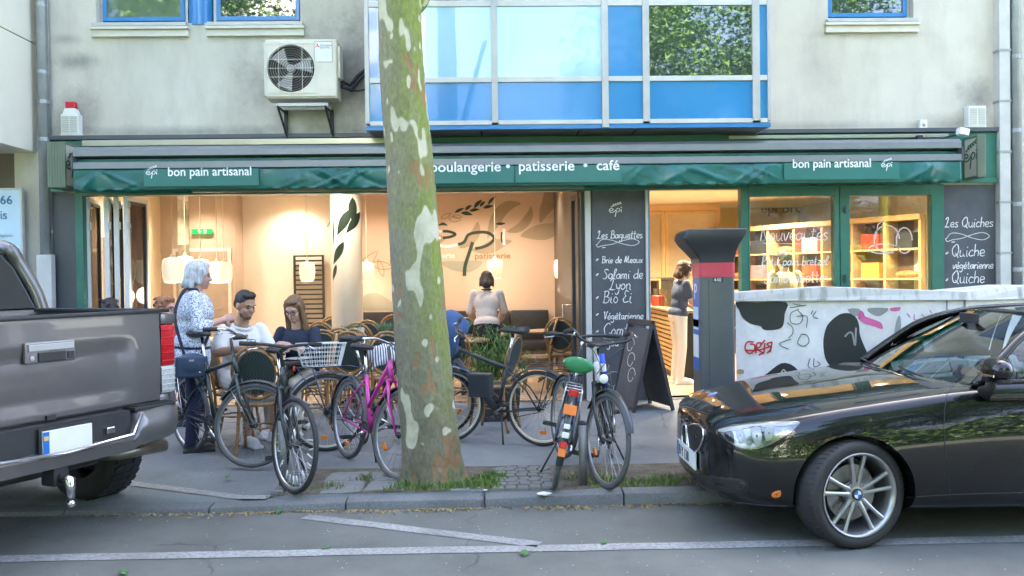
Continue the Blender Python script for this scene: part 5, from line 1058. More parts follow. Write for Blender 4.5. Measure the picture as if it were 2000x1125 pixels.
cm = crown_mesh(11, 120, 3.1, .14, 70); cr = link('crown', cm, 'leaf_crown', tree); cr.location = (-.2, -1.2, 9.3)
# far side of the street behind the viewer: seen in the panes and the car paint
cm2 = crown_mesh(23, 105, 3.6, .15, 300, .85); cm2.materials.append(MATS['leaf_crown'])
for i, (x, y, z, s, l) in enumerate(((-20, -9, 7.2, 1.3, 'farthest left'), (-11.8, -8.5, 9.6, 1.55, 'second from the left'), (-5.2, -10, 5.6, 1.05, 'left of the viewer'), (1.0, -13, 4.6, 1.0, 'straight behind the viewer'), (6.9, -9.5, 7.6, 1.3, 'right of the viewer'), (13.8, -9, 9.4, 1.5, 'second from the right'), (20, -9, 7.0, 1.3, 'farthest right'), (-16, -17, 6.0, 1.3, 'second row, farthest left'), (-8, -16, 6.4, 1.3, 'second row, left of the viewer'), (3.8, -19, 5.0, 1.2, 'second row, straight behind the viewer'), (10, -16, 6.2, 1.35, 'second row, right of the viewer'), (17.5, -16, 6.4, 1.4, 'second row, farthest right'))):
    t = thing('street_tree', f'sunlit leafy street tree across the road, {l}', 'tree', (x, y, .1), group='street trees across the road')
    mb = MB(); trunk(mb, [(0, 0, 0), (.1, 0, 1.5), (0, .1, 3.2), (.1, 0, z)], [.22, .18, .16, .1], 14, .05, i, .3); mb.build('trunk', 'plane_bark', t, smooth=True)
    c_ = bpy.data.objects.new('crown', cm2); COL.objects.link(c_); c_.parent = t; c_.location = (0, 0, z); c_.scale = (s, s, s); c_.rotation_euler = (0, 0, i*1.3)
hg = MB(); rn = random.Random(9)
for i in range(26000):
    p = Vector((rn.uniform(-26, 26), -7.4+rn.gauss(0, .35), .1+2.5*rn.random()**.8)); p.z *= .8+.25*sin(p.x*1.7)*sin(p.x*.6); a = Vector((rn.uniform(-1, 1), rn.uniform(-1, 1), rn.uniform(-.5, .5))).normalized(); u = a.cross(Vector((rn.uniform(-1, 1), rn.uniform(-1, 1), 1))).normalized(); s = .2*rn.uniform(.6, 1.2)
    hg.add([p-u*s*.5, p+a*s*.5, p+u*s*.5, p-a*s*.5], [(0, 1, 2, 3)])
tag(hg.build('hedge', 'leaf_crown', fix=False), 'long leafy hedge on the far side of the road behind the viewer', kind='stuff')
mat('render_white', (.78, .75, .7), .8, var=.06, vs=.6); mat('render_sand', (.62, .52, .4), .8, var=.08, vs=.6); mat('balcony_white', (.75, .74, .72), .6)
win_me = MB().box(-.6, .6, -.05, .02, 0, 1.4).mesh('window_unit')
def block(x0, x1, y, h, m, label, floors, cols):
    t = thing('apartment_block', label, 'building', (0, y, 0)); mb = MB(); mb.box(x0, x1, -10, 0, 0, h); mb.build('wall', m, t); fh = h/floors
    for f in range(floors):
        for c in range(cols):
            x = x0+(x1-x0)*(c+.5)/cols; o = link('window', win_me, 'pane_reflective', t); o.location = (x, .03, f*fh+.9)
        if f % 1 == 0 and f > 0:
            for c in range(0, cols, 3):
                x = x0+(x1-x0)*(c+.5)/cols; mb = MB(); mb.box(x-1.3, x+1.3, .001, 1.2, f*fh, f*fh+.15); mb.box(x-1.3, x+1.3, 1.14, 1.2, f*fh+.151, f*fh+1.0); mb.build('balcony', 'balcony_white', t)
block(-20, -5.5, -42, 26, 'render_white', 'tall white apartment block with balconies across the road', 7, 7)
block(-2.5, 12, -50, 12, 'render_sand', 'sand coloured apartment block across the road behind the trees', 5, 6)
# ------------------------------------------------------------------ parking meter
mat('meter_grey', (.085, .095, .1), .38, var=.12, vs=3, coat=.1); mat('meter_hood', (.025, .028, .034), .42, var=.15, vs=3); mat('meter_red', (.5, .05, .08), .4, var=.1); mat('sign_blue_dark', (.02, .12, .4), .4)
YP = 7.3; A = lambda px, py: at(px, py, YP)
x0, x1 = A(1369, 650).x, A(1437, 650).x; pm = thing('parking_meter', 'grey parking ticket machine with red band and dark hood', 'parking meter', ((x0+x1)/2, YP+.16, G)); hw = (x1-x0)/2; zz = lambda py: A(1400, py).z-G
def rrect(hw, hd, r, z, n=4, ox=0):
    o = []
    for cx, cy, a0 in ((hw-r, hd-r, 0), (-hw+r, hd-r, pi/2), (-hw+r, -hd+r, pi), (hw-r, -hd+r, 1.5*pi)):
        for i in range(n+1): a = a0+pi/2*i/n; o.append((ox+cx+r*cos(a), cy+r*sin(a), z))
    return o
def loft(mb, secs):
    mb.grid(secs, closed=True); n = len(secs[0]); o = len(mb.v)-n*len(secs); mb.f += [tuple(o+i for i in range(n))[::-1], tuple(o+n*(len(secs)-1)+i for i in range(n))]
mb = MB(); loft(mb, [rrect(hw, .16, .035, z) for z in (0, zz(541))]); mb.build('body', 'meter_grey', pm, auto=50)
mb = MB(); loft(mb, [rrect(hw+.004, .164, .036, z) for z in (zz(541)+.001, zz(513))]); mb.build('red_band', 'meter_red', pm, auto=50)
mb = MB(); K = (x1-x0)/68; secs = []
for py, l, r, d in ((513, 1368, 1436, .165), (505, 1367, 1437, .168), (492, 1356, 1440, .18), (478, 1343, 1444, .2), (466, 1336, 1452, .215), (456, 1339, 1458, .22), (449, 1345, 1459, .218), (447, 1349, 1456, .21)):
    secs.append(rrect((r-l)/2*K, d, .022, zz(py)+.001, 4, ((l+r)/2-1403)*K))
loft(mb, secs); mb.build('hood', 'meter_hood', pm, auto=28)
MB().box(-.045, .045, -.163, -.16, zz(551), zz(543)).build('number_plate', 'rubber_dark', pm); letters('440', .045, (-.037, -.1632, zz(550)), 'letter_white', pm, th=.001)
MB().box(-hw-.003, -hw, -.11, .11, zz(725), zz(545)).build('instruction_panel', 'sign_blue_dark', pm)
for (a, c, m_) in ((700, 655, 'letter_white'), (645, 600, 'sign_blue'), (640, 625, 'green_paint')): MB().box(-hw-.006, -hw-.0031, -.09, .09, zz(a), zz(c)).build('sticker', m_, pm)
me = text_mesh('P', .2, .002); o = link('lettering', me, 'letter_white', pm); o.rotation_euler = (0, 0, -pi/2); o.location = (-hw-.0035, .06, zz(585))
MB().box(-hw+.07, -hw+.074, -.1605, -.16, .1, zz(545)).build('panel_joint', 'rubber_dark', pm)
# ------------------------------------------------------------------ cow spotted utility cabinets
m, nt, b = new_mat('cabinet_white'); tc = N(nt, 'ShaderNodeTexCoord').outputs['Object']
base = ramp(nt, noise(nt, 6, 6, .7, vec=tc), [(.3, (.66, .67, .66)), (.6, (.8, .81, .8))]); base = mixc(nt, ramp(nt, noise(nt, 14, 6, .75, vec=tc, mapscale=(1, 1, .4)), [(.62, 0.0), (.8, .35)]), base, (.3, .28, .24)); nt.links.new(base, b.inputs['Base Color']); b.inputs['Roughness'].default_value = .6
m, nt, b = new_mat('lid_concrete'); tc = N(nt, 'ShaderNodeTexCoord').outputs['Object']
base = mixc(nt, ramp(nt, noise(nt, 7, 5, .7, vec=tc, mapscale=(1.5, 1.5, .12)), [(.5, 0.0), (.68, .8)]), (.55, .55, .52), (.14, .14, .11)); nt.links.new(base, b.inputs['Base Color']); b.inputs['Roughness'].default_value = .75
mat('cow_black', (.012, .02, .022), .5, var=.15); mat('paper_torn', (.7, .68, .64), .8, var=.12, vs=8); mat('paper_pink', (.6, .12, .3), .7, var=.4, vs=9); mat('patch_grey', (.3, .31, .29), .8, var=.2); mat('spray_red', (.55, .03, .03), .6); mat('marker_black', (.06, .065, .07), .6); mat('paint_yellow', (.5, .52, .32), .7)
CA, CB = at(1434, 588, 7.95), at(1885, 587, 7.4)
def cab(A_, B_, dep, peak, label):
    A2, B2 = Vector((A_.x, A_.y)), Vector((B_.x, B_.y)); Lc = (B2-A2).length; rz = atan2(B2.y-A2.y, B2.x-A2.x); t = thing('utility_cabinet', label, 'utility cabinet', (A2.x, A2.y, G), rz); zl = A_.z-G
    MB().box(.012, Lc-.012, .01, dep, 0, zl).build('body', 'cabinet_white', t)
    pk = Lc*peak; p0, p1, p2 = zl+.075, zl+.125, zl+.07
    mb = MB(); V = [(-.02, -.03, zl+.002), (Lc+.02, -.03, zl+.002), (Lc+.02, -.03, p2), (pk, -.03, p1), (-.02, -.03, p0)]
    V2 = [(x, y+.02 if z > zl+.01 else y, z) for x, y, z in V]; back = [(x, dep+.03, z) for x, y, z in V]
    mb.add(V2+back, [(4, 3, 2, 1, 0), (5, 6, 7, 8, 9)]+[(i, (i+1) % 5, (i+1) % 5+5, i+5) for i in range(5)]); mb.build('lid', 'lid_concrete', t)
    return t, Lc, zl
cabt, LC, ZL = cab(CA, CB, .55, .4, 'white utility cabinet painted with black cow spots and graffiti')
def cp(px, py):
    d = FW*FPX+RT*(px-1000)-UP*(py-562.5); a, b_ = Vector((CA.x, CA.y)), Vector((CB.x, CB.y)); u = (b_-a).normalized(); n = Vector((-u.y, u.x)); t = (a.dot(n))/(d.x*n.x+d.y*n.y); q = Vector((0, 0, CAMZ))+d*t
    return ((Vector((q.x, q.y))-a).dot(u), q.z-G)
def cpoly(pts, k=3): return [(v.x, v.z) for v in smooth_pts([(a, 0, c) for a, c in [cp(*q) for q in pts]], k, True)]
for P in ([(1437,590.5),(1480,590.5),(1536,590.5),(1533,612),(1530,635),(1520,643),(1500,645),(1490,643),(1485,637),(1465,632),(1450,620),(1443,605)], [(1640,614),(1660,612),(1672,620),(1678,635),(1680,655),(1690,680),(1700,705),(1695,715),(1670,722),(1645,725),(1625,718),(1612,700),(1608,670),(1612,645),(1620,630)], [(1470,758),(1485,740),(1500,728),(1525,710),(1545,712),(1560,725),(1568,742),(1570,790),(1520,830),(1460,800)], [(1742,700),(1755,675),(1770,655),(1780,648),(1790,650),(1800,662),(1806,690),(1800,730),(1760,735)], [(1880, 640), (1895, 690), (1890, 730), (1870, 720), (1865, 670)]):
    MB().prism([(max(.014, min(LC-.014, a)), min(ZL, c)) for a, c in cpoly(P)], .006, .009).build('cow_spot', 'cow_black', cabt)
for P, mm, y in (([(1690,640),(1700,612),(1740,607),(1752,612),(1755,640),(1748,690),(1742,705),(1725,705),(1705,722),(1660,728),(1655,722),(1690,715),(1700,700),(1693,672),(1685,660)], 'paper_torn', .004), ([(1676,622),(1680,606),(1688,612),(1690,618),(1712,626),(1722,632),(1724,643),(1708,638),(1690,632)], 'paper_pink', .0015), ([(1738,602),(1758,600),(1756,607),(1742,608)], 'paper_pink', .0015), ([(1695,602),(1735,602),(1728,612),(1715,618),(1700,612)], 'patch_grey', .0025), ([(1655,604),(1678,603),(1682,615),(1668,617)], 'patch_grey', .0045), ([(1757,615),(1760,640),(1752,672),(1745,668),(1750,630)], 'patch_grey', .0012), ([(1440,722),(1452,722),(1452,730),(1440,730)], 'wood_pale', .0045), ([(1862,608),(1875,606),(1878,612),(1866,614)], 'patch_grey', .0045)):
    MB().prism(cpoly(P, 2), y, y+.0025).build('torn_poster', mm, cabt)
def tagst(pts, w, m_): MB().ribbon([(v.x, v.z) for v in smooth_pts([(a, 0, c) for a, c in [cp(*q) for q in pts]], 5)], w, .0055, th=.0025).build('graffiti_stroke', m_, cabt)
for P in ([(1472,668),(1460,668),(1455,680),(1462,690),(1472,686),(1474,674),(1465,672)], [(1476,690),(1478,672),(1486,670),(1484,678),(1478,680),(1490,690)], [(1492,690),(1494,670)], [(1508,668),(1498,672),(1506,680),(1498,690)], [(1494,664),(1486,674)], [(1456,684),(1480,684),(1508,676)], [(1482,694),(1492,688),(1488,692)], [(1508,668),(1504,688)]): tagst(P, .014, 'spray_red')
for P in ([(1560,604),(1545,612),(1545,630),(1562,632),(1568,618),(1558,606)], [(1556,618),(1576,618),(1575,640)], [(1543,601),(1575,596)], [(1548,593),(1570,598)], [(1538,630),(1548,640),(1548,652),(1540,660)], [(1545,662),(1522,672),(1540,682)], [(1564,655),(1558,670),(1570,676),(1580,668),(1576,655),(1564,653)], [(1582,700),(1580,718),(1610,720)], [(1590,700),(1590,716),(1602,712),(1596,706)], [(1588,606),(1584,614)], [(1594,608),(1588,618),(1598,622)], [(1590,732),(1600,728),(1610,734)]): tagst(P, .007, 'marker_black')
for P in ([(1650,658),(1658,650),(1665,652),(1670,675),(1672,640)], ): tagst(P, .015, 'patch_grey')
for P in ([(1494,742),(1488,752),(1496,758)], [(1506,740),(1512,752),(1500,756),(1502,746)], [(1516,740),(1522,756)], [(1518,750),(1530,722),(1540,740)], [(1530,735),(1544,745)], [(1540,752),(1548,735)]): tagst(P, .012, 'paint_yellow')
for P in ([(1772,612),(1778,620)], [(1786,614),(1786,624),(1794,624)], [(1800,614),(1810,622)], [(1820,612),(1816,606)], [(1805,640),(1820,644)]): tagst(P, .008, 'paper_pink')
MB().box(cp(1850, 650)[0]-.003, cp(1850, 650)[0]+.003, .004, .0095, 0, ZL).build('door_joint', 'rubber_dark', cabt)
c2t, _, _ = cab(Vector((CB.x+.03, 7.44, CB.z)), Vector((CB.x+1.6, 7.9, CB.z)), .5, .5, 'second white utility cabinet behind the black car at the right edge')
# ------------------------------------------------------------------ pavement sign, posts, bamboo
mat('sign_black', (.03, .032, .035), .5, var=.2)
ab = thing('pavement_sign', 'black folding pavement chalkboard leaning open by the shop doorway', 'pavement sign', (at(1254, 780, 9.75).x, 9.75, G), RAD(16))
for s in (-1, 1):
    M_ = Matrix.Translation((0, 0, 1.02)) @ Matrix.Rotation(s*RAD(-13.5), 4, 'Y')
    MB().box(-.012, .012, -.26, .26, -1.0, -.1, M_).build('board', 'blackboard', ab)
    for y in (-.3, .27): MB().box(-.018, .018, y, y+.03, -1.045, .0, M_).build('leg', 'sign_black', ab)
    MB().box(-.018, .018, -.269, .269, -.06, -.0, M_).build('top_rail', 'sign_black', ab)
mb = MB(); M_ = Matrix.Translation((0, 0, 1.02)) @ Matrix.Rotation(RAD(13.5), 4, 'Y') @ Matrix(((0, 1, 0, -.012), (-1, 0, 0, 0), (0, 0, 1, 0), (0, 0, 0, 1)))
for i in range(3): mb.ribbon([(-.12+.09*i+.1*cos(a*.5)*(1-.03*a), -.3-.17*i+.08*sin(a*.5)) for a in range(13)], .006, -.0005, M_, th=.002)
mb.build('chalk_writing', 'chalk_white', ab)
mat('steel_post', (.2, .2, .19), .5, .5, var=.2, vs=6)
for (px, py, l, h) in ((553, 956, 'grey steel post behind the reflector wheel bicycle', .5), (1139, 953, 'grey steel post behind the green saddled bicycle', .45)):
    p = gnd(px, py-4, G); t = thing('bike_post', l, 'post', p); MB().tube([(0, 0, -.05), (0, 0, h)], .03, 14).build('pole', 'steel_post', t, smooth=True); MB().lathe([(.03, h), (.031, h+.01), (.02, h+.025), (0, h+.03)], 14).build('cap', 'rubber_dark', t, smooth=True)
mat('bamboo_leaf', (.1, .2, .035), .55, var=.45, vs=6); mat('bamboo_stem', (.3, .24, .09), .5, var=.3); mat('planter', (.035, .037, .04), .6, var=.2)
bx = at(975, 700, 9.15).x; bt = thing('bamboo_plant', 'bushy green bamboo in a dark planter before the cafe opening', 'plant', (bx, 9.15, G))
mb = MB(); mb.prism([(-.24, 0), (.24, 0), (.28, .42), (-.28, .42)], -.2, .2); mb.build('planter', 'planter', bt); mb = MB(); lf = MB(); rn = random.Random(4)
for i in range(34):
    x, y = rn.uniform(-.2, .2), rn.uniform(-.15, .15); h = rn.uniform(.4, .98)-.8*abs(x-.02); dx, dy = rn.uniform(-.2, .22)+x*.5, rn.uniform(-.2, .15); P = smooth_pts([(x, y, .38), (x+dx*.3, y+dy*.3, .38+h*.6), (x+dx, y+dy, .4+h*.95)], 6); mb.tube(P, .005, 5)
    for k in range(54):
        p = P[min(len(P)-1, int(2+rn.random()*(len(P)-2)))]; p = p+Vector((rn.gauss(0, .05), rn.gauss(0, .05), rn.gauss(0, .05))); a = Vector((rn.uniform(-1, 1), rn.uniform(-1, 1), rn.uniform(-.9, .5))).normalized(); l = rn.uniform(.07, .15); u = a.cross(Vector((0, 0, 1))).normalized()*.0085
        lf.add([p, p+a*l*.4+u, p+a*l+Vector((0, 0, -.02)), p+a*l*.4-u], [(0, 1, 2), (0, 2, 3)])
bt.scale = (.8, .8, .84); mb.build('stem', 'bamboo_stem', bt); o = lf.build('foliage', 'bamboo_leaf', bt, fix=False)
# ------------------------------------------------------------------ bicycles
mat('tyre', (.03, .03, .03), .75, var=.25, vs=12); mat('tyre_grey', (.1, .1, .098), .8, var=.25, vs=12); mat('rim_alu', (.5, .5, .5), .3, .8, var=.1); mat('rim_black', (.03, .03, .03), .4); mat('rim_cream', (.62, .55, .42), .5, var=.1); mat('spoke', (.45, .45, .45), .35, .8, var=0)
mat('bike_black', (.02, .025, .028), .35, var=.2, coat=.3); mat('bike_green', (.016, .03, .03), .35, var=.2, coat=.3); mat('bike_blue', (.012, .035, .075), .3, var=.2, coat=.5); mat('bike_pink', (.55, .03, .28), .35, var=.12, coat=.4); mat('bike_grey', (.035, .042, .048), .45, var=.15); mat('saddle_black', (.022, .024, .028), .5, var=.2)
mat('chrome', (.65, .65, .65), .15, 1, var=.1); mat('grip', (.035, .034, .033), .8, var=.2); mat('orange_reflector', (.85, .22, .01), .3, var=.1, emit=0); mat('red_reflector', (.5, .01, .01), .25); mat('orange_plate', (.8, .2, .03), .45, var=.08); mat('lamp_lens', (.75, .75, .72), .15); mat('white_paint', (.7, .7, .68), .35, var=.06); mat('wire_white', (.7, .7, .66), .4, var=.05)
m, nt, b = new_mat('polka_green'); tc = N(nt, 'ShaderNodeTexCoord').outputs['Object']; vo = N(nt, 'ShaderNodeTexVoronoi'); vo.inputs['Scale'].default_value = 26; vo.inputs['Randomness'].default_value = .15; nt.links.new(tc, vo.inputs[0])
nt.links.new(mixc(nt, MATH(nt, 'LESS_THAN', vo.outputs['Distance'], .3), (.025, .2, .07), (.75, .78, .7)), b.inputs['Base Color']); b.inputs['Roughness'].default_value = .5
WR = .345
def circ(r, n, y=0): return [(r*cos(2*pi*i/n), y, r*sin(2*pi*i/n)) for i in range(n)]
WM = {}
def wheel_meshes(rim, sticks):
    k = (rim, sticks)
    if k in WM: return WM[k]
    d = {}
    d['tyre'] = MB().tube(circ(WR-.019, 48), .019, 8, closed=True).mesh('tyre')
    mb = MB(); n = 48
    for (ra, ya, rb, yb) in ((.318, -.011, .318, .011), (.318, .011, .297, .007), (.297, .007, .293, 0), (.293, 0, .297, -.007), (.297, -.007, .318, -.011)):
        mb.grid([circ(ra, n, ya), circ(rb, n, yb)], closed=True)
    d['rim'] = mb.mesh('rim'); mb = MB()
    for i in range(28):
        a = 2*pi*i/28; s = (1 if i % 2 else -1); o = .35*(1 if i % 4 < 2 else -1); mb.tube([(.024*cos(a+o*2.5), .028*s, .024*sin(a+o*2.5)), (.296*cos(a), 0, .296*sin(a))], .0014, 3, caps=False)
    d['spokes'] = mb.mesh('spokes'); d['hub'] = MB().lathe([(.008, -.06), (.008, -.035), (.026, -.032), (.026, -.026), (.016, -.022), (.016, .022), (.026, .026), (.026, .032), (.008, .035), (.008, .06)], 12, TR(rx=pi/2)).mesh('hub')
    if sticks:
        mb = MB()
        for i in range(24):
            a = 2*pi*i/24+.07*(i % 3); mb.tube([(.215*cos(a), .006*(-1)**i, .215*sin(a)), (.275*cos(a+.06*(-1)**i), .003, .275*sin(a+.06*(-1)**i))], .0055, 5)
        d['spoke_reflectors'] = mb.mesh('spoke_reflectors')
    WM[k] = d; return d
def make_bike(label, rear, front, lean=0, steer=0, frame='diamond', col='bike_black', rim='rim_alu', tyre='tyre', saddle_h=.98, bar='swept', bar_h=1.05, fender=None, rack=None, basket=False, sticks=False, lamp=None, stem='chrome', saddle='saddle_black', fork=None, reflect=0, extra=None, group='bicycles parked before the cafe', fcol=None, zc=G):
    p, q = Vector(rear), Vector(front); hd = atan2(q.y-p.y, q.x-p.x); wb = (q-p).length
    t = thing('bicycle', label, 'bicycle', (p.x, p.y, zc), group=group); t.rotation_mode = 'XYZ'
    t.matrix_world = Matrix.Translation((p.x, p.y, zc)) @ Matrix.Rotation(hd, 4, 'Z') @ Matrix.Rotation(lean, 4, 'X')
    fork = fork or col; hx = wb-.05; A0 = Vector((hx, 0, WR)); ax = Vector((-.342, 0, .94)); onax = lambda z: A0+ax*((z-WR)/.94)
    S = Matrix.Translation(A0) @ Matrix.Rotation(steer, 4, ax) @ Matrix.Translation(-A0)
    def B(name, mb, m, smooth=True, parent=None): return mb.build(name, m, parent or t, smooth=smooth)
    def wheel(name, M_, st):
        w = part(name, t); w.matrix_local = M_
        for nm, me in wheel_meshes(rim, st).items():
            mm = {'tyre': tyre, 'rim': rim, 'spokes': 'spoke', 'hub': 'rim_black', 'spoke_reflectors': 'white_paint'}[nm]; o = link(nm, me.copy() if me.materials else me, mm, w, smooth=nm != 'spokes')
            if o.data.materials[0] != MATS[mm]: o.data.materials[0] = MATS[mm]
        return w
    wheel('rear_wheel', Matrix.Translation((0, 0, WR)), False); fw = wheel('front_wheel', S @ Matrix.Translation((wb, 0, WR)), sticks)
    BBp, SC_ = Vector((.44, 0, .29)), Vector((.44-.163*(saddle_h-.29)/.69-.005, 0, saddle_h-.07)); sdir = (SC_-BBp).normalized(); sp = lambda z: BBp+sdir*((z-.29)/sdir.z)
    H0, H1 = onax(.74), onax(.89)
    B('head_tube', MB().tube([H0, H1], .021, 12), col if not lamp == 'white' else 'white_paint')
    B('seat_tube', MB().tube([BBp, sp(.74)], .017, 10), col)
    B('down_tube', MB().tube([onax(.76), BBp], .021 if frame != 'ebike' else .032, 12), col)
    if frame in ('diamond', 'ebike'): B('top_tube', MB().tube([onax(.86), sp(.74 if frame == 'diamond' else .7)], .018, 10), col)
    elif frame == 'step': B('top_tube', MB().tube([onax(.87), BBp+sdir*.2], .018, 10), col)
    else: B('top_tube', MB().tube(smooth_pts([onax(.87), onax(.87)+Vector((-.2, 0, -.2)), BBp+sdir*.14+Vector((.05, 0, 0)), BBp+sdir*.14], 5), .018, 10), col)
    for s in (-1, 1):
        B('chain_stay', MB().tube([BBp+Vector((0, s*.03, 0)), (.2, s*.045, .32), (0, s*.055, WR)], .009, 8), col); B('seat_stay', MB().tube([sp(.7)+Vector((0, s*.02, 0)), (.12, s*.05, .52), (0, s*.055, WR)], .008, 8), col)
        B('fork_blade', MB().tube([S @ (onax(.735)+Vector((0, s*.04, 0))), S @ (onax(.55)+Vector((.0, s*.052, 0))), S @ Vector((wb, s*.052, WR))], [.015, .013, .008], 8), fork)
    B('fork_crown', MB().tube([S @ (onax(.735)+Vector((0, -.05, 0))), S @ (onax(.745)), S @ (onax(.735)+Vector((0, .05, 0)))], .016, 8), fork)
    bt = onax(bar_h-.03); B('stem', MB().tube([S @ onax(.885), S @ bt, S @ (bt+Vector((.06, 0, .03)))], .014, 10), stem)
    c = bt+Vector((.06, 0, .03))
    if bar == 'swept': P = [(-.15, .27, .0), (-.05, .26, .01), (.0, .18, .02), (.02, .08, .0), (0, 0, 0)]
    elif bar == 'flat': P = [(-.05, .31, .02), (-.03, .2, .02), (-.005, .08, .01), (0, 0, 0)]
    else: P = [(-.05, .25, .09), (.06, .24, .11), (.09, .2, .05), (.03, .1, .02), (0, 0, 0)]
    full = P+[(a, -b_, z) for a, b_, z in P[-2::-1]]
    hb = B('handlebar', MB().tube([S @ (c+v) for v in smooth_pts(full, 5)], .0115, 8), 'chrome' if bar == 'swept' else 'rim_black')
    for s in (-1, 1):
        a0, a1 = Vector(P[0]), Vector(P[1]); a0.y *= s; a1.y *= s; B('grip', MB().tube([S @ (c+a0+(a0-a1)*.15), S @ (c+a0+(a1-a0)*(1.0 if bar == 'swept' else .9))], .0175, 10), 'grip')
        l0 = c+a1+Vector((.02, 0, -.01)); B('brake_lever', MB().tube([S @ l0, S @ (l0+Vector((.035, s*.02, -.02))), S @ (l0+(a0-a1)*.9+Vector((.05, 0, -.03)))], [.009, .006, .005], 6), 'chrome')
    B('cable', MB().tube([S @ (c+v) for v in smooth_pts([(.02, .2, -.01), (.12, .1, -.03), (.1, 0, -.14), (-.04, -.01, -.26)], 5)], .003, 5), 'rim_black'); B('cable', MB().tube([S @ (c+v) for v in smooth_pts([(.02, -.2, -.01), (.13, -.12, -.02), (.12, -.02, -.18), (.03, .02, -.3)], 5)], .003, 5), 'rim_black')
    # saddle
    sv = sp(saddle_h-.03); B('seat_post', MB().tube([sp(.7), sv], .013, 10), 'chrome'); mb = MB(); rows = []
    for (x, hw, zt, zb) in ((-.135, .05, .02, -.03), (-.125, .085, .035, -.04), (-.07, .09, .035, -.035), (0, .06, .025, -.025), (.07, .032, .02, -.02), (.13, .02, .018, -.018), (.145, .01, .008, -.012)):
        rows.append([(x, hw*cos(a), (zt*sin(a) if a <= pi else -zb*sin(a))) for a in [2*pi*i/14 for i in range(14)]])
    loft(mb, rows); o = B('saddle', mb, saddle); o.matrix_local = Matrix.Translation(sv+Vector((.0, 0, .03)))
    if saddle == 'polka_green': o.scale = (1.15, 1.32, 1.55)
    # crank
    ck = part('crankset', t); ck.location = BBp; B('chainring', MB().lathe([(.09, -.002), (.095, 0), (.09, .002), (.07, .002), (.07, -.002), (.09, -.002)], 28, TR(y=-.05, rx=pi/2), caps=False), 'rim_black', True, ck); a = RAD(random.choice((-60, -35, 200)))
    B('chain', MB().tube([(.0, -.05, .09), (-.44, -.05, .1), (-.47, -.05, .055), (-.44, -.05, .015), (0, -.05, -.09), (.09, -.05, 0)], .004, 5, closed=True), 'rim_black', True, ck)
    for s in (-1, 1):
        e = Vector((.17*cos(a)*s, -s*.075*-1, .17*sin(a)*s)); e.y = -.075*s; B('crank_arm', MB().tube([(0, -.06*s, 0), tuple(e)], [.013, .009], 8), 'chrome', True, ck); mb = MB()
        for dx in (-.03, .022): mb.box(e.x+dx, e.x+dx+.01, e.y-.1*s-.0 if s > 0 else e.y, e.y if s > 0 else e.y+.1, e.z-.012, e.z+.012)
        mb.tube([(e.x, e.y, e.z), (e.x, e.y-.1*s, e.z)], .009, 6); mb.box(e.x-.03, e.x+.03, e.y-.1*s-.006, e.y-.1*s+.006, e.z-.01, e.z+.01); B('pedal', mb, 'rim_black' if frame != 'x' else 'chrome', False, ck)
    if fender:
        fm = fcol or fender
        def fen(cx, a0, a1, M_): 
            rows = []
            for i in range(25):
                an = a0+(a1-a0)*i/24; rows.append([tuple(M_ @ Vector((cx+rr*cos(an), yy, WR+rr*sin(an)))) for rr, yy in ((.358, -.026), (.372, -.018), (.377, 0), (.372, .018), (.358, .026))])
            mb = MB(); mb.grid(rows); return B('mudguard', mb, fm)
        fen(0, RAD(40), RAD(195), Matrix.Identity(4)); fen(wb, RAD(-8+25), RAD(150), S)
        for (cx, an, M_) in ((0, RAD(150), Matrix.Identity(4)), (wb, RAD(130), S)):
            for s in (-1, 1): B('mudguard_stay', MB().tube([M_ @ Vector((cx, s*.058, WR)), M_ @ Vector((cx+.365*cos(an), s*.028, WR+.365*sin(an)))], .003, 5), 'chrome')
    if rack:
        mb = MB(); z = .755
        for s in (-1, 1):
            mb.tube([(.3, s*.05, z-.02), (.2, s*.055, z), (-.26, s*.06, z)], .005, 6); 
        for x in (.2, .05, -.1, -.26): mb.tube([(x, -.06, z), (x, .06, z)], .004, 6)
        B('rack', mb, rack)
        for s in (-1, 1): B('rack_leg', MB().tube([(-.12, s*.06, z), (-.02, s*.066, .4), (0, s*.066, WR)], .005, 6), rack); B('rack_leg', MB().tube([(-.25, s*.06, z), (-.06, s*.068, .42), (0, s*.066, WR)], .004, 6), rack)
        B('tail_light', MB().box(-.285, -.262, -.035, .035, z-.03, z+.015, ch=.006), 'red_reflector', False)
    if basket:
        bk = part('basket', t); bk.location = (-.04, 0, .765); mb = MB(); w0, w1, l0, l1, h = .13, .17, .16, .21, .2; n = 8; pf = lambda u, v, z: ((l0+(l1-l0)*z)*u, (w0+(w1-w0)*z)*v, h*z)
        for z in (0, .2, .4, .6, .8): mb.tube([pf(-1, -1, z), pf(1, -1, z), pf(1, 1, z), pf(-1, 1, z)], .0022, 5, closed=True)
        for i in range(n+1):
            u = -1+2*i/n
            for v in (-1, 1): mb.tube([pf(u, v, 0), pf(u, v, 1)], .002, 4); mb.tube([pf(v, u, 0), pf(v, u, 1)], .002, 4)
            mb.tube([pf(u, -1, 0), pf(u, 1, 0)], .002, 4)
        B('wire_mesh', mb, 'wire_white', False, bk); B('rim_wire', MB().tube([pf(-1, -1, 1), pf(1, -1, 1), pf(1, 1, 1), pf(-1, 1, 1)], .006, 8, closed=True), 'wire_white', True, bk)
    if lamp:
        lp = S @ (onax(.80)+Vector((.11, 0, -.02))); B('headlamp', MB().lathe([(0, -.05), (.02, -.045), (.034, -.01), (.036, .0), (.03, .006), (0, .008)], 16, Matrix.Translation(lp) @ S.to_3x3().to_4x4() @ TR(ry=pi/2)), 'lamp_lens' if lamp == 'white' else 'rim_black'); B('lamp_bracket', MB().tube([S @ onax(.75), S @ (onax(.77)+Vector((.08, 0, -.01)))], .006, 6), 'chrome')
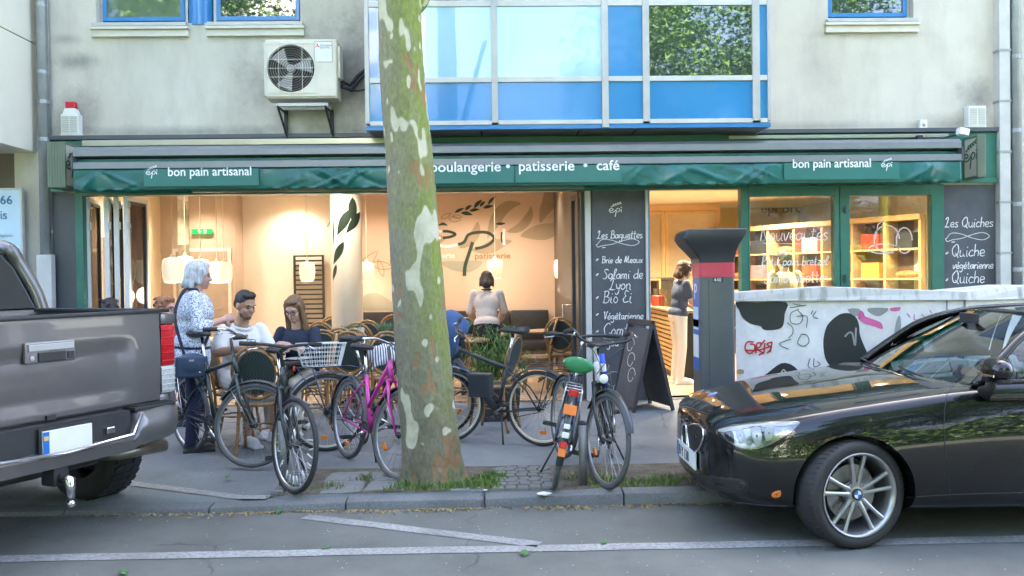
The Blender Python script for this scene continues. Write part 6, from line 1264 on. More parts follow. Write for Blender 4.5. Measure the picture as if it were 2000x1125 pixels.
    for i in range(reflect):
        for w_, cx, M_ in (('f', wb, S), ('r', 0, Matrix.Identity(4))):
            an = 3.7+i*pi+(.9 if w_ == 'r' else 0); B('spoke_reflector', MB().box(-.03, .03, -.008, .008, -.017, .017, M_ @ TR(cx+.22*cos(an), 0, WR+.22*sin(an), ry=-an+pi/2), ch=.004), 'orange_reflector', False)
    B('kickstand', MB().tube([(.38, .04, .27), (.33, .12, .015)], .008, 6), 'rim_black')
    if extra: extra(t, B, S, onax, sp)
    return t
make_bike('black city bicycle with chrome front wheel stays beside the pickup', (-2.75, 7.7), (-2.0, 7.0), 0, RAD(36), 'diamond', 'bike_green', 'rim_alu', 'tyre_grey', 1.07, 'swept', 1.08, 'bike_black', 'chrome', stem='chrome')
make_bike('black bicycle with white spoke reflectors, front wheel on the kerb', (-1.74, 7.08), (-1.44, 6.12), RAD(4), RAD(24), 'ebike', 'bike_black', 'rim_alu', 'tyre', .98, 'flat', 1.04, None, None, sticks=True, stem='bike_black')
def stripes(t, B, S, onax, sp):
    m, nt, b = new_mat('striped_cloth'); tc = N(nt, 'ShaderNodeTexCoord').outputs['Object']; w = N(nt, 'ShaderNodeTexWave'); w.inputs['Scale'].default_value = 14; w.bands_direction = 'X'; nt.links.new(tc, w.inputs[0]); nt.links.new(ramp(nt, w.outputs['Fac'], [(.5, (.6, .58, .56)), (.55, (.05, .06, .12))]), b.inputs['Base Color']); b.inputs['Roughness'].default_value = .9
    mb = MB(); rows = []
    for i in range(13):
        u = -1+2*i/12; rows.append([(.55+.16*u+.03*sin(j), .1*(-1+2*j/10)+.02*sin(3*u), .93-.16*abs(-1+2*j/10)**2-.1*abs(u)**3+.015*sin(5*u+j*1.3)) for j in range(11)])
    mb.grid(rows); mb.build('striped_bag', 'striped_cloth', t, smooth=True, fix=False, solid=.01)
make_bike('dark blue city bicycle with a white wire basket on its rack', (-1.5, 7.6), (-.43, 7.9), RAD(-3), 0, 'step', 'bike_blue', 'rim_alu', 'tyre', 1.0, 'swept', 1.08, 'bike_blue', 'bike_blue', basket=True, reflect=1, extra=stripes, lamp='dark')
make_bike('bright pink bicycle leaning against the plane tree', (-1.27, 7.28), (-.74, 6.44), RAD(-4), RAD(14), 'step', 'bike_pink', 'rim_alu', 'tyre_grey', .97, 'swept', 1.03, 'bike_black', None, reflect=1, fork='bike_pink')
def ebatt(t, B, S, onax, sp): B('pannier', MB().box(.5, .72, -.05, .05, .42, .64, ch=.01), 'bike_grey', False)
make_bike('anthracite sport bicycle behind the plane tree', (.42, 7.66), (-.52, 8.18), RAD(-3), RAD(34), 'ebike', 'bike_grey', 'rim_cream', 'tyre', 1.05, 'flat', 1.05, 'bike_black', 'rim_black', reflect=1, stem='bike_grey', extra=ebatt)
def plates(t, B, S, onax, sp):
    for i, (z, w, h, m_) in enumerate(((.63, .045, .035, 'orange_plate'), (.53, .022, .016, 'white_paint'), (.47, .024, .02, 'white_paint'), (.40, .024, .022, 'red_reflector'), (.35, .026, .03, 'orange_plate'))):
        x = -.345-.035*(1 if i else .1)-(.0 if i else -.06); B('reflector_plate', MB().box(-.006, .006, -w, w, -h/1, h/1, TR(x, 0, z, ry=RAD(12)), ch=.004), m_, False)
    B('reflector_plate', MB().box(-.006, .006, -.03, .03, -.014, .014, TR(.14, 0, .86)), 'orange_plate', False)
F1 = make_bike('dark blue bicycle with green polka dot saddle cover, rear wheel towards the street', (.42, 6.12), (.54, 7.2), RAD(12), RAD(22), 'diamond', 'bike_blue', 'rim_alu', 'tyre_grey', .9, 'flat', 1.06, 'bike_black', 'rim_alu', saddle='polka_green', extra=plates)
def bottle(t, B, S, onax, sp):
    a = S @ (onax(.86)+Vector((.05, .03, .0))); B('lock', MB().tube([a+Vector((0, 0, -.13)), a+Vector((0, 0, .1))], .022, 12), mat('lock_blue', (.02, .06, .5), .4)); B('lock_label', MB().lathe([(.0226, -.03), (.0226, .03)], 12, Matrix.Translation(a), caps=False), 'white_paint')
make_bike('black bicycle with white head tube and round headlamp facing the street', (.98, 7.12), (.82, 6.1), RAD(6), RAD(30), 'diamond', 'bike_black', 'rim_alu', 'tyre_grey', .98, 'riser', 1.02, 'bike_black', 'rim_black', lamp='white', stem='white_paint', extra=bottle, reflect=1)
# ------------------------------------------------------------------ black car
from mathutils.bvhtree import BVHTree
def paint(name, c1, c2, rough=.3, metal=0, flake=0):
    m, nt, b = new_mat(name); nt.links.new(ramp(nt, noise(nt, 2, 3, .5), [(.3, c1), (.7, c2)]), b.inputs['Base Color']); b.inputs['Roughness'].default_value = rough; b.inputs['Metallic'].default_value = metal
    b.inputs['Coat Weight'].default_value = 1; b.inputs['Coat Roughness'].default_value = .02; b.inputs['Coat IOR'].default_value = 1.5
    return m
paint('car_black', (.0006, .001, .0016), (.0012, .0018, .0028), .5); MATS['car_black'].node_tree.nodes['Principled BSDF'].inputs['Specular IOR Level'].default_value = .15
mat('car_trim', (.012, .012, .013), .5, var=.2); mat('car_mesh', (.01, .01, .01), .6, var=.3, vs=60); thin_glass('car_glass', (.72, .8, .77), 1.0); thin_glass('lens_glass', (.93, .95, .95), 1.0)
mat('wheel_silver', (.42, .42, .43), .3, .85, var=.1, vs=6); mat('car_tyre', (.022, .022, .022), .7, var=.25, vs=20); mat('disc_steel', (.3, .29, .28), .35, .8, var=.2); mat('lamp_silver', (.3, .3, .31), .15, .9, var=.6, vs=14); mat('plate_white', (.72, .72, .7), .45, var=.05); mat('emblem_blue', (.02, .15, .5), .3); mat('car_interior', (.03, .03, .034), .7, var=.2)
fwp = gnd(1646, 1063)
CARX, CARY = fwp.x-.745, fwp.y+.76
MC = Matrix.Translation((CARX, CARY, 0)) @ Matrix.Rotation(pi, 4, 'Z'); MCI = MC.inverted()
car = thing('parked_car', 'black hatchback with silver double spoke wheels parked at the right edge', 'car'); car.matrix_world = MC
ST = [(.0, .30, .27, .585, .64), (.02, .47, .235, .605, .67), (.06, .6, .21, .63, .70), (.13, .70, .195, .66, .735), (.24, .785, .19, .69, .77), (.4, .838, .185, .73, .805), (.6, .866, .18, .775, .842), (.78, .877, .18, .81, .867), (1.0, .881, .18, .84, .895), (1.2, .883, .18, .868, .92), (1.38, .884, .18, .893, .94), (1.6, .885, .18, .915, .95), (2.0, .886, .18, .935, .98), (2.6, .886, .18, .955, .99), (3.2, .884, .19, .975, 1.0), (3.6, .876, .2, .985, 1.0), (3.95, .85, .22, .985, 1.0), (4.17, .79, .25, .96, .99), (4.28, .68, .3, .92, .95), (4.32, .5, .35, .88, .9)]
rows = []
for xb, W, zb, zs, zc in ST:
    f = min(1, xb/.3); half = [(0, zb), (W*.6, zb), (W*.93, zb+.015), (W*(.985), zb+.12), (W*1.0, zb+(zs-zb)*.45), (W*.992, zb+(zs-zb)*.66), (W*.975, zb+(zs-zb)*.84), (W*.945, zs-.012), (W*.90, zs+(zc-zs)*.32), (W*.78, zs+(zc-zs)*.66), (W*.45, zs+(zc-zs)*.93), (0, zc)]
    ring = [(-xb, y, z) for y, z in half]+[(-xb, -y, z) for y, z in half[-2:0:-1]]; rows.append(ring)
mb = MB(); loft(mb, rows); b_o = mb.build('body', 'car_black', None, sub=2)
cut = MB()
for xb in (.78, 3.47):
    for s in (1, -1): cut.lathe([(0, -.3), (.352, -.3), (.352, .3), (0, .3)], 40, TR(-xb, s*.85, .318, rx=pi/2))
co = cut.build('cutter', 'car_trim'); bm_ = b_o.modifiers.new('bool', 'BOOLEAN'); bm_.operation = 'DIFFERENCE'; bm_.object = co; bm_.solver = 'EXACT'
dg = bpy.context.evaluated_depsgraph_get(); me = bpy.data.meshes.new_from_object(b_o.evaluated_get(dg)); bpy.data.objects.remove(b_o); bpy.data.objects.remove(co)
me.name = 'body'; body = bpy.data.objects.new('body', me); COL.objects.link(body); body.parent = car
me.polygons.foreach_set('use_smooth', [True]*len(me.polygons)); me.set_sharp_from_angle(angle=RAD(38))
def bvh_of(me): return BVHTree.FromPolygons([v.co.copy() for v in me.vertices], [tuple(p.vertices) for p in me.polygons])
BV = bvh_of(me)
def hit(px, py, off=.003, bv=None, inv=None):
    d = FW*FPX+RT*(px-1000)-UP*(py-562.5); I = inv or MCI; o = I @ Vector((0, 0, CAMZ)); dd = (I.to_3x3() @ d).normalized()
    loc, nr, ix, ds = (bv or BV).ray_cast(o, dd)
    if loc is None: return None
    if nr.dot(dd) > 0: nr = -nr
    return loc+nr*off
def patch(name, pts, m, parent, off=.004, bv=None, inv=None, mirror=False, n=6, k=4, smooth=True):
    """patch laid on the body inside the outline, made as rings shrinking to the centre"""
    P = [(v.x, v.y) for v in smooth_pts([(a, c, 0) for a, c in pts], k, True)] if k > 1 else list(pts)
    cx, cy = sum(p[0] for p in P)/len(P), sum(p[1] for p in P)/len(P); rows = []
    for i in range(n):
        t = 1-i/n*.999; row = []
        for (x, y) in P:
            h = hit(cx+(x-cx)*t, cy+(y-cy)*t, off if i else .0005, bv, inv)
            if h is None: h = row[-1] if row else hit(cx, cy, off, bv, inv)
            if h is None: return None
            row.append(tuple(h))
        rows.append(row)
    mb = MB(); mb.grid(rows, closed=True); o = mb.build(name, m, parent, smooth=smooth)
    if mirror:
        mb2 = MB(); mb2.grid([[(x, -y, z) for x, y, z in r] for r in rows], closed=True); mb2.build(name, m, parent, smooth=smooth)
    return rows
def seam(pts, m='car_trim', r=.0028, name='panel_gap', parent=None, k=6, bv=None, inv=None, off=.0):
    L = [hit(v.x, v.y, off, bv, inv) for v in smooth_pts([(a, c, 0) for a, c in pts], k)]; L = [p for p in L if p is not None]
    if len(L) > 1: MB().tube(L, r, 5).build(name, m, parent or car, smooth=True)
# door cut, bonnet gap, sill crease
seam([(1869, 742), (1852, 765), (1846, 790), (1844, 830), (1846, 880), (1852, 930), (1853, 965)]); seam([(1845, 742), (1800, 752), (1740, 760), (1640, 775), (1570, 795), (1540, 812), (1500, 817), (1440, 823), (1400, 833)]); seam([(1770, 972), (1860, 966), (1998, 962)], r=.004)
# head lamps
HL = [(1398, 845), (1418, 832), (1460, 826), (1510, 823), (1560, 823), (1552, 838), (1530, 855), (1505, 868), (1478, 878), (1450, 876), (1420, 862)]
patch('headlamp_housing', HL, 'lamp_silver', car, .001, mirror=True)
for P_ in ([(1437, 842), (1452, 838), (1455, 862), (1444, 866)], [(1466, 838), (1486, 834), (1488, 866), (1476, 872)], [(1494, 836), (1512, 834), (1508, 854), (1496, 862)]):
    patch('lamp_reflector', P_, 'lamp_lens', car, .006, k=2)
patch('lamp_reflector', [(1414, 846), (1430, 840), (1434, 862), (1422, 860)], 'car_mesh', car, .005, k=2)
patch('lamp_brow', [(1405, 838), (1460, 829), (1555, 826), (1545, 833), (1470, 836), (1415, 844)], 'white_paint', car, .0045)
patch('lamp_lens', HL, 'lens_glass', car, .016, mirror=True)
# kidney grille, plate, lower intake, fog lamp
KID = [(1348, 830), (1364, 829), (1374, 838), (1376, 852), (1370, 872), (1360, 882), (1350, 880), (1346, 860), (1345, 842)]
KID2 = [(1336, 830), (1342, 832), (1343, 850), (1344, 870), (1346, 880), (1340, 876), (1335, 862), (1334, 842)]
for K_ in (KID, KID2):
    rws = patch('grille', K_, 'car_mesh', car, .004)
    if rws: MB().tube([Vector(p)+Vector((.006, 0, 0)) for p in rws[0]], .009, 6, closed=True).build('grille_frame', 'chrome', car, smooth=True)
patch('lower_intake', [(1352, 925), (1395, 930), (1455, 938), (1460, 960), (1440, 964), (1395, 958), (1352, 945)], 'car_mesh', car, .003); patch('fog_lamp', [(1449+8*cos(a), 950+9*sin(a)) for a in (0, .8, 1.6, 2.4, 3.1, 3.9, 4.7, 5.5)], 'car_trim', car, .008)
seam([(1338, 955), (1360, 966), (1420, 978), (1490, 986), (1540, 988)], 'car_trim', .007, 'front_lip'); patch('side_reflector', [(1508, 963), (1524, 958), (1524, 970), (1510, 972)], 'orange_plate', car, .003)
pc = hit(1345, 919, .0); lp = pc
pl = part('number_plate', car); pl.location = (max(.012, pc.x+.02), 0, .395); MB().box(-.006, .006, -.26, .26, -.055, .055, ch=.002).build('plate', 'plate_white', pl); MB().box(.0062, .0075, -.26, -.215, -.055, .055).build('euro_band', 'emblem_blue', pl)
me_ = text_mesh('B·Y 138', .1, .002, sx=.92); o = link('plate_text', me_, 'rubber_dark', pl); o.rotation_euler = (0, 0, pi/2); o.location = (.0065, -.2, -.036)
# wheels
def car_wheel(name, xb, s, z, steer=0):
    w = part(name, car); w.matrix_local = Matrix.Translation((-xb, s*.765, z)) @ Matrix.Rotation(steer, 4, 'Z') @ Matrix.Rotation(0 if s > 0 else pi, 4, 'Z')
    R, T = .318, .1125; prof = [(.24, -.095), (.262, -.108), (.295, -.11), (.312, -.095), (.318, -.06), (.318, .06), (.312, .095), (.295, .11), (.265, .109), (.246, .1)]
    MX = TR(rx=-pi/2)
    MB().lathe(prof, 56, MX, caps=False).build('tyre', 'car_tyre', w, smooth=True); mb = MB()
    for i in range(60):
        a = 2*pi*i/60; mb.box(-.0025, .0025, -.1, .1, .3165, .3192, TR(ry=a) @ TR(rz=.25))
    mb.build('tread', 'rubber_dark', w)
    MB().lathe([(.244, .098), (.25, .106), (.244, .111), (.232, .1), (.222, .07), (.215, -.06), (.226, -.09), (.24, -.095)], 56, MX, caps=False).build('rim', 'wheel_silver', w, smooth=True)
    MB().lathe([(.165, .0), (.165, .02), (.07, .02), (.07, .0)], 40, MX).build('brake_disc', 'disc_steel', w, auto=40); MB().lathe([(.2, -.04), (0, -.05)], 32, MX).build('back_plate', 'car_mesh', w)
    for k in range(5):
        a = pi/2+2*pi*k/5
        for d in (-1, 1):
            mb = MB(); rows = []
            for (r, off, wd, y, th) in ((.045, .014, .03, .076, .03), (.09, .02, .024, .084, .026), (.15, .031, .021, .088, .022), (.205, .043, .024, .092, .02), (.232, .049, .032, .096, .016)):
                c, sn = cos(a), sin(a); ctr = Vector((r*c-off*d*sn, 0, r*sn+off*d*c)); tn = Vector((-sn, 0, c)); rows.append([tuple(ctr+tn*wd*.5+Vector((0, y-th, 0))), tuple(ctr+tn*wd*.5+Vector((0, y-.004, 0))), tuple(ctr+tn*wd*.2+Vector((0, y, 0))), tuple(ctr-tn*wd*.2+Vector((0, y, 0))), tuple(ctr-tn*wd*.5+Vector((0, y-.004, 0))), tuple(ctr-tn*wd*.5+Vector((0, y-th, 0)))])
            loft(mb, rows); mb.build('spoke', 'wheel_silver', w, auto=40)
        an = a+pi/5; MB().lathe([(.011, .0), (.011, .012), (0, .012)], 10, Matrix.Translation((.056*cos(an), .066, .056*sin(an))) @ MX).build('wheel_bolt', 'disc_steel', w)
    MB().lathe([(.075, .04), (.07, .07), (.045, .076), (0, .076)], 30, MX).build('hub', 'wheel_silver', w, auto=40); MB().lathe([(.034, .076), (.034, .083), (.03, .085), (0, .085)], 24, MX).build('cap_ring', 'car_trim', w, auto=30)
    for q in range(4):
        mb = MB(); mb.lathe([(0, .0862), (.024, .0862)], 6, MX, a0=q*pi/2, a1=(q+1)*pi/2); mb.build('emblem', 'emblem_blue' if q % 2 else 'plate_white', w, fix=False)
    return w
car_wheel('front_wheel', .78, 1, .318, RAD(14)); car_wheel('front_wheel', .78, -1, .318+.085, RAD(14)); car_wheel('rear_wheel', 3.47, 1, .318); car_wheel('rear_wheel', 3.47, -1, .318+.085)
# greenhouse
def G4(P, n, m_, rows_out=False, bulge=(0, 0, 0)):
    a, b_, c, d = [Vector(p) for p in P]; bl = Vector(bulge); rows = []
    for i in range(n+1):
        u = i/n; rows.append([tuple((a*(1-u)+b_*u)*(1-j/m_)+(d*(1-u)+c*u)*(j/m_)+bl*(sin(pi*u)*.6+.4*sin(pi*j/m_))) for j in range(m_+1)])
    return rows
wl, wr_ = (-1.42, .72, .952), (-1.42, -.72, .952)
rows = []
for j in range(9):
    v = j/8; row = []
    for i in range(13):
        u = -1+i/6; yb, yt = .735*u, .555*u; xb_ = -1.4-.16*u*u; xt = -2.12-.1*u*u; zb_ = .935-.0*u*u; zt = 1.335-.02*u*u
        y = yb+(yt-yb)*v; x = xb_+(xt-xb_)*v; z = zb_+(zt-zb_)*v+.025*sin(pi*v); row.append((x, y, z))
    rows.append(row)
mb = MB(); mb.grid(rows); mb.build('windscreen', 'car_glass', car, smooth=True)
top = rows[-1]; roofr = []
for i in range(15):
    t = i/14; row = []
    for j in range(13):
        u = -1+j/6; x0_, y0_, z0_ = top[j]; X = x0_+(-3.75+.12*u*u-x0_)*t; Y_ = y0_*(1+.02*sin(pi*t)-.05*t); Z_ = z0_+.055*sin(pi*min(1, t*.8+.08))*(1)-.02*t-.02*sin(pi*.08); row.append((X, Y_, Z_))
    roofr.append(row)
mb = MB(); mb.grid(roofr); mb.build('roof', 'car_black', car, smooth=True, fix=True, solid=.02)
for s in (1, -1):
    edge = [Vector((r[12 if s > 0 else 0])) for r in roofr]; AP = smooth_pts([(-1.54, s*.765, .935), (-1.73, s*.715, 1.09), (-1.94, s*.64, 1.24), tuple(edge[0]), tuple(edge[4]), tuple(edge[9]), tuple(edge[14])], 5)
    MB().tube(AP, [.03]*6+[.028]*(len(AP)-6), 10, flat=((0, 0, 1), .8)).build('pillar_rail', 'car_black', car, smooth=True)
    belt = lambda x: Vector((x, s*(.835 if x > -2.8 else .835-.05*(-2.8-x)), .955+.02*max(0, -x-1.4)))
    def topx(x): 
        best = min(AP, key=lambda p: abs(p.x-x)); return best
    def side(xa, xc, nm, m_, n=10):
        rows = []
        for i in range(n+1):
            x = xa+(xc-xa)*i/n; b0 = belt(x); tp = topx(x); b0.y = s*(abs(b0.y)-.03); rows.append([tuple(b0+(tp-b0)*(j/6)+Vector((0, s*.02*sin(pi*j/6), 0))) for j in range(7)])
        mb = MB(); mb.grid(rows); return mb.build(nm, m_, car, smooth=True)
    side(-1.78, -2.55, 'side_window', 'car_glass'); side(-1.6, -1.77, 'quarter_trim', 'car_trim', 6); side(-2.56, -2.66, 'door_pillar', 'car_trim', 3); side(-2.67, -3.35, 'side_window', 'car_glass'); side(-3.36, -3.7, 'rear_pillar', 'car_black', 6)
    MB().tube([belt(-1.6), belt(-2.0), belt(-2.8), belt(-3.6)], .016, 8).build('belt_trim', 'car_trim', car, smooth=True)
    # shoulder filler between belt and body
    mb = MB(); mb.grid([[tuple(belt(x)+Vector((0, s*.0, .0))), tuple(belt(x)+Vector((0, s*.045, -.045))), (x, s*.872, .86)] for x in (-1.57, -1.7, -2.0, -2.6, -3.2, -3.7, -4.0)]); mb.build('shoulder', 'car_black', car, smooth=True)
mb = MB(); mb.grid([[tuple(roofr[-1][j]) for j in range(13)], [(-4.0, roofr[-1][j][1]*1.12, 1.2) for j in range(13)], [(-4.2, roofr[-1][j][1]*1.25, .97) for j in range(13)]]); mb.build('tailgate', 'car_black', car, smooth=True)
MB().tube([(-1.44, -.6, .9), (-1.34, 0, .915), (-1.44, .6, .9)], .03, 8, flat=((0, 0, 1), .35)).build('cowl', 'car_trim', car, smooth=True)
for s in (.45, -.15): MB().tube([(-1.39, s, .955), (-1.43, s-.3, .962), (-1.48, s-.5, .966)], .006, 6).build('wiper', 'car_trim', car, smooth=True)
# interior
MB().box(-1.75, -1.3, -.72, .72, .7, .93, ch=.05).build('dashboard', 'car_interior', car, auto=40); MB().tube([(-1.9+.05*sin(a*.39), .36+.18*cos(a*.39), .87+.17*sin(a*.39)) for a in range(16)], .014, 8, closed=True).build('steering_wheel', 'car_interior', car, smooth=True)
for s in (.36, -.36):
    st_c = part('seat', car); MB().box(-2.75, -2.2, s-.25, s+.25, .35, .55, ch=.05).build('cushion', 'car_interior', st_c, auto=40); MB().box(-2.85, -2.68, s-.25, s+.25, .5, 1.1, TR(), ch=.05).build('backrest', 'car_interior', st_c, auto=40); MB().box(-2.86, -2.74, s-.13, s+.13, 1.12, 1.3, ch=.04).build('headrest', 'car_interior', st_c, auto=40)
MB().box(-1.96, -1.93, -.1, .1, 1.26, 1.33, ch=.01).build('rear_view_mirror', 'car_interior', car)
mr = part('door_mirror', car); mc = MCI @ at(1946, 722, CARY-.98); mb = MB(); mb.ball((0, 0, 0), (.07, .115, .075), 16, 12); o = mb.build('shell', 'car_black', mr, smooth=True); o.location = mc; MB().box(-.03, .03, -.1, .1, -.075, -.045, ch=.01).build('mirror_base', 'car_trim', mr).location = mc+Vector((-.0, -.0, 0)); MB().tube([tuple(mc+Vector((-.0, -.05, -.07))), tuple(mc+Vector((-.02, -.09, -.12))), (mc.x-.0, .85, .9)], [.03, .03, .045], 8).build('mirror_arm', 'car_trim', mr, smooth=True); MB().box(.06, .066, -.08, .08, -.015, -.002).build('indicator', 'chrome', mr).location = mc+Vector((-.0, 0, -.02))
MB().lathe([(.035, .0), (.035, .004), (0, .006)], 20, TR(-.17, 0, .797, ry=RAD(18))).build('emblem', 'emblem_blue', car)
# ------------------------------------------------------------------ pickup truck
m, nt, b = new_mat('truck_grey'); nt.links.new(ramp(nt, noise(nt, 1.5, 4, .6), [(.3, (.115, .109, .105)), (.7, (.15, .143, .138))]), b.inputs['Base Color']); b.inputs['Metallic'].default_value = .45; b.inputs['Roughness'].default_value = .38; b.inputs['Coat Weight'].default_value = 1; b.inputs['Coat Roughness'].default_value = .03
mat('lamp_red', (.55, .012, .02), .15, var=.15, vs=30, coat=.6); mat('lamp_clear', (.62, .62, .6), .15, .3, var=.25, vs=50); mat('truck_black', (.02, .021, .022), .5, var=.25); mat('exhaust', (.3, .26, .2), .35, .8, var=.25); mat('plate_gold', (.6, .45, .1), .5); coated('truck_glass', (.012, .018, .016), 2.0)
PHI = RAD(26); ux, uy = -cos(PHI), sin(PHI); Rw = at(314, 611, 5.95)
org = Vector((Rw.x, Rw.y)) - Vector((ux, uy))*.1 + Vector((-uy, ux))*(.86)*1.0
MT = Matrix.Translation((org.x, org.y, 0)) @ Matrix.Rotation(atan2(uy, ux), 4, 'Z')
trk = thing('pickup_truck', 'grey brown pickup truck with blank rear plate parked at the left edge', 'pickup truck'); trk.matrix_world = MT
ZT = Rw.z
def TB(name, mb, m_, **k): return mb.build(name, m_, trk, **k)
# tailgate: curved panel with a raised centre
rows = []
for j in range(15):
    z = .80+(ZT-.80)*j/14; row = []
    for i in range(41):
        y = -.84+1.68*i/40; v = (z-.8)/(ZT-.8); x = .1-.012*sin(pi*v)-.02*max(0, v-.85)*6*.2
        ins = max(0, min(1, (.62-abs(y))/.1)); low = max(0, min(1, (v-.08)/.06))*max(0, min(1, (.72-v)/.08)); x += .014*ins*low; row.append((x+.0, y, z))
    rows.append(row)
mb = MB(); mb.grid(rows); mb.box(.112, .16, -.84, .84, .8, ZT-.002); TB('tailgate', mb, 'truck_grey', auto=30)
TB('tailgate_cap', MB().box(.08, .2, -.85, .85, ZT+.001, ZT+.025, ch=.01), 'truck_black', auto=40)
hd = part('tailgate_handle', trk); MB().box(.07, .095, -.17, .17, ZT-.26, ZT-.13, ch=.012).build('bezel', 'truck_grey', hd); MB().box(.062, .07, -.15, .15, ZT-.185, ZT-.145, ch=.004).build('upper_bar', 'alu', hd); MB().box(.06, .07, -.09, .09, ZT-.25, ZT-.195, ch=.004).build('grip', 'truck_black', hd); MB().lathe([(.014, 0), (.014, .008), (0, .01)], 12, TR(.07, .13, ZT-.225, ry=-pi/2)).build('key_lock', 'alu', hd); MB().box(.062, .07, -.15, -.105, ZT-.245, ZT-.2, ch=.004).build('camera_pod', 'truck_black', hd)
TB('gate_stop', MB().box(.08, .1, -.03, .03, .79, .82), 'truck_black')
# bed sides
for s in (-1, 1):
    rows = []
    for i, x in enumerate((.1, .13, .2, .43, .5, .62, .75, .86, 1.0, 1.15, 1.25, 1.3)):
        w = 0 if x < .1 else 1; arch = max(0, .44**2-(x-.86)**2); zb = .62 if arch <= 0 else max(.62, .42+sqrt(arch)); Yo = .955 if x > .15 else (.9 if x < .12 else .94)
        rows.append([(x, s*(Yo-.02), zb), (x, s*(Yo+.02), zb+.02), (x, s*(Yo+.03), (zb+ZT)/2), (x, s*(Yo+.012), ZT-.12), (x, s*(Yo-.02), ZT-.02), (x, s*(Yo-.07), ZT)])
    mb = MB(); mb.grid(rows); mb.build('bed_side', 'truck_grey', trk, auto=40); TB('bed_rail', MB().box(.1, 1.33, min(s*.8, s*.94), max(s*.8, s*.94), ZT+.002, ZT+.028, ch=.008), 'truck_black', auto=40)
    TB('bed_wall', MB().box(.1, 1.3, min(s*.8, s*.84), max(s*.8, s*.84), .8, ZT), 'truck_black')
    lamp = part('tail_light', trk); y0_, y1_ = (s*.845, s*1.0); lo, hi = min(y0_, y1_), max(y0_, y1_)
    for (za, zc2, m_, nm) in ((ZT-.37, ZT-.085, 'lamp_red', 'red_lens'), (ZT-.56, ZT-.372, 'lamp_clear', 'clear_lens')):
        mb = MB(); rr = [];  n = 8
        for z in (za, za+.012, (za+zc2)/2, zc2-.012, zc2): 
            k = .0 if z in (za, zc2) else .014; rr.append([(.1+.16*(max(0, t-3)/(n-3))**2-k*.8, s*(.848+(.165+k*.5)*sin(t*pi/2/n)), z) for t in range(n+1)])
        mb.grid(rr); mb.build(nm, m_, lamp, smooth=True)
        for i in range(5):
            zz_ = za+(zc2-za)*(i+.7)/5.4; MB().tube([(.1+.16*(max(0, t-3)/(n-3))**2-.012, s*(.85+.17*sin(t*pi/2/n)), zz_) for t in range(n+1)], .004, 4).build('lens_rib', m_, lamp)
    TB('corner_cap', MB().box(.09, .3, min(s*.85, s*.985), max(s*.85, s*.985), ZT-.083, ZT-.004, ch=.02), 'truck_grey', auto=40); TB('corner_panel', MB().box(.105, .3, min(s*.846, s*.995), max(s*.846, s*.995), .7, ZT-.563, ch=.02), 'truck_grey', auto=40)
TB('bed_floor', MB().box(.12, 1.3, -.8, .8, .74, .78), 'truck_black')
# bumper
prof = [(.09, .76), (.05, .765), (-.0, .75), (-.035, .7), (-.04, .63), (-.02, .555), (.04, .525), (.1, .535)]
def bump_row(y):
    a = abs(y); back = .0 if a < .78 else .26*((a-.78)/.28)**2.2; dip = 0
    if a < .56: dip = .05 if a < .48 else .05*(.56-a)/.08
    row = []
    for i, (x, z) in enumerate(prof):
        zz_ = z
        if a < .58 and z > .55: zz_ = z-(.13 if a < .5 else .13*(.58-a)/.08)*(1 if z > .65 else .3)
        zz_ += .02*max(0, (a-.6)/.4); row.append((x+back, y*(1 if a < 1.0 else 1), zz_))
    return row
ys = [-1.06+.04*i for i in range(54)]; mb = MB(); mb.grid([bump_row(y) for y in ys]); TB('bumper', mb, 'truck_grey', auto=50)
TB('bumper_step', MB().box(.02, .14, -.9, -.56, .755, .785, ch=.01), 'truck_black'); TB('bumper_step', MB().box(.02, .14, .56, .9, .755, .785, ch=.01), 'truck_black'); TB('bumper_recess', MB().box(.0, .12, -.5, .5, .6, .78), 'truck_black')
for i in range(5): TB('step_groove', MB().box(.025+i*.022, .035+i*.022, -.88, -.58, .786, .792), 'rubber_dark')
TB('recess_trim', MB().tube([(-.035, -.56, .745), (-.045, -.48, .625), (-.045, 0, .6), (-.045, .48, .625), (-.035, .56, .745)], .014, 8), 'chrome', smooth=True)
pl = part('number_plate', trk); pl.location = (-.03, -.02, .675); MB().box(-.006, .006, -.165, .165, -.075, .075, ch=.003).build('plate', 'plate_white', pl); MB().box(-.0075, -.0062, .125, .165, -.07, .07).build('euro_band', 'emblem_blue', pl); MB().box(-.009, -.0076, .13, .16, .02, .045).build('band_mark', 'plate_gold', pl); MB().box(.0062, .02, -.18, .18, -.09, .09).build('plate_frame', 'truck_black', pl)
TB('plate_lamp', MB().box(-.03, .0, -.36, -.3, .66, .7, ch=.006), 'chrome')
TB('hitch_bar', MB().tube([(.3, -.6, .46), (.28, 0, .44), (.3, .6, .46)], .032, 10), 'truck_black', smooth=True); ht = part('tow_hitch', trk)
MB().box(-.0, .12, -.05, .05, .4, .52, ch=.01).build('receiver', 'truck_black', ht); MB().tube([(.0, 0, .45), (-.07, 0, .44), (-.075, 0, .33)], [.035, .032, .022], 8).build('tow_arm', 'chrome', ht, smooth=True); MB().ball((-.075, 0, .3), .026, 12, 8).build('tow_ball', 'chrome', ht, smooth=True)
TB('exhaust_pipe', MB().tube([(1.0, -.5, .47), (.4, -.52, .46), (.26, -.62, .45), (.24, -1.0, .44)], .045, 12), 'exhaust', smooth=True)
TB('spare_wheel', MB().lathe([(.2, -.1), (.36, -.1), (.38, -.05), (.38, .05), (.36, .1), (.2, .1)], 28, TR(.85, 0, .5)), 'car_tyre', smooth=True)
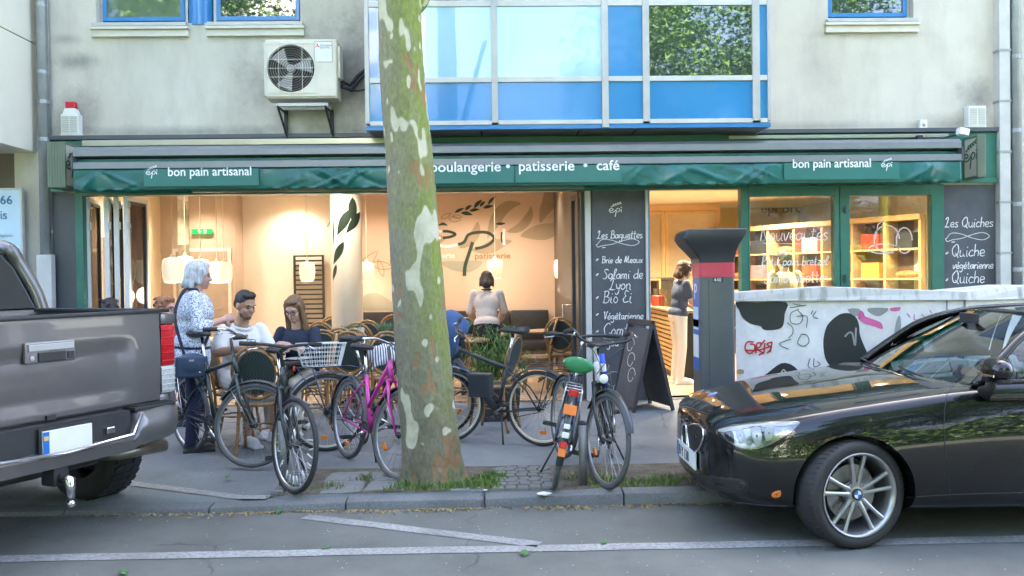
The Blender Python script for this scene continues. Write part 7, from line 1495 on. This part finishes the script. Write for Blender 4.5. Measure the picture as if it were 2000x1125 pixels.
for (x, nm) in ((.86, 'rear_wheel'), (4.35, 'front_wheel')):
    for s in (-1, 1):
        w = part(nm, trk); w.location = (x, s*.9, .39+(.035 if s < 0 else 0)); MB().lathe([(.23, -.13), (.33, -.145), (.375, -.13), (.39, -.1), (.39, .1), (.375, .13), (.33, .145), (.23, .13)], 44, TR(rx=pi/2), caps=False).build('tyre', 'car_tyre', w, smooth=True); MB().lathe([(.235, -.1), (.2, -.06), (.19, .02), (0, .04)], 24, TR(rx=s*pi/2)).build('rim', 'wheel_silver', w, smooth=True); mb = MB()
        for i in range(36):
            a = 2*pi*i/36
            for k in (-1, 0, 1): mb.box(-.02, .02, -.035+.078*k, .035+.078*k, .386, .398, TR(ry=a+.05*k) @ TR(rz=.35*k))
        mb.build('tread', 'rubber_dark', w)
    
TB('mud_flap', MB().box(.4, .42, -1.03, -.75, .42, .64, ch=.006), 'truck_black'); TB('mud_flap', MB().box(.4, .42, .75, 1.03, .42, .64, ch=.006), 'truck_black')
TB('chassis', MB().box(.3, 5.0, -.5, .5, .4, .62, ch=.02), 'truck_black')
def TC(name, mb, m_, **k):
    o = mb.build(name, m_, trk, **k); o.location = (-.62, 0, 0); return o
CABO = []
# cab and front
def sect(x, w, zb, zt): return [(x, -w, zb), (x, -w*1.0, (zb+ZT)/2), (x, -w*.98, ZT-.02), (x, w*.98, ZT-.02), (x, w, (zb+ZT)/2), (x, w, zb)]
mb = MB(); loft(mb, [sect(x, w, zb, ZT) for x, w, zb in ((1.97, .95, .55), (2.5, .98, .5), (3.9, .98, .5), (4.9, .95, .55), (5.3, .85, .6))]); TC('cab_body', mb, 'truck_grey', auto=35)
RZ = 1.93
def cabsec(x, wt, zt): return x, wt, zt
mb = MB(); rows = [[(1.98, y, ZT-.02) for y in (-.93, -.5, 0, .5, .93)], [(2.0, y, ZT+.02) for y in (-.91, -.5, 0, .5, .91)]]; TC('cab_rear_base', mb.grid(rows), 'truck_grey')
rw = [[(1.985+.16*v, u*(.84-.12*v), ZT+.03+(RZ-.09-ZT)*v) for u in (-1, -.5, 0, .5, 1)] for v in (0, .33, .66, 1)]
mb = MB(); mb.grid(rw); TC('rear_window', mb, 'truck_glass', smooth=True)
roof = [[(x, u*w, z-.03*u*u) for u in (-1, -.66, -.33, 0, .33, .66, 1)] for x, w, z in ((2.12, .74, RZ-.06), (2.2, .74, RZ-.01), (2.6, .76, RZ+.02), (3.2, .76, RZ), (3.5, .74, RZ-.05))]; mb = MB(); mb.grid(roof); TC('cab_roof', mb, 'truck_grey', smooth=True, solid=.03)
for s in (-1, 1):
    TC('rear_pillar', MB().tube(smooth_pts([(1.98, s*.9, ZT-.02), (2.02, s*.87, ZT+.15), (2.1, s*.8, ZT+.36), (2.16, s*.74, RZ-.045), (2.6, s*.77, RZ-.01), (3.45, s*.75, RZ-.06), (3.9, s*.85, ZT+.2), (4.15, s*.9, ZT)], 5), .05, 10), 'truck_grey', smooth=True)
    mb = MB(); mb.grid([[(x, s*.93, ZT-.01), (x+dx, s*.8, RZ-.04)] for x, dx in ((2.02, .12), (2.5, 0), (3.0, 0), (3.5, -.05), (4.0, -.5))]); TC('side_window', mb, 'truck_glass')
mb = MB(); mb.grid([[(4.1-.0, u*.88, ZT) for u in (-1, 0, 1)], [(3.5, u*.73, RZ-.07) for u in (-1, 0, 1)]]); TC('windscreen', mb, 'truck_glass')
# ------------------------------------------------------------------ people
def skin_mat(name, c):
    m, nt, b = new_mat(name); f = noise(nt, 25, 4, .6); nt.links.new(ramp(nt, f, [(.3, [x*.86 for x in c]), (.7, c)]), b.inputs['Base Color']); b.inputs['Roughness'].default_value = .5
    b.inputs['Subsurface Weight'].default_value = .08; b.inputs['Subsurface Radius'].default_value = (.02, .008, .004); return m
skin_mat('skin_light', (.56, .34, .25)); skin_mat('skin_tan', (.45, .26, .17)); skin_mat('skin_rosy', (.56, .32, .24))
def hair_mat(name, c0, c1):
    m, nt, b = new_mat(name); f = noise(nt, 40, 4, .7, mapscale=(1.6, 1.6, .14)); nt.links.new(ramp(nt, f, [(.32, c0), (.68, c1)]), b.inputs['Base Color']); b.inputs['Roughness'].default_value = .5; bump(nt, b, f, .8, .012); return m
hair_mat('hair_grey', (.26, .26, .27), (.66, .66, .66)); hair_mat('hair_dark', (.012, .01, .009), (.04, .03, .026)); hair_mat('hair_brown', (.08, .04, .02), (.26, .15, .075)); hair_mat('hair_brunette', (.035, .018, .012), (.09, .045, .03)); hair_mat('hair_red', (.18, .06, .025), (.4, .17, .08))
def cloth(name, c, var=.1, bs=9, strength=.5):
    m, nt, b = new_mat(name); nt.links.new(ramp(nt, noise(nt, 4, 4, .6), [(.3, [x*(1-var) for x in c]), (.7, c)]), b.inputs['Base Color']); b.inputs['Roughness'].default_value = .85; bump(nt, b, noise(nt, bs, 3, .55, mapscale=(1, 1, .6)), strength, .035); return m
cloth('cloth_white', (.74, .74, .72)); cloth('cloth_offwhite', (.66, .62, .56)); cloth('cloth_navy', (.018, .026, .05)); cloth('cloth_blue_grey', (.06, .085, .14)); cloth('cloth_pink', (.68, .55, .48)); cloth('cloth_beige', (.5, .44, .33)); cloth('cloth_red', (.4, .03, .03)); cloth('cloth_black', (.015, .015, .017)); cloth('cloth_trousers', (.02, .025, .06)); cloth('cloth_cream', (.6, .5, .3))
m, nt, b = new_mat('cloth_print'); tc = N(nt, 'ShaderNodeTexCoord').outputs['Object']; f = noise(nt, 85, 2, .6, vec=tc); nt.links.new(ramp(nt, f, [(.38, (.07, .11, .22)), (.46, (.36, .42, .5)), (.53, (.72, .73, .73))]), b.inputs['Base Color']); b.inputs['Roughness'].default_value = .85; bump(nt, b, noise(nt, 9, 3, .55, vec=tc), .5, .03)
mat('shoe_white', (.7, .7, .68), .6); mat('shoe_dark', (.03, .03, .03), .6); mat('eye_dark', (.015, .012, .01), .2, var=0); mat('lip', (.42, .16, .13), .5)
def cap(mb, p, q, r0, r1, n=12):
    p, q = Vector(p), Vector(q); K = 5; mb.tube([p+(q-p)*(i/K) for i in range(K+1)], [r0+(r1-r0)*i/K for i in range(K+1)], n); mb.ball(p, r0*.995, n, 8); mb.ball(q, r1*.995, n, 8)
def ell(mb, c, r, R=None, n=16, m=12):
    M_ = Matrix.Translation(c) @ (R.to_4x4() if R else Matrix.Identity(4)); mb.ball((0, 0, 0), r, n, m, M_)
def fuse(mb, voxel, smooth=4, f=.5):
    me = mb.mesh('fuse'); o = bpy.data.objects.new('fuse', me); COL.objects.link(o)
    r = o.modifiers.new('r', 'REMESH'); r.mode = 'VOXEL'; r.voxel_size = voxel; s = o.modifiers.new('s', 'SMOOTH'); s.iterations = smooth; s.factor = f
    dg = bpy.context.evaluated_depsgraph_get(); me2 = bpy.data.meshes.new_from_object(o.evaluated_get(dg)); bpy.data.objects.remove(o); bpy.data.meshes.remove(me); return me2
def hand(mb, w, d, n, s=1, curl=.6):
    """hand from wrist w along d with palm normal n; s = side of the thumb"""
    d, n = Vector(d).normalized(), Vector(n).normalized(); t = d.cross(n).normalized()*s; w = Vector(w); R = Matrix((d, t, n)).transposed(); ell(mb, w+d*.05, (.05, .04, .018), R, 12, 8)
    for i, (o, l) in enumerate(((.028, .068), (.01, .078), (-.01, .072), (-.028, .056))):
        b0 = w+d*.09+t*o; b1 = b0+(d*cos(curl*.6)+n*sin(curl*.6))*l*.55; b2 = b1+(d*cos(curl*1.7)+n*sin(curl*1.7))*l*.5; mb.tube([b0-d*.02, b0, b1, b2], [.01, .0095, .009, .007], 8)
    b0 = w+d*.03+t*.035; mb.tube([w+d*.025+t*.02, b0+t*.012, b0+d*.03+t*.025+n*.012, b0+d*.055+t*.02+n*.025], [.013, .012, .0105, .008], 8)
def human(label, loc, rz, J, skin, top, bottom, hair, hairm, shoes='shoe_dark', sleeve=.55, leg=1.0, head=(0, 0), female=True, hem=0, hands=((.3, .6), (.3, .6)), size=1.0, extra=None, bulk=1.0, feet=True):
    """J: joints in a body frame, x forward, y left, z up from the floor; left side given as l, right as r"""
    t = thing('person', label, 'person', loc, rz); t.scale = (size,)*3; V = lambda k: Vector(J[k]); sw = .165 if female else .19; B_ = bulk
    pel, chest, neck, hc = V('pelvis'), V('chest'), V('neck'), V('head'); up = (neck-pel).normalized()
    Rt = up.to_track_quat('Z', 'Y').to_matrix(); yv = Vector((0, 1, 0)); fx = yv.cross(up).normalized(); Rt = Matrix((fx, yv, up)).transposed()
    def torso(mb, g):
        ell(mb, pel, ((.115+g)*B_, (.168+g)*B_, .13+g), Rt); ell(mb, pel.lerp(chest, .5), ((.1+g)*B_, (.14+g)*B_, .14+g), Rt); ell(mb, chest+fx*.0, ((.115+g)*B_, (.155+g)*B_ if female else (.17+g)*B_, .17+g), Rt); ell(mb, chest.lerp(neck, .5), ((.075+g), sw-.03+g, .07+g*.6), Rt)
        if female:
            for s in (-1, 1): ell(mb, chest+fx*.075*B_+yv*s*.075-up*.02, (.06+g,)*3)
        for k in ('l', 'r'): ell(mb, V('sh_'+k)+Vector((0, 0, -.01)), (.048+g*.7,)*3)
    mb = MB(); torso(mb, 0); cap(mb, chest.lerp(neck, .8), neck.lerp(hc, .45), .06, .052)
    ar = (.047, .04, .028) if female else (.056, .045, .031)
    for i, k in enumerate(('l', 'r')):
        s = 1 if k == 'l' else -1; cap(mb, V('sh_'+k), V('el_'+k), ar[0], ar[1]); cap(mb, V('el_'+k), V('wr_'+k), ar[1]*.98, ar[2]); d = (V('wr_'+k)-V('el_'+k)).normalized()
        hd_ = hands[i]; hand(mb, V('wr_'+k), J.get('hd_'+k, d), J.get('hn_'+k, Vector((0, -s, 0)) - d*d.dot(Vector((0, -s, 0)))), s if J.get('hn_'+k) is None else J.get('ts_'+k, s), hd_[1])
        cap(mb, V('hip_'+k), V('kn_'+k), .08, .055); cap(mb, V('kn_'+k), V('an_'+k), .054, .036)
        if feet: ell(mb, V('an_'+k)+Vector((.06, 0, -.045)), (.12, .042, .04))
    Rh = Euler((0, head[1], head[0])).to_matrix(); H = lambda x, y, z: hc+Rh @ Vector((x, y, z))
    ell(mb, H(-.012, 0, .03), (.098, .076, .1), Rh); ell(mb, H(.03, 0, -.035), (.065, .06, .072), Rh); ell(mb, H(.062, 0, -.085), (.028, .03, .022), Rh); cap(mb, H(.085, 0, .018), H(.108, 0, -.022), .009, .013); ell(mb, H(.07, 0, .033), (.024, .055, .012), Rh)
    for s in (-1, 1): ell(mb, H(-.005, s*.077, -.005), (.022, .011, .032), Rh); ell(mb, H(.06, s*.04, -.025), (.026, .022, .025), Rh)
    ell(mb, H(.086, 0, -.056), (.012, .024, .009), Rh); me = fuse(mb, .0075, 2); body_ = link('body', me, skin, t, smooth=True)
    for s in (-1, 1):
        MB().ball(H(.082, s*.031, .008), (.011, .0115, .005), 8, 6).build('eye', 'eye_dark', t, smooth=True); MB().tube([H(.087, s*.016, .031), H(.09, s*.034, .036), H(.078, s*.052, .03)], .0034, 6).build('eyebrow', hairm, t, smooth=True)
    MB().ball((0, 0, 0), (.007, .022, .006), 10, 6, Matrix.Translation(H(.0945, 0, -.057)) @ Rh.to_4x4()).build('lips', 'lip', t, smooth=True)
    # clothes
    mb = MB(); torso(mb, .014)
    for k in ('l', 'r'):
        e, s_, w = V('el_'+k), V('sh_'+k), V('wr_'+k)
        if sleeve <= .5: cap(mb, s_, s_.lerp(e, sleeve*2), ar[0]+.009, ar[0]+.014)
        else: cap(mb, s_, e, ar[0]+.01, ar[1]+.014); cap(mb, e, e.lerp(w, (sleeve-.5)*2), ar[1]+.016, ar[2]+.02)
    if hem:
        ell(mb, pel-up*hem*.6+fx*.0, ((.135)*B_, .19*B_, hem), Rt)
    else: ell(mb, pel+up*.02, (.135*B_, .182*B_, .1), Rt)
    link('top', fuse(mb, .009, 5), top, t, smooth=True)
    mb = MB(); ell(mb, pel-up*.02, (.128*B_, .18*B_, .12), Rt)
    for k in ('l', 'r'):
        h_, kn, an = V('hip_'+k), V('kn_'+k), V('an_'+k)
        if leg <= .5: cap(mb, h_, h_.lerp(kn, leg*2), .1, .085)
        else: cap(mb, h_, kn, .095, .068); cap(mb, kn, kn.lerp(an, (leg-.5)*2), .068, .055)
    link('trousers' if leg > .5 else 'shorts', fuse(mb, .009, 4), bottom, t, smooth=True)
    if feet:
        for k in ('l', 'r'):
            an = V('an_'+k); mb = MB(); ell(mb, an+Vector((.065, 0, -.045)), (.135, .048, .045)); ell(mb, an+Vector((-.01, 0, -.03)), (.055, .045, .06)); mb.box(an.x-.07, an.x+.2, an.y-.045, an.y+.045, an.z-.088, an.z-.06); link('shoe', fuse(mb, .008, 4), shoes, t, smooth=True)
    # hair
    mb = MB(); rn = random.Random(len(label))
    if hair == 'short':
        ell(mb, H(-.022, 0, .05), (.098, .081, .092), Rh); ell(mb, H(.025, 0, .108), (.055, .066, .034), Rh); ell(mb, H(-.06, 0, .01), (.055, .075, .07), Rh)
    else:
        ell(mb, H(-.025, 0, .05), (.105, .088, .098), Rh); ell(mb, H(.035, 0, .1), (.05, .07, .035), Rh); ell(mb, H(-.06, 0, -.0), (.07, .085, .09), Rh)
        if hair == 'bob':
            ell(mb, H(-.07, 0, -.06), (.06, .085, .075), Rh)
            for s in (-1, 1): cap(mb, H(.01, s*.075, .05), H(-.005, s*.083, -.055), .03, .026); cap(mb, H(.05, s*.055, .095), H(.045, s*.078, .02), .022, .016)
            for i in range(16): a = rn.uniform(1.6, 4.7); mb.tube([H(.09*cos(a)-.02, .08*sin(a), .02), H(.1*cos(a)-.03, .095*sin(a), -.07), H(.105*cos(a)-.03, .1*sin(a), -.115)], [.014, .012, .006], 6)
        if hair == 'long':
            for s in (-1, 1):
                cap(mb, H(.02, s*.07, .06), H(.0, s*.085, -.06), .026, .03); cap(mb, H(.0, s*.085, -.06), H(.025, s*.085, -.24), .03, .034); cap(mb, H(.025, s*.085, -.24), H(.04, s*.08, -.36), .033, .018)
                for i in range(6): mb.tube([H(.02, s*.088, .0), H(rn.uniform(-.02, .05), s*rn.uniform(.08, .11), -.2), H(rn.uniform(.0, .07), s*rn.uniform(.06, .11), -.38)], [.014, .014, .006], 6)
            cap(mb, H(-.07, 0, -.02), H(-.09, 0, -.25), .06, .06)
        if hair == 'bun': ell(mb, H(-.12, 0, .06), (.05, .05, .05), Rh)
        if hair == 'messy':
            for i in range(26): a, z = rn.uniform(0, 6.28), rn.uniform(-.07, .13); mb.tube([H(-.03+.07*cos(a), .07*sin(a), z), H(-.03+.115*cos(a), .105*sin(a), z-.02)], [.022, .008], 6) if cos(a) < .6 or z > .08 else None
    link('hair', fuse(mb, .0065, 2), hairm, t, smooth=True)
    if extra: extra(t, H, Rh, V)
    return t
def standing(lean=0, **k):
    J = dict(pelvis=(0, 0, .95), chest=(.01+lean*.6, 0, 1.24), neck=(.0+lean, 0, 1.43), head=(.03+lean*1.15, 0, 1.545), sh_l=(lean*.9, .175, 1.37), sh_r=(lean*.9, -.175, 1.37), el_l=(-.02+lean, .21, 1.1), el_r=(-.02+lean, -.21, 1.1), wr_l=(.06+lean, .2, .87), wr_r=(.06+lean, -.2, .87), hip_l=(0, .09, .9), hip_r=(0, -.09, .9), kn_l=(.02, .09, .5), kn_r=(.02, -.09, .5), an_l=(-.02, .1, .088), an_r=(-.02, -.1, .088)); J.update(k); return J
def sitting(lean=.06, **k):
    J = dict(pelvis=(0, 0, .57), chest=(.02+lean*.6, 0, .84), neck=(.01+lean, 0, 1.05), head=(.05+lean*1.2, 0, 1.195), sh_l=(lean, .18, .975), sh_r=(lean, -.18, .975), el_l=(.1+lean, .24, .76), el_r=(.1+lean, -.24, .76), wr_l=(.33, .14, .8), wr_r=(.33, -.14, .8), hip_l=(.05, .09, .54), hip_r=(.05, -.09, .54), kn_l=(.44, .13, .5), kn_r=(.44, -.13, .5), an_l=(.4, .13, .088), an_r=(.4, -.13, .088)); J.update(k); return J
# grey haired woman standing with a shoulder bag
def bag(t, H, Rh, V):
    pts = smooth_pts([V('sh_r')+Vector((.02, .06, .06)), (.1, -.02, 1.3), (.15, -.12, 1.1), (.08, -.25, .88)], 6); MB().tube(pts, .013, 8, flat=((0, 1, 0), .5)).build('bag_strap', 'cloth_navy', t, smooth=True); MB().tube(smooth_pts([V('sh_r')+Vector((.02, .06, .06)), (-.06, -.1, 1.42), (-.13, -.2, 1.2), (-.06, -.27, .88)], 6), .013, 8, flat=((0, 1, 0), .5)).build('bag_strap', 'cloth_navy', t, smooth=True)
    mb = MB(); ell(mb, (0, -.27, .78), (.14, .05, .11)); mb.box(-.13, .13, -.31, -.24, .68, .86); link('shoulder_bag', fuse(mb, .009, 6), mat('bag_navy', (.035, .06, .1), .5), t, smooth=True); MB().box(-.02, .02, -.33, -.322, .82, .835).build('bag_badge', 'alu', t)
p = at(376, 700, 7.75)
human('grey haired woman in patterned blouse with navy bag standing by the pickup', (p.x, 7.75, G), RAD(18), standing(.03, el_r=(.06, -.26, 1.1), wr_r=(.26, -.14, 1.16), el_l=(.06, .24, 1.1), wr_l=(.26, .1, 1.14)), 'skin_rosy', 'cloth_print', 'cloth_trousers', 'bob', 'hair_grey', sleeve=.7, hem=.2, bulk=1.22, head=(RAD(8), RAD(6)), extra=bag, size=1.02)
# seated man
def beard(t, H, Rh, V):
    mb = MB(); ell(mb, H(.052, 0, -.088), (.041, .04, .024), Rh); ell(mb, H(.03, .047, -.068), (.026, .013, .026), Rh); ell(mb, H(.03, -.047, -.068), (.026, .013, .026), Rh); link('beard', fuse(mb, .007, 2), mat('stubble', (.13, .075, .05), .8, var=.3, vs=60), t, smooth=True)
    mb = MB(); a = V('neck'); mb.tube([a+Vector((.078*cos(k*.5), .08*sin(k*.5), -.04-.025*cos(k*.5))) for k in range(-5, 6)], .016, 8); mb.build('collar', 'cloth_white', t, smooth=True)
p = at(462, 700, 8.3)
human('man in a white polo shirt sitting at the dark table', (p.x, 8.3, G), RAD(-45), sitting(.1, el_r=(.16, -.26, .8), wr_r=(.42, -.16, .84), el_l=(.18, .24, .78), wr_l=(.42, .05, .82)), 'skin_tan', 'cloth_white', 'cloth_offwhite', 'short', 'hair_dark', female=False, sleeve=.36, leg=.45, head=(RAD(8), RAD(18)), extra=beard, size=1.08, shoes='shoe_white')
# seated woman
def specs(t, H, Rh, V):
    for s in (-1, 1): MB().tube([H(.1, s*.033+.024*cos(a*.45), .006+.02*sin(a*.45)) for a in range(14)], .0028, 5, closed=True).build('glasses_rim', 'eye_dark', t); MB().tube([H(.1, s*.057, .01), H(.0, s*.08, .012)], .0025, 5).build('glasses_arm', 'eye_dark', t)
    MB().tube([H(.1, -.01, .01), H(.1, .01, .01)], .0025, 5).build('glasses_bridge', 'eye_dark', t); MB().tube([V('wr_l')+Vector((-.01, .03*cos(a*.45), .03*sin(a*.45))) for a in range(14)], .006, 6, closed=True).build('wrist_watch', 'cloth_black', t)
p = at(590, 700, 8.75)
human('woman with long brown hair and glasses in navy sitting at the dark table', (p.x, 8.75, G), RAD(-104), sitting(.08, el_r=(.14, -.24, .78), wr_r=(.36, -.1, .84), el_l=(.16, .24, .78), wr_l=(.36, .08, .85)), 'skin_light', 'cloth_navy', 'cloth_beige', 'long', 'hair_brown', sleeve=.72, head=(RAD(-2), RAD(22)), extra=specs, size=1.03, shoes='shoe_white')
# waiter from behind
def apron(t, H, Rh, V):
    a = V('neck'); MB().tube([a+Vector((.07*cos(k*.45)-.01, .075*sin(k*.45), -.0)) for k in range(14)], .008, 6, closed=True).build('apron_strap', 'cloth_black', t, smooth=True); mb = MB(); ell(mb, V('pelvis')+Vector((.02, 0, -.12)), (.16, .2, .25)); link('apron', fuse(mb, .012, 4), 'cloth_black', t, smooth=True)
p = at(950, 600, 11.2)
human('waiter in a pale pink shirt seen from behind at a table', (p.x, 11.2, FZ), RAD(88), standing(.14, el_l=(.2, .24, 1.12), wr_l=(.4, .2, 1.0), el_r=(.2, -.24, 1.12), wr_r=(.4, -.18, 1.0)), 'skin_tan', 'cloth_pink', 'cloth_black', 'bob', 'hair_dark', female=False, sleeve=.95, head=(0, RAD(25)), extra=apron, size=.95)
table(945, 11.75, 'brown table in front of the waiter', FZ, 'table_wood')
# customer in the doorway
p = at(1325, 700, 11.8)
human('customer in navy shirt and white trousers standing at the counter', (p.x, 11.8, FZ), RAD(8), standing(.06, el_r=(.12, -.2, 1.12), wr_r=(.3, -.12, 1.0), el_l=(.14, .2, 1.12), wr_l=(.32, .12, 1.0)), 'skin_light', 'cloth_blue_grey', 'cloth_white', 'bob', 'hair_brunette', sleeve=.32, head=(RAD(10), RAD(15)), shoes='shoe_white', size=1.02)
def blackbag(t, H, Rh, V): pass
p = at(1540, 520, 11.9)
human('shop assistant with dark hair behind the left shop window', (p.x-.02, 12.0, FZ), RAD(100), standing(.0), 'skin_light', 'cloth_cream', 'cloth_black', 'bun', 'hair_brunette', size=1.1)
p = at(309, 600, 9.3)
human('red haired person in red sitting behind the pickup', (p.x, 9.3, G), RAD(-20), sitting(.05), 'skin_rosy', 'cloth_red', 'cloth_black', 'messy', 'hair_red', extra=specs, size=1.03)
p = at(208, 600, 9.2)
human('person with dark curly hair sitting behind the pickup bed', (p.x, 9.2, G), RAD(90), sitting(.05), 'skin_tan', 'cloth_black', 'cloth_black', 'messy', 'hair_dark', size=1.02)
chair(309, 9.3, RAD(70), 'rattan bistro chair under the red haired person'); chair(208, 9.2, RAD(180), 'rattan bistro chair under the person with dark curly hair')
# driver
pd = MC @ Vector((-2.2, .36, -.06))
human('driver with dark hair sitting in the black car', tuple(pd), pi, sitting(.02, el_l=(.2, .22, .82), wr_l=(.42, .12, .98), el_r=(.2, -.22, .82), wr_r=(.42, -.12, .98), an_l=(.75, .1, .35), an_r=(.75, -.1, .35), kn_l=(.45, .1, .58), kn_r=(.45, -.1, .58)), 'skin_tan', 'cloth_black', 'cloth_black', 'short', 'hair_dark', female=False, feet=False, head=(RAD(25), 0))
# ------------------------------------------------------------------ pieces too small to pick apart
for o in bpy.data.objects:
    n = o.name.split('.')[0]
    if o.parent and n in ('lettering', 'chalk_writing', 'spokes', 'tread', 'foliage', 'stem', 'crown', 'fan_guard', 'wire_mesh', 'logo', 'spoke_reflectors', 'plate_text'): o['kind'] = 'stuff'
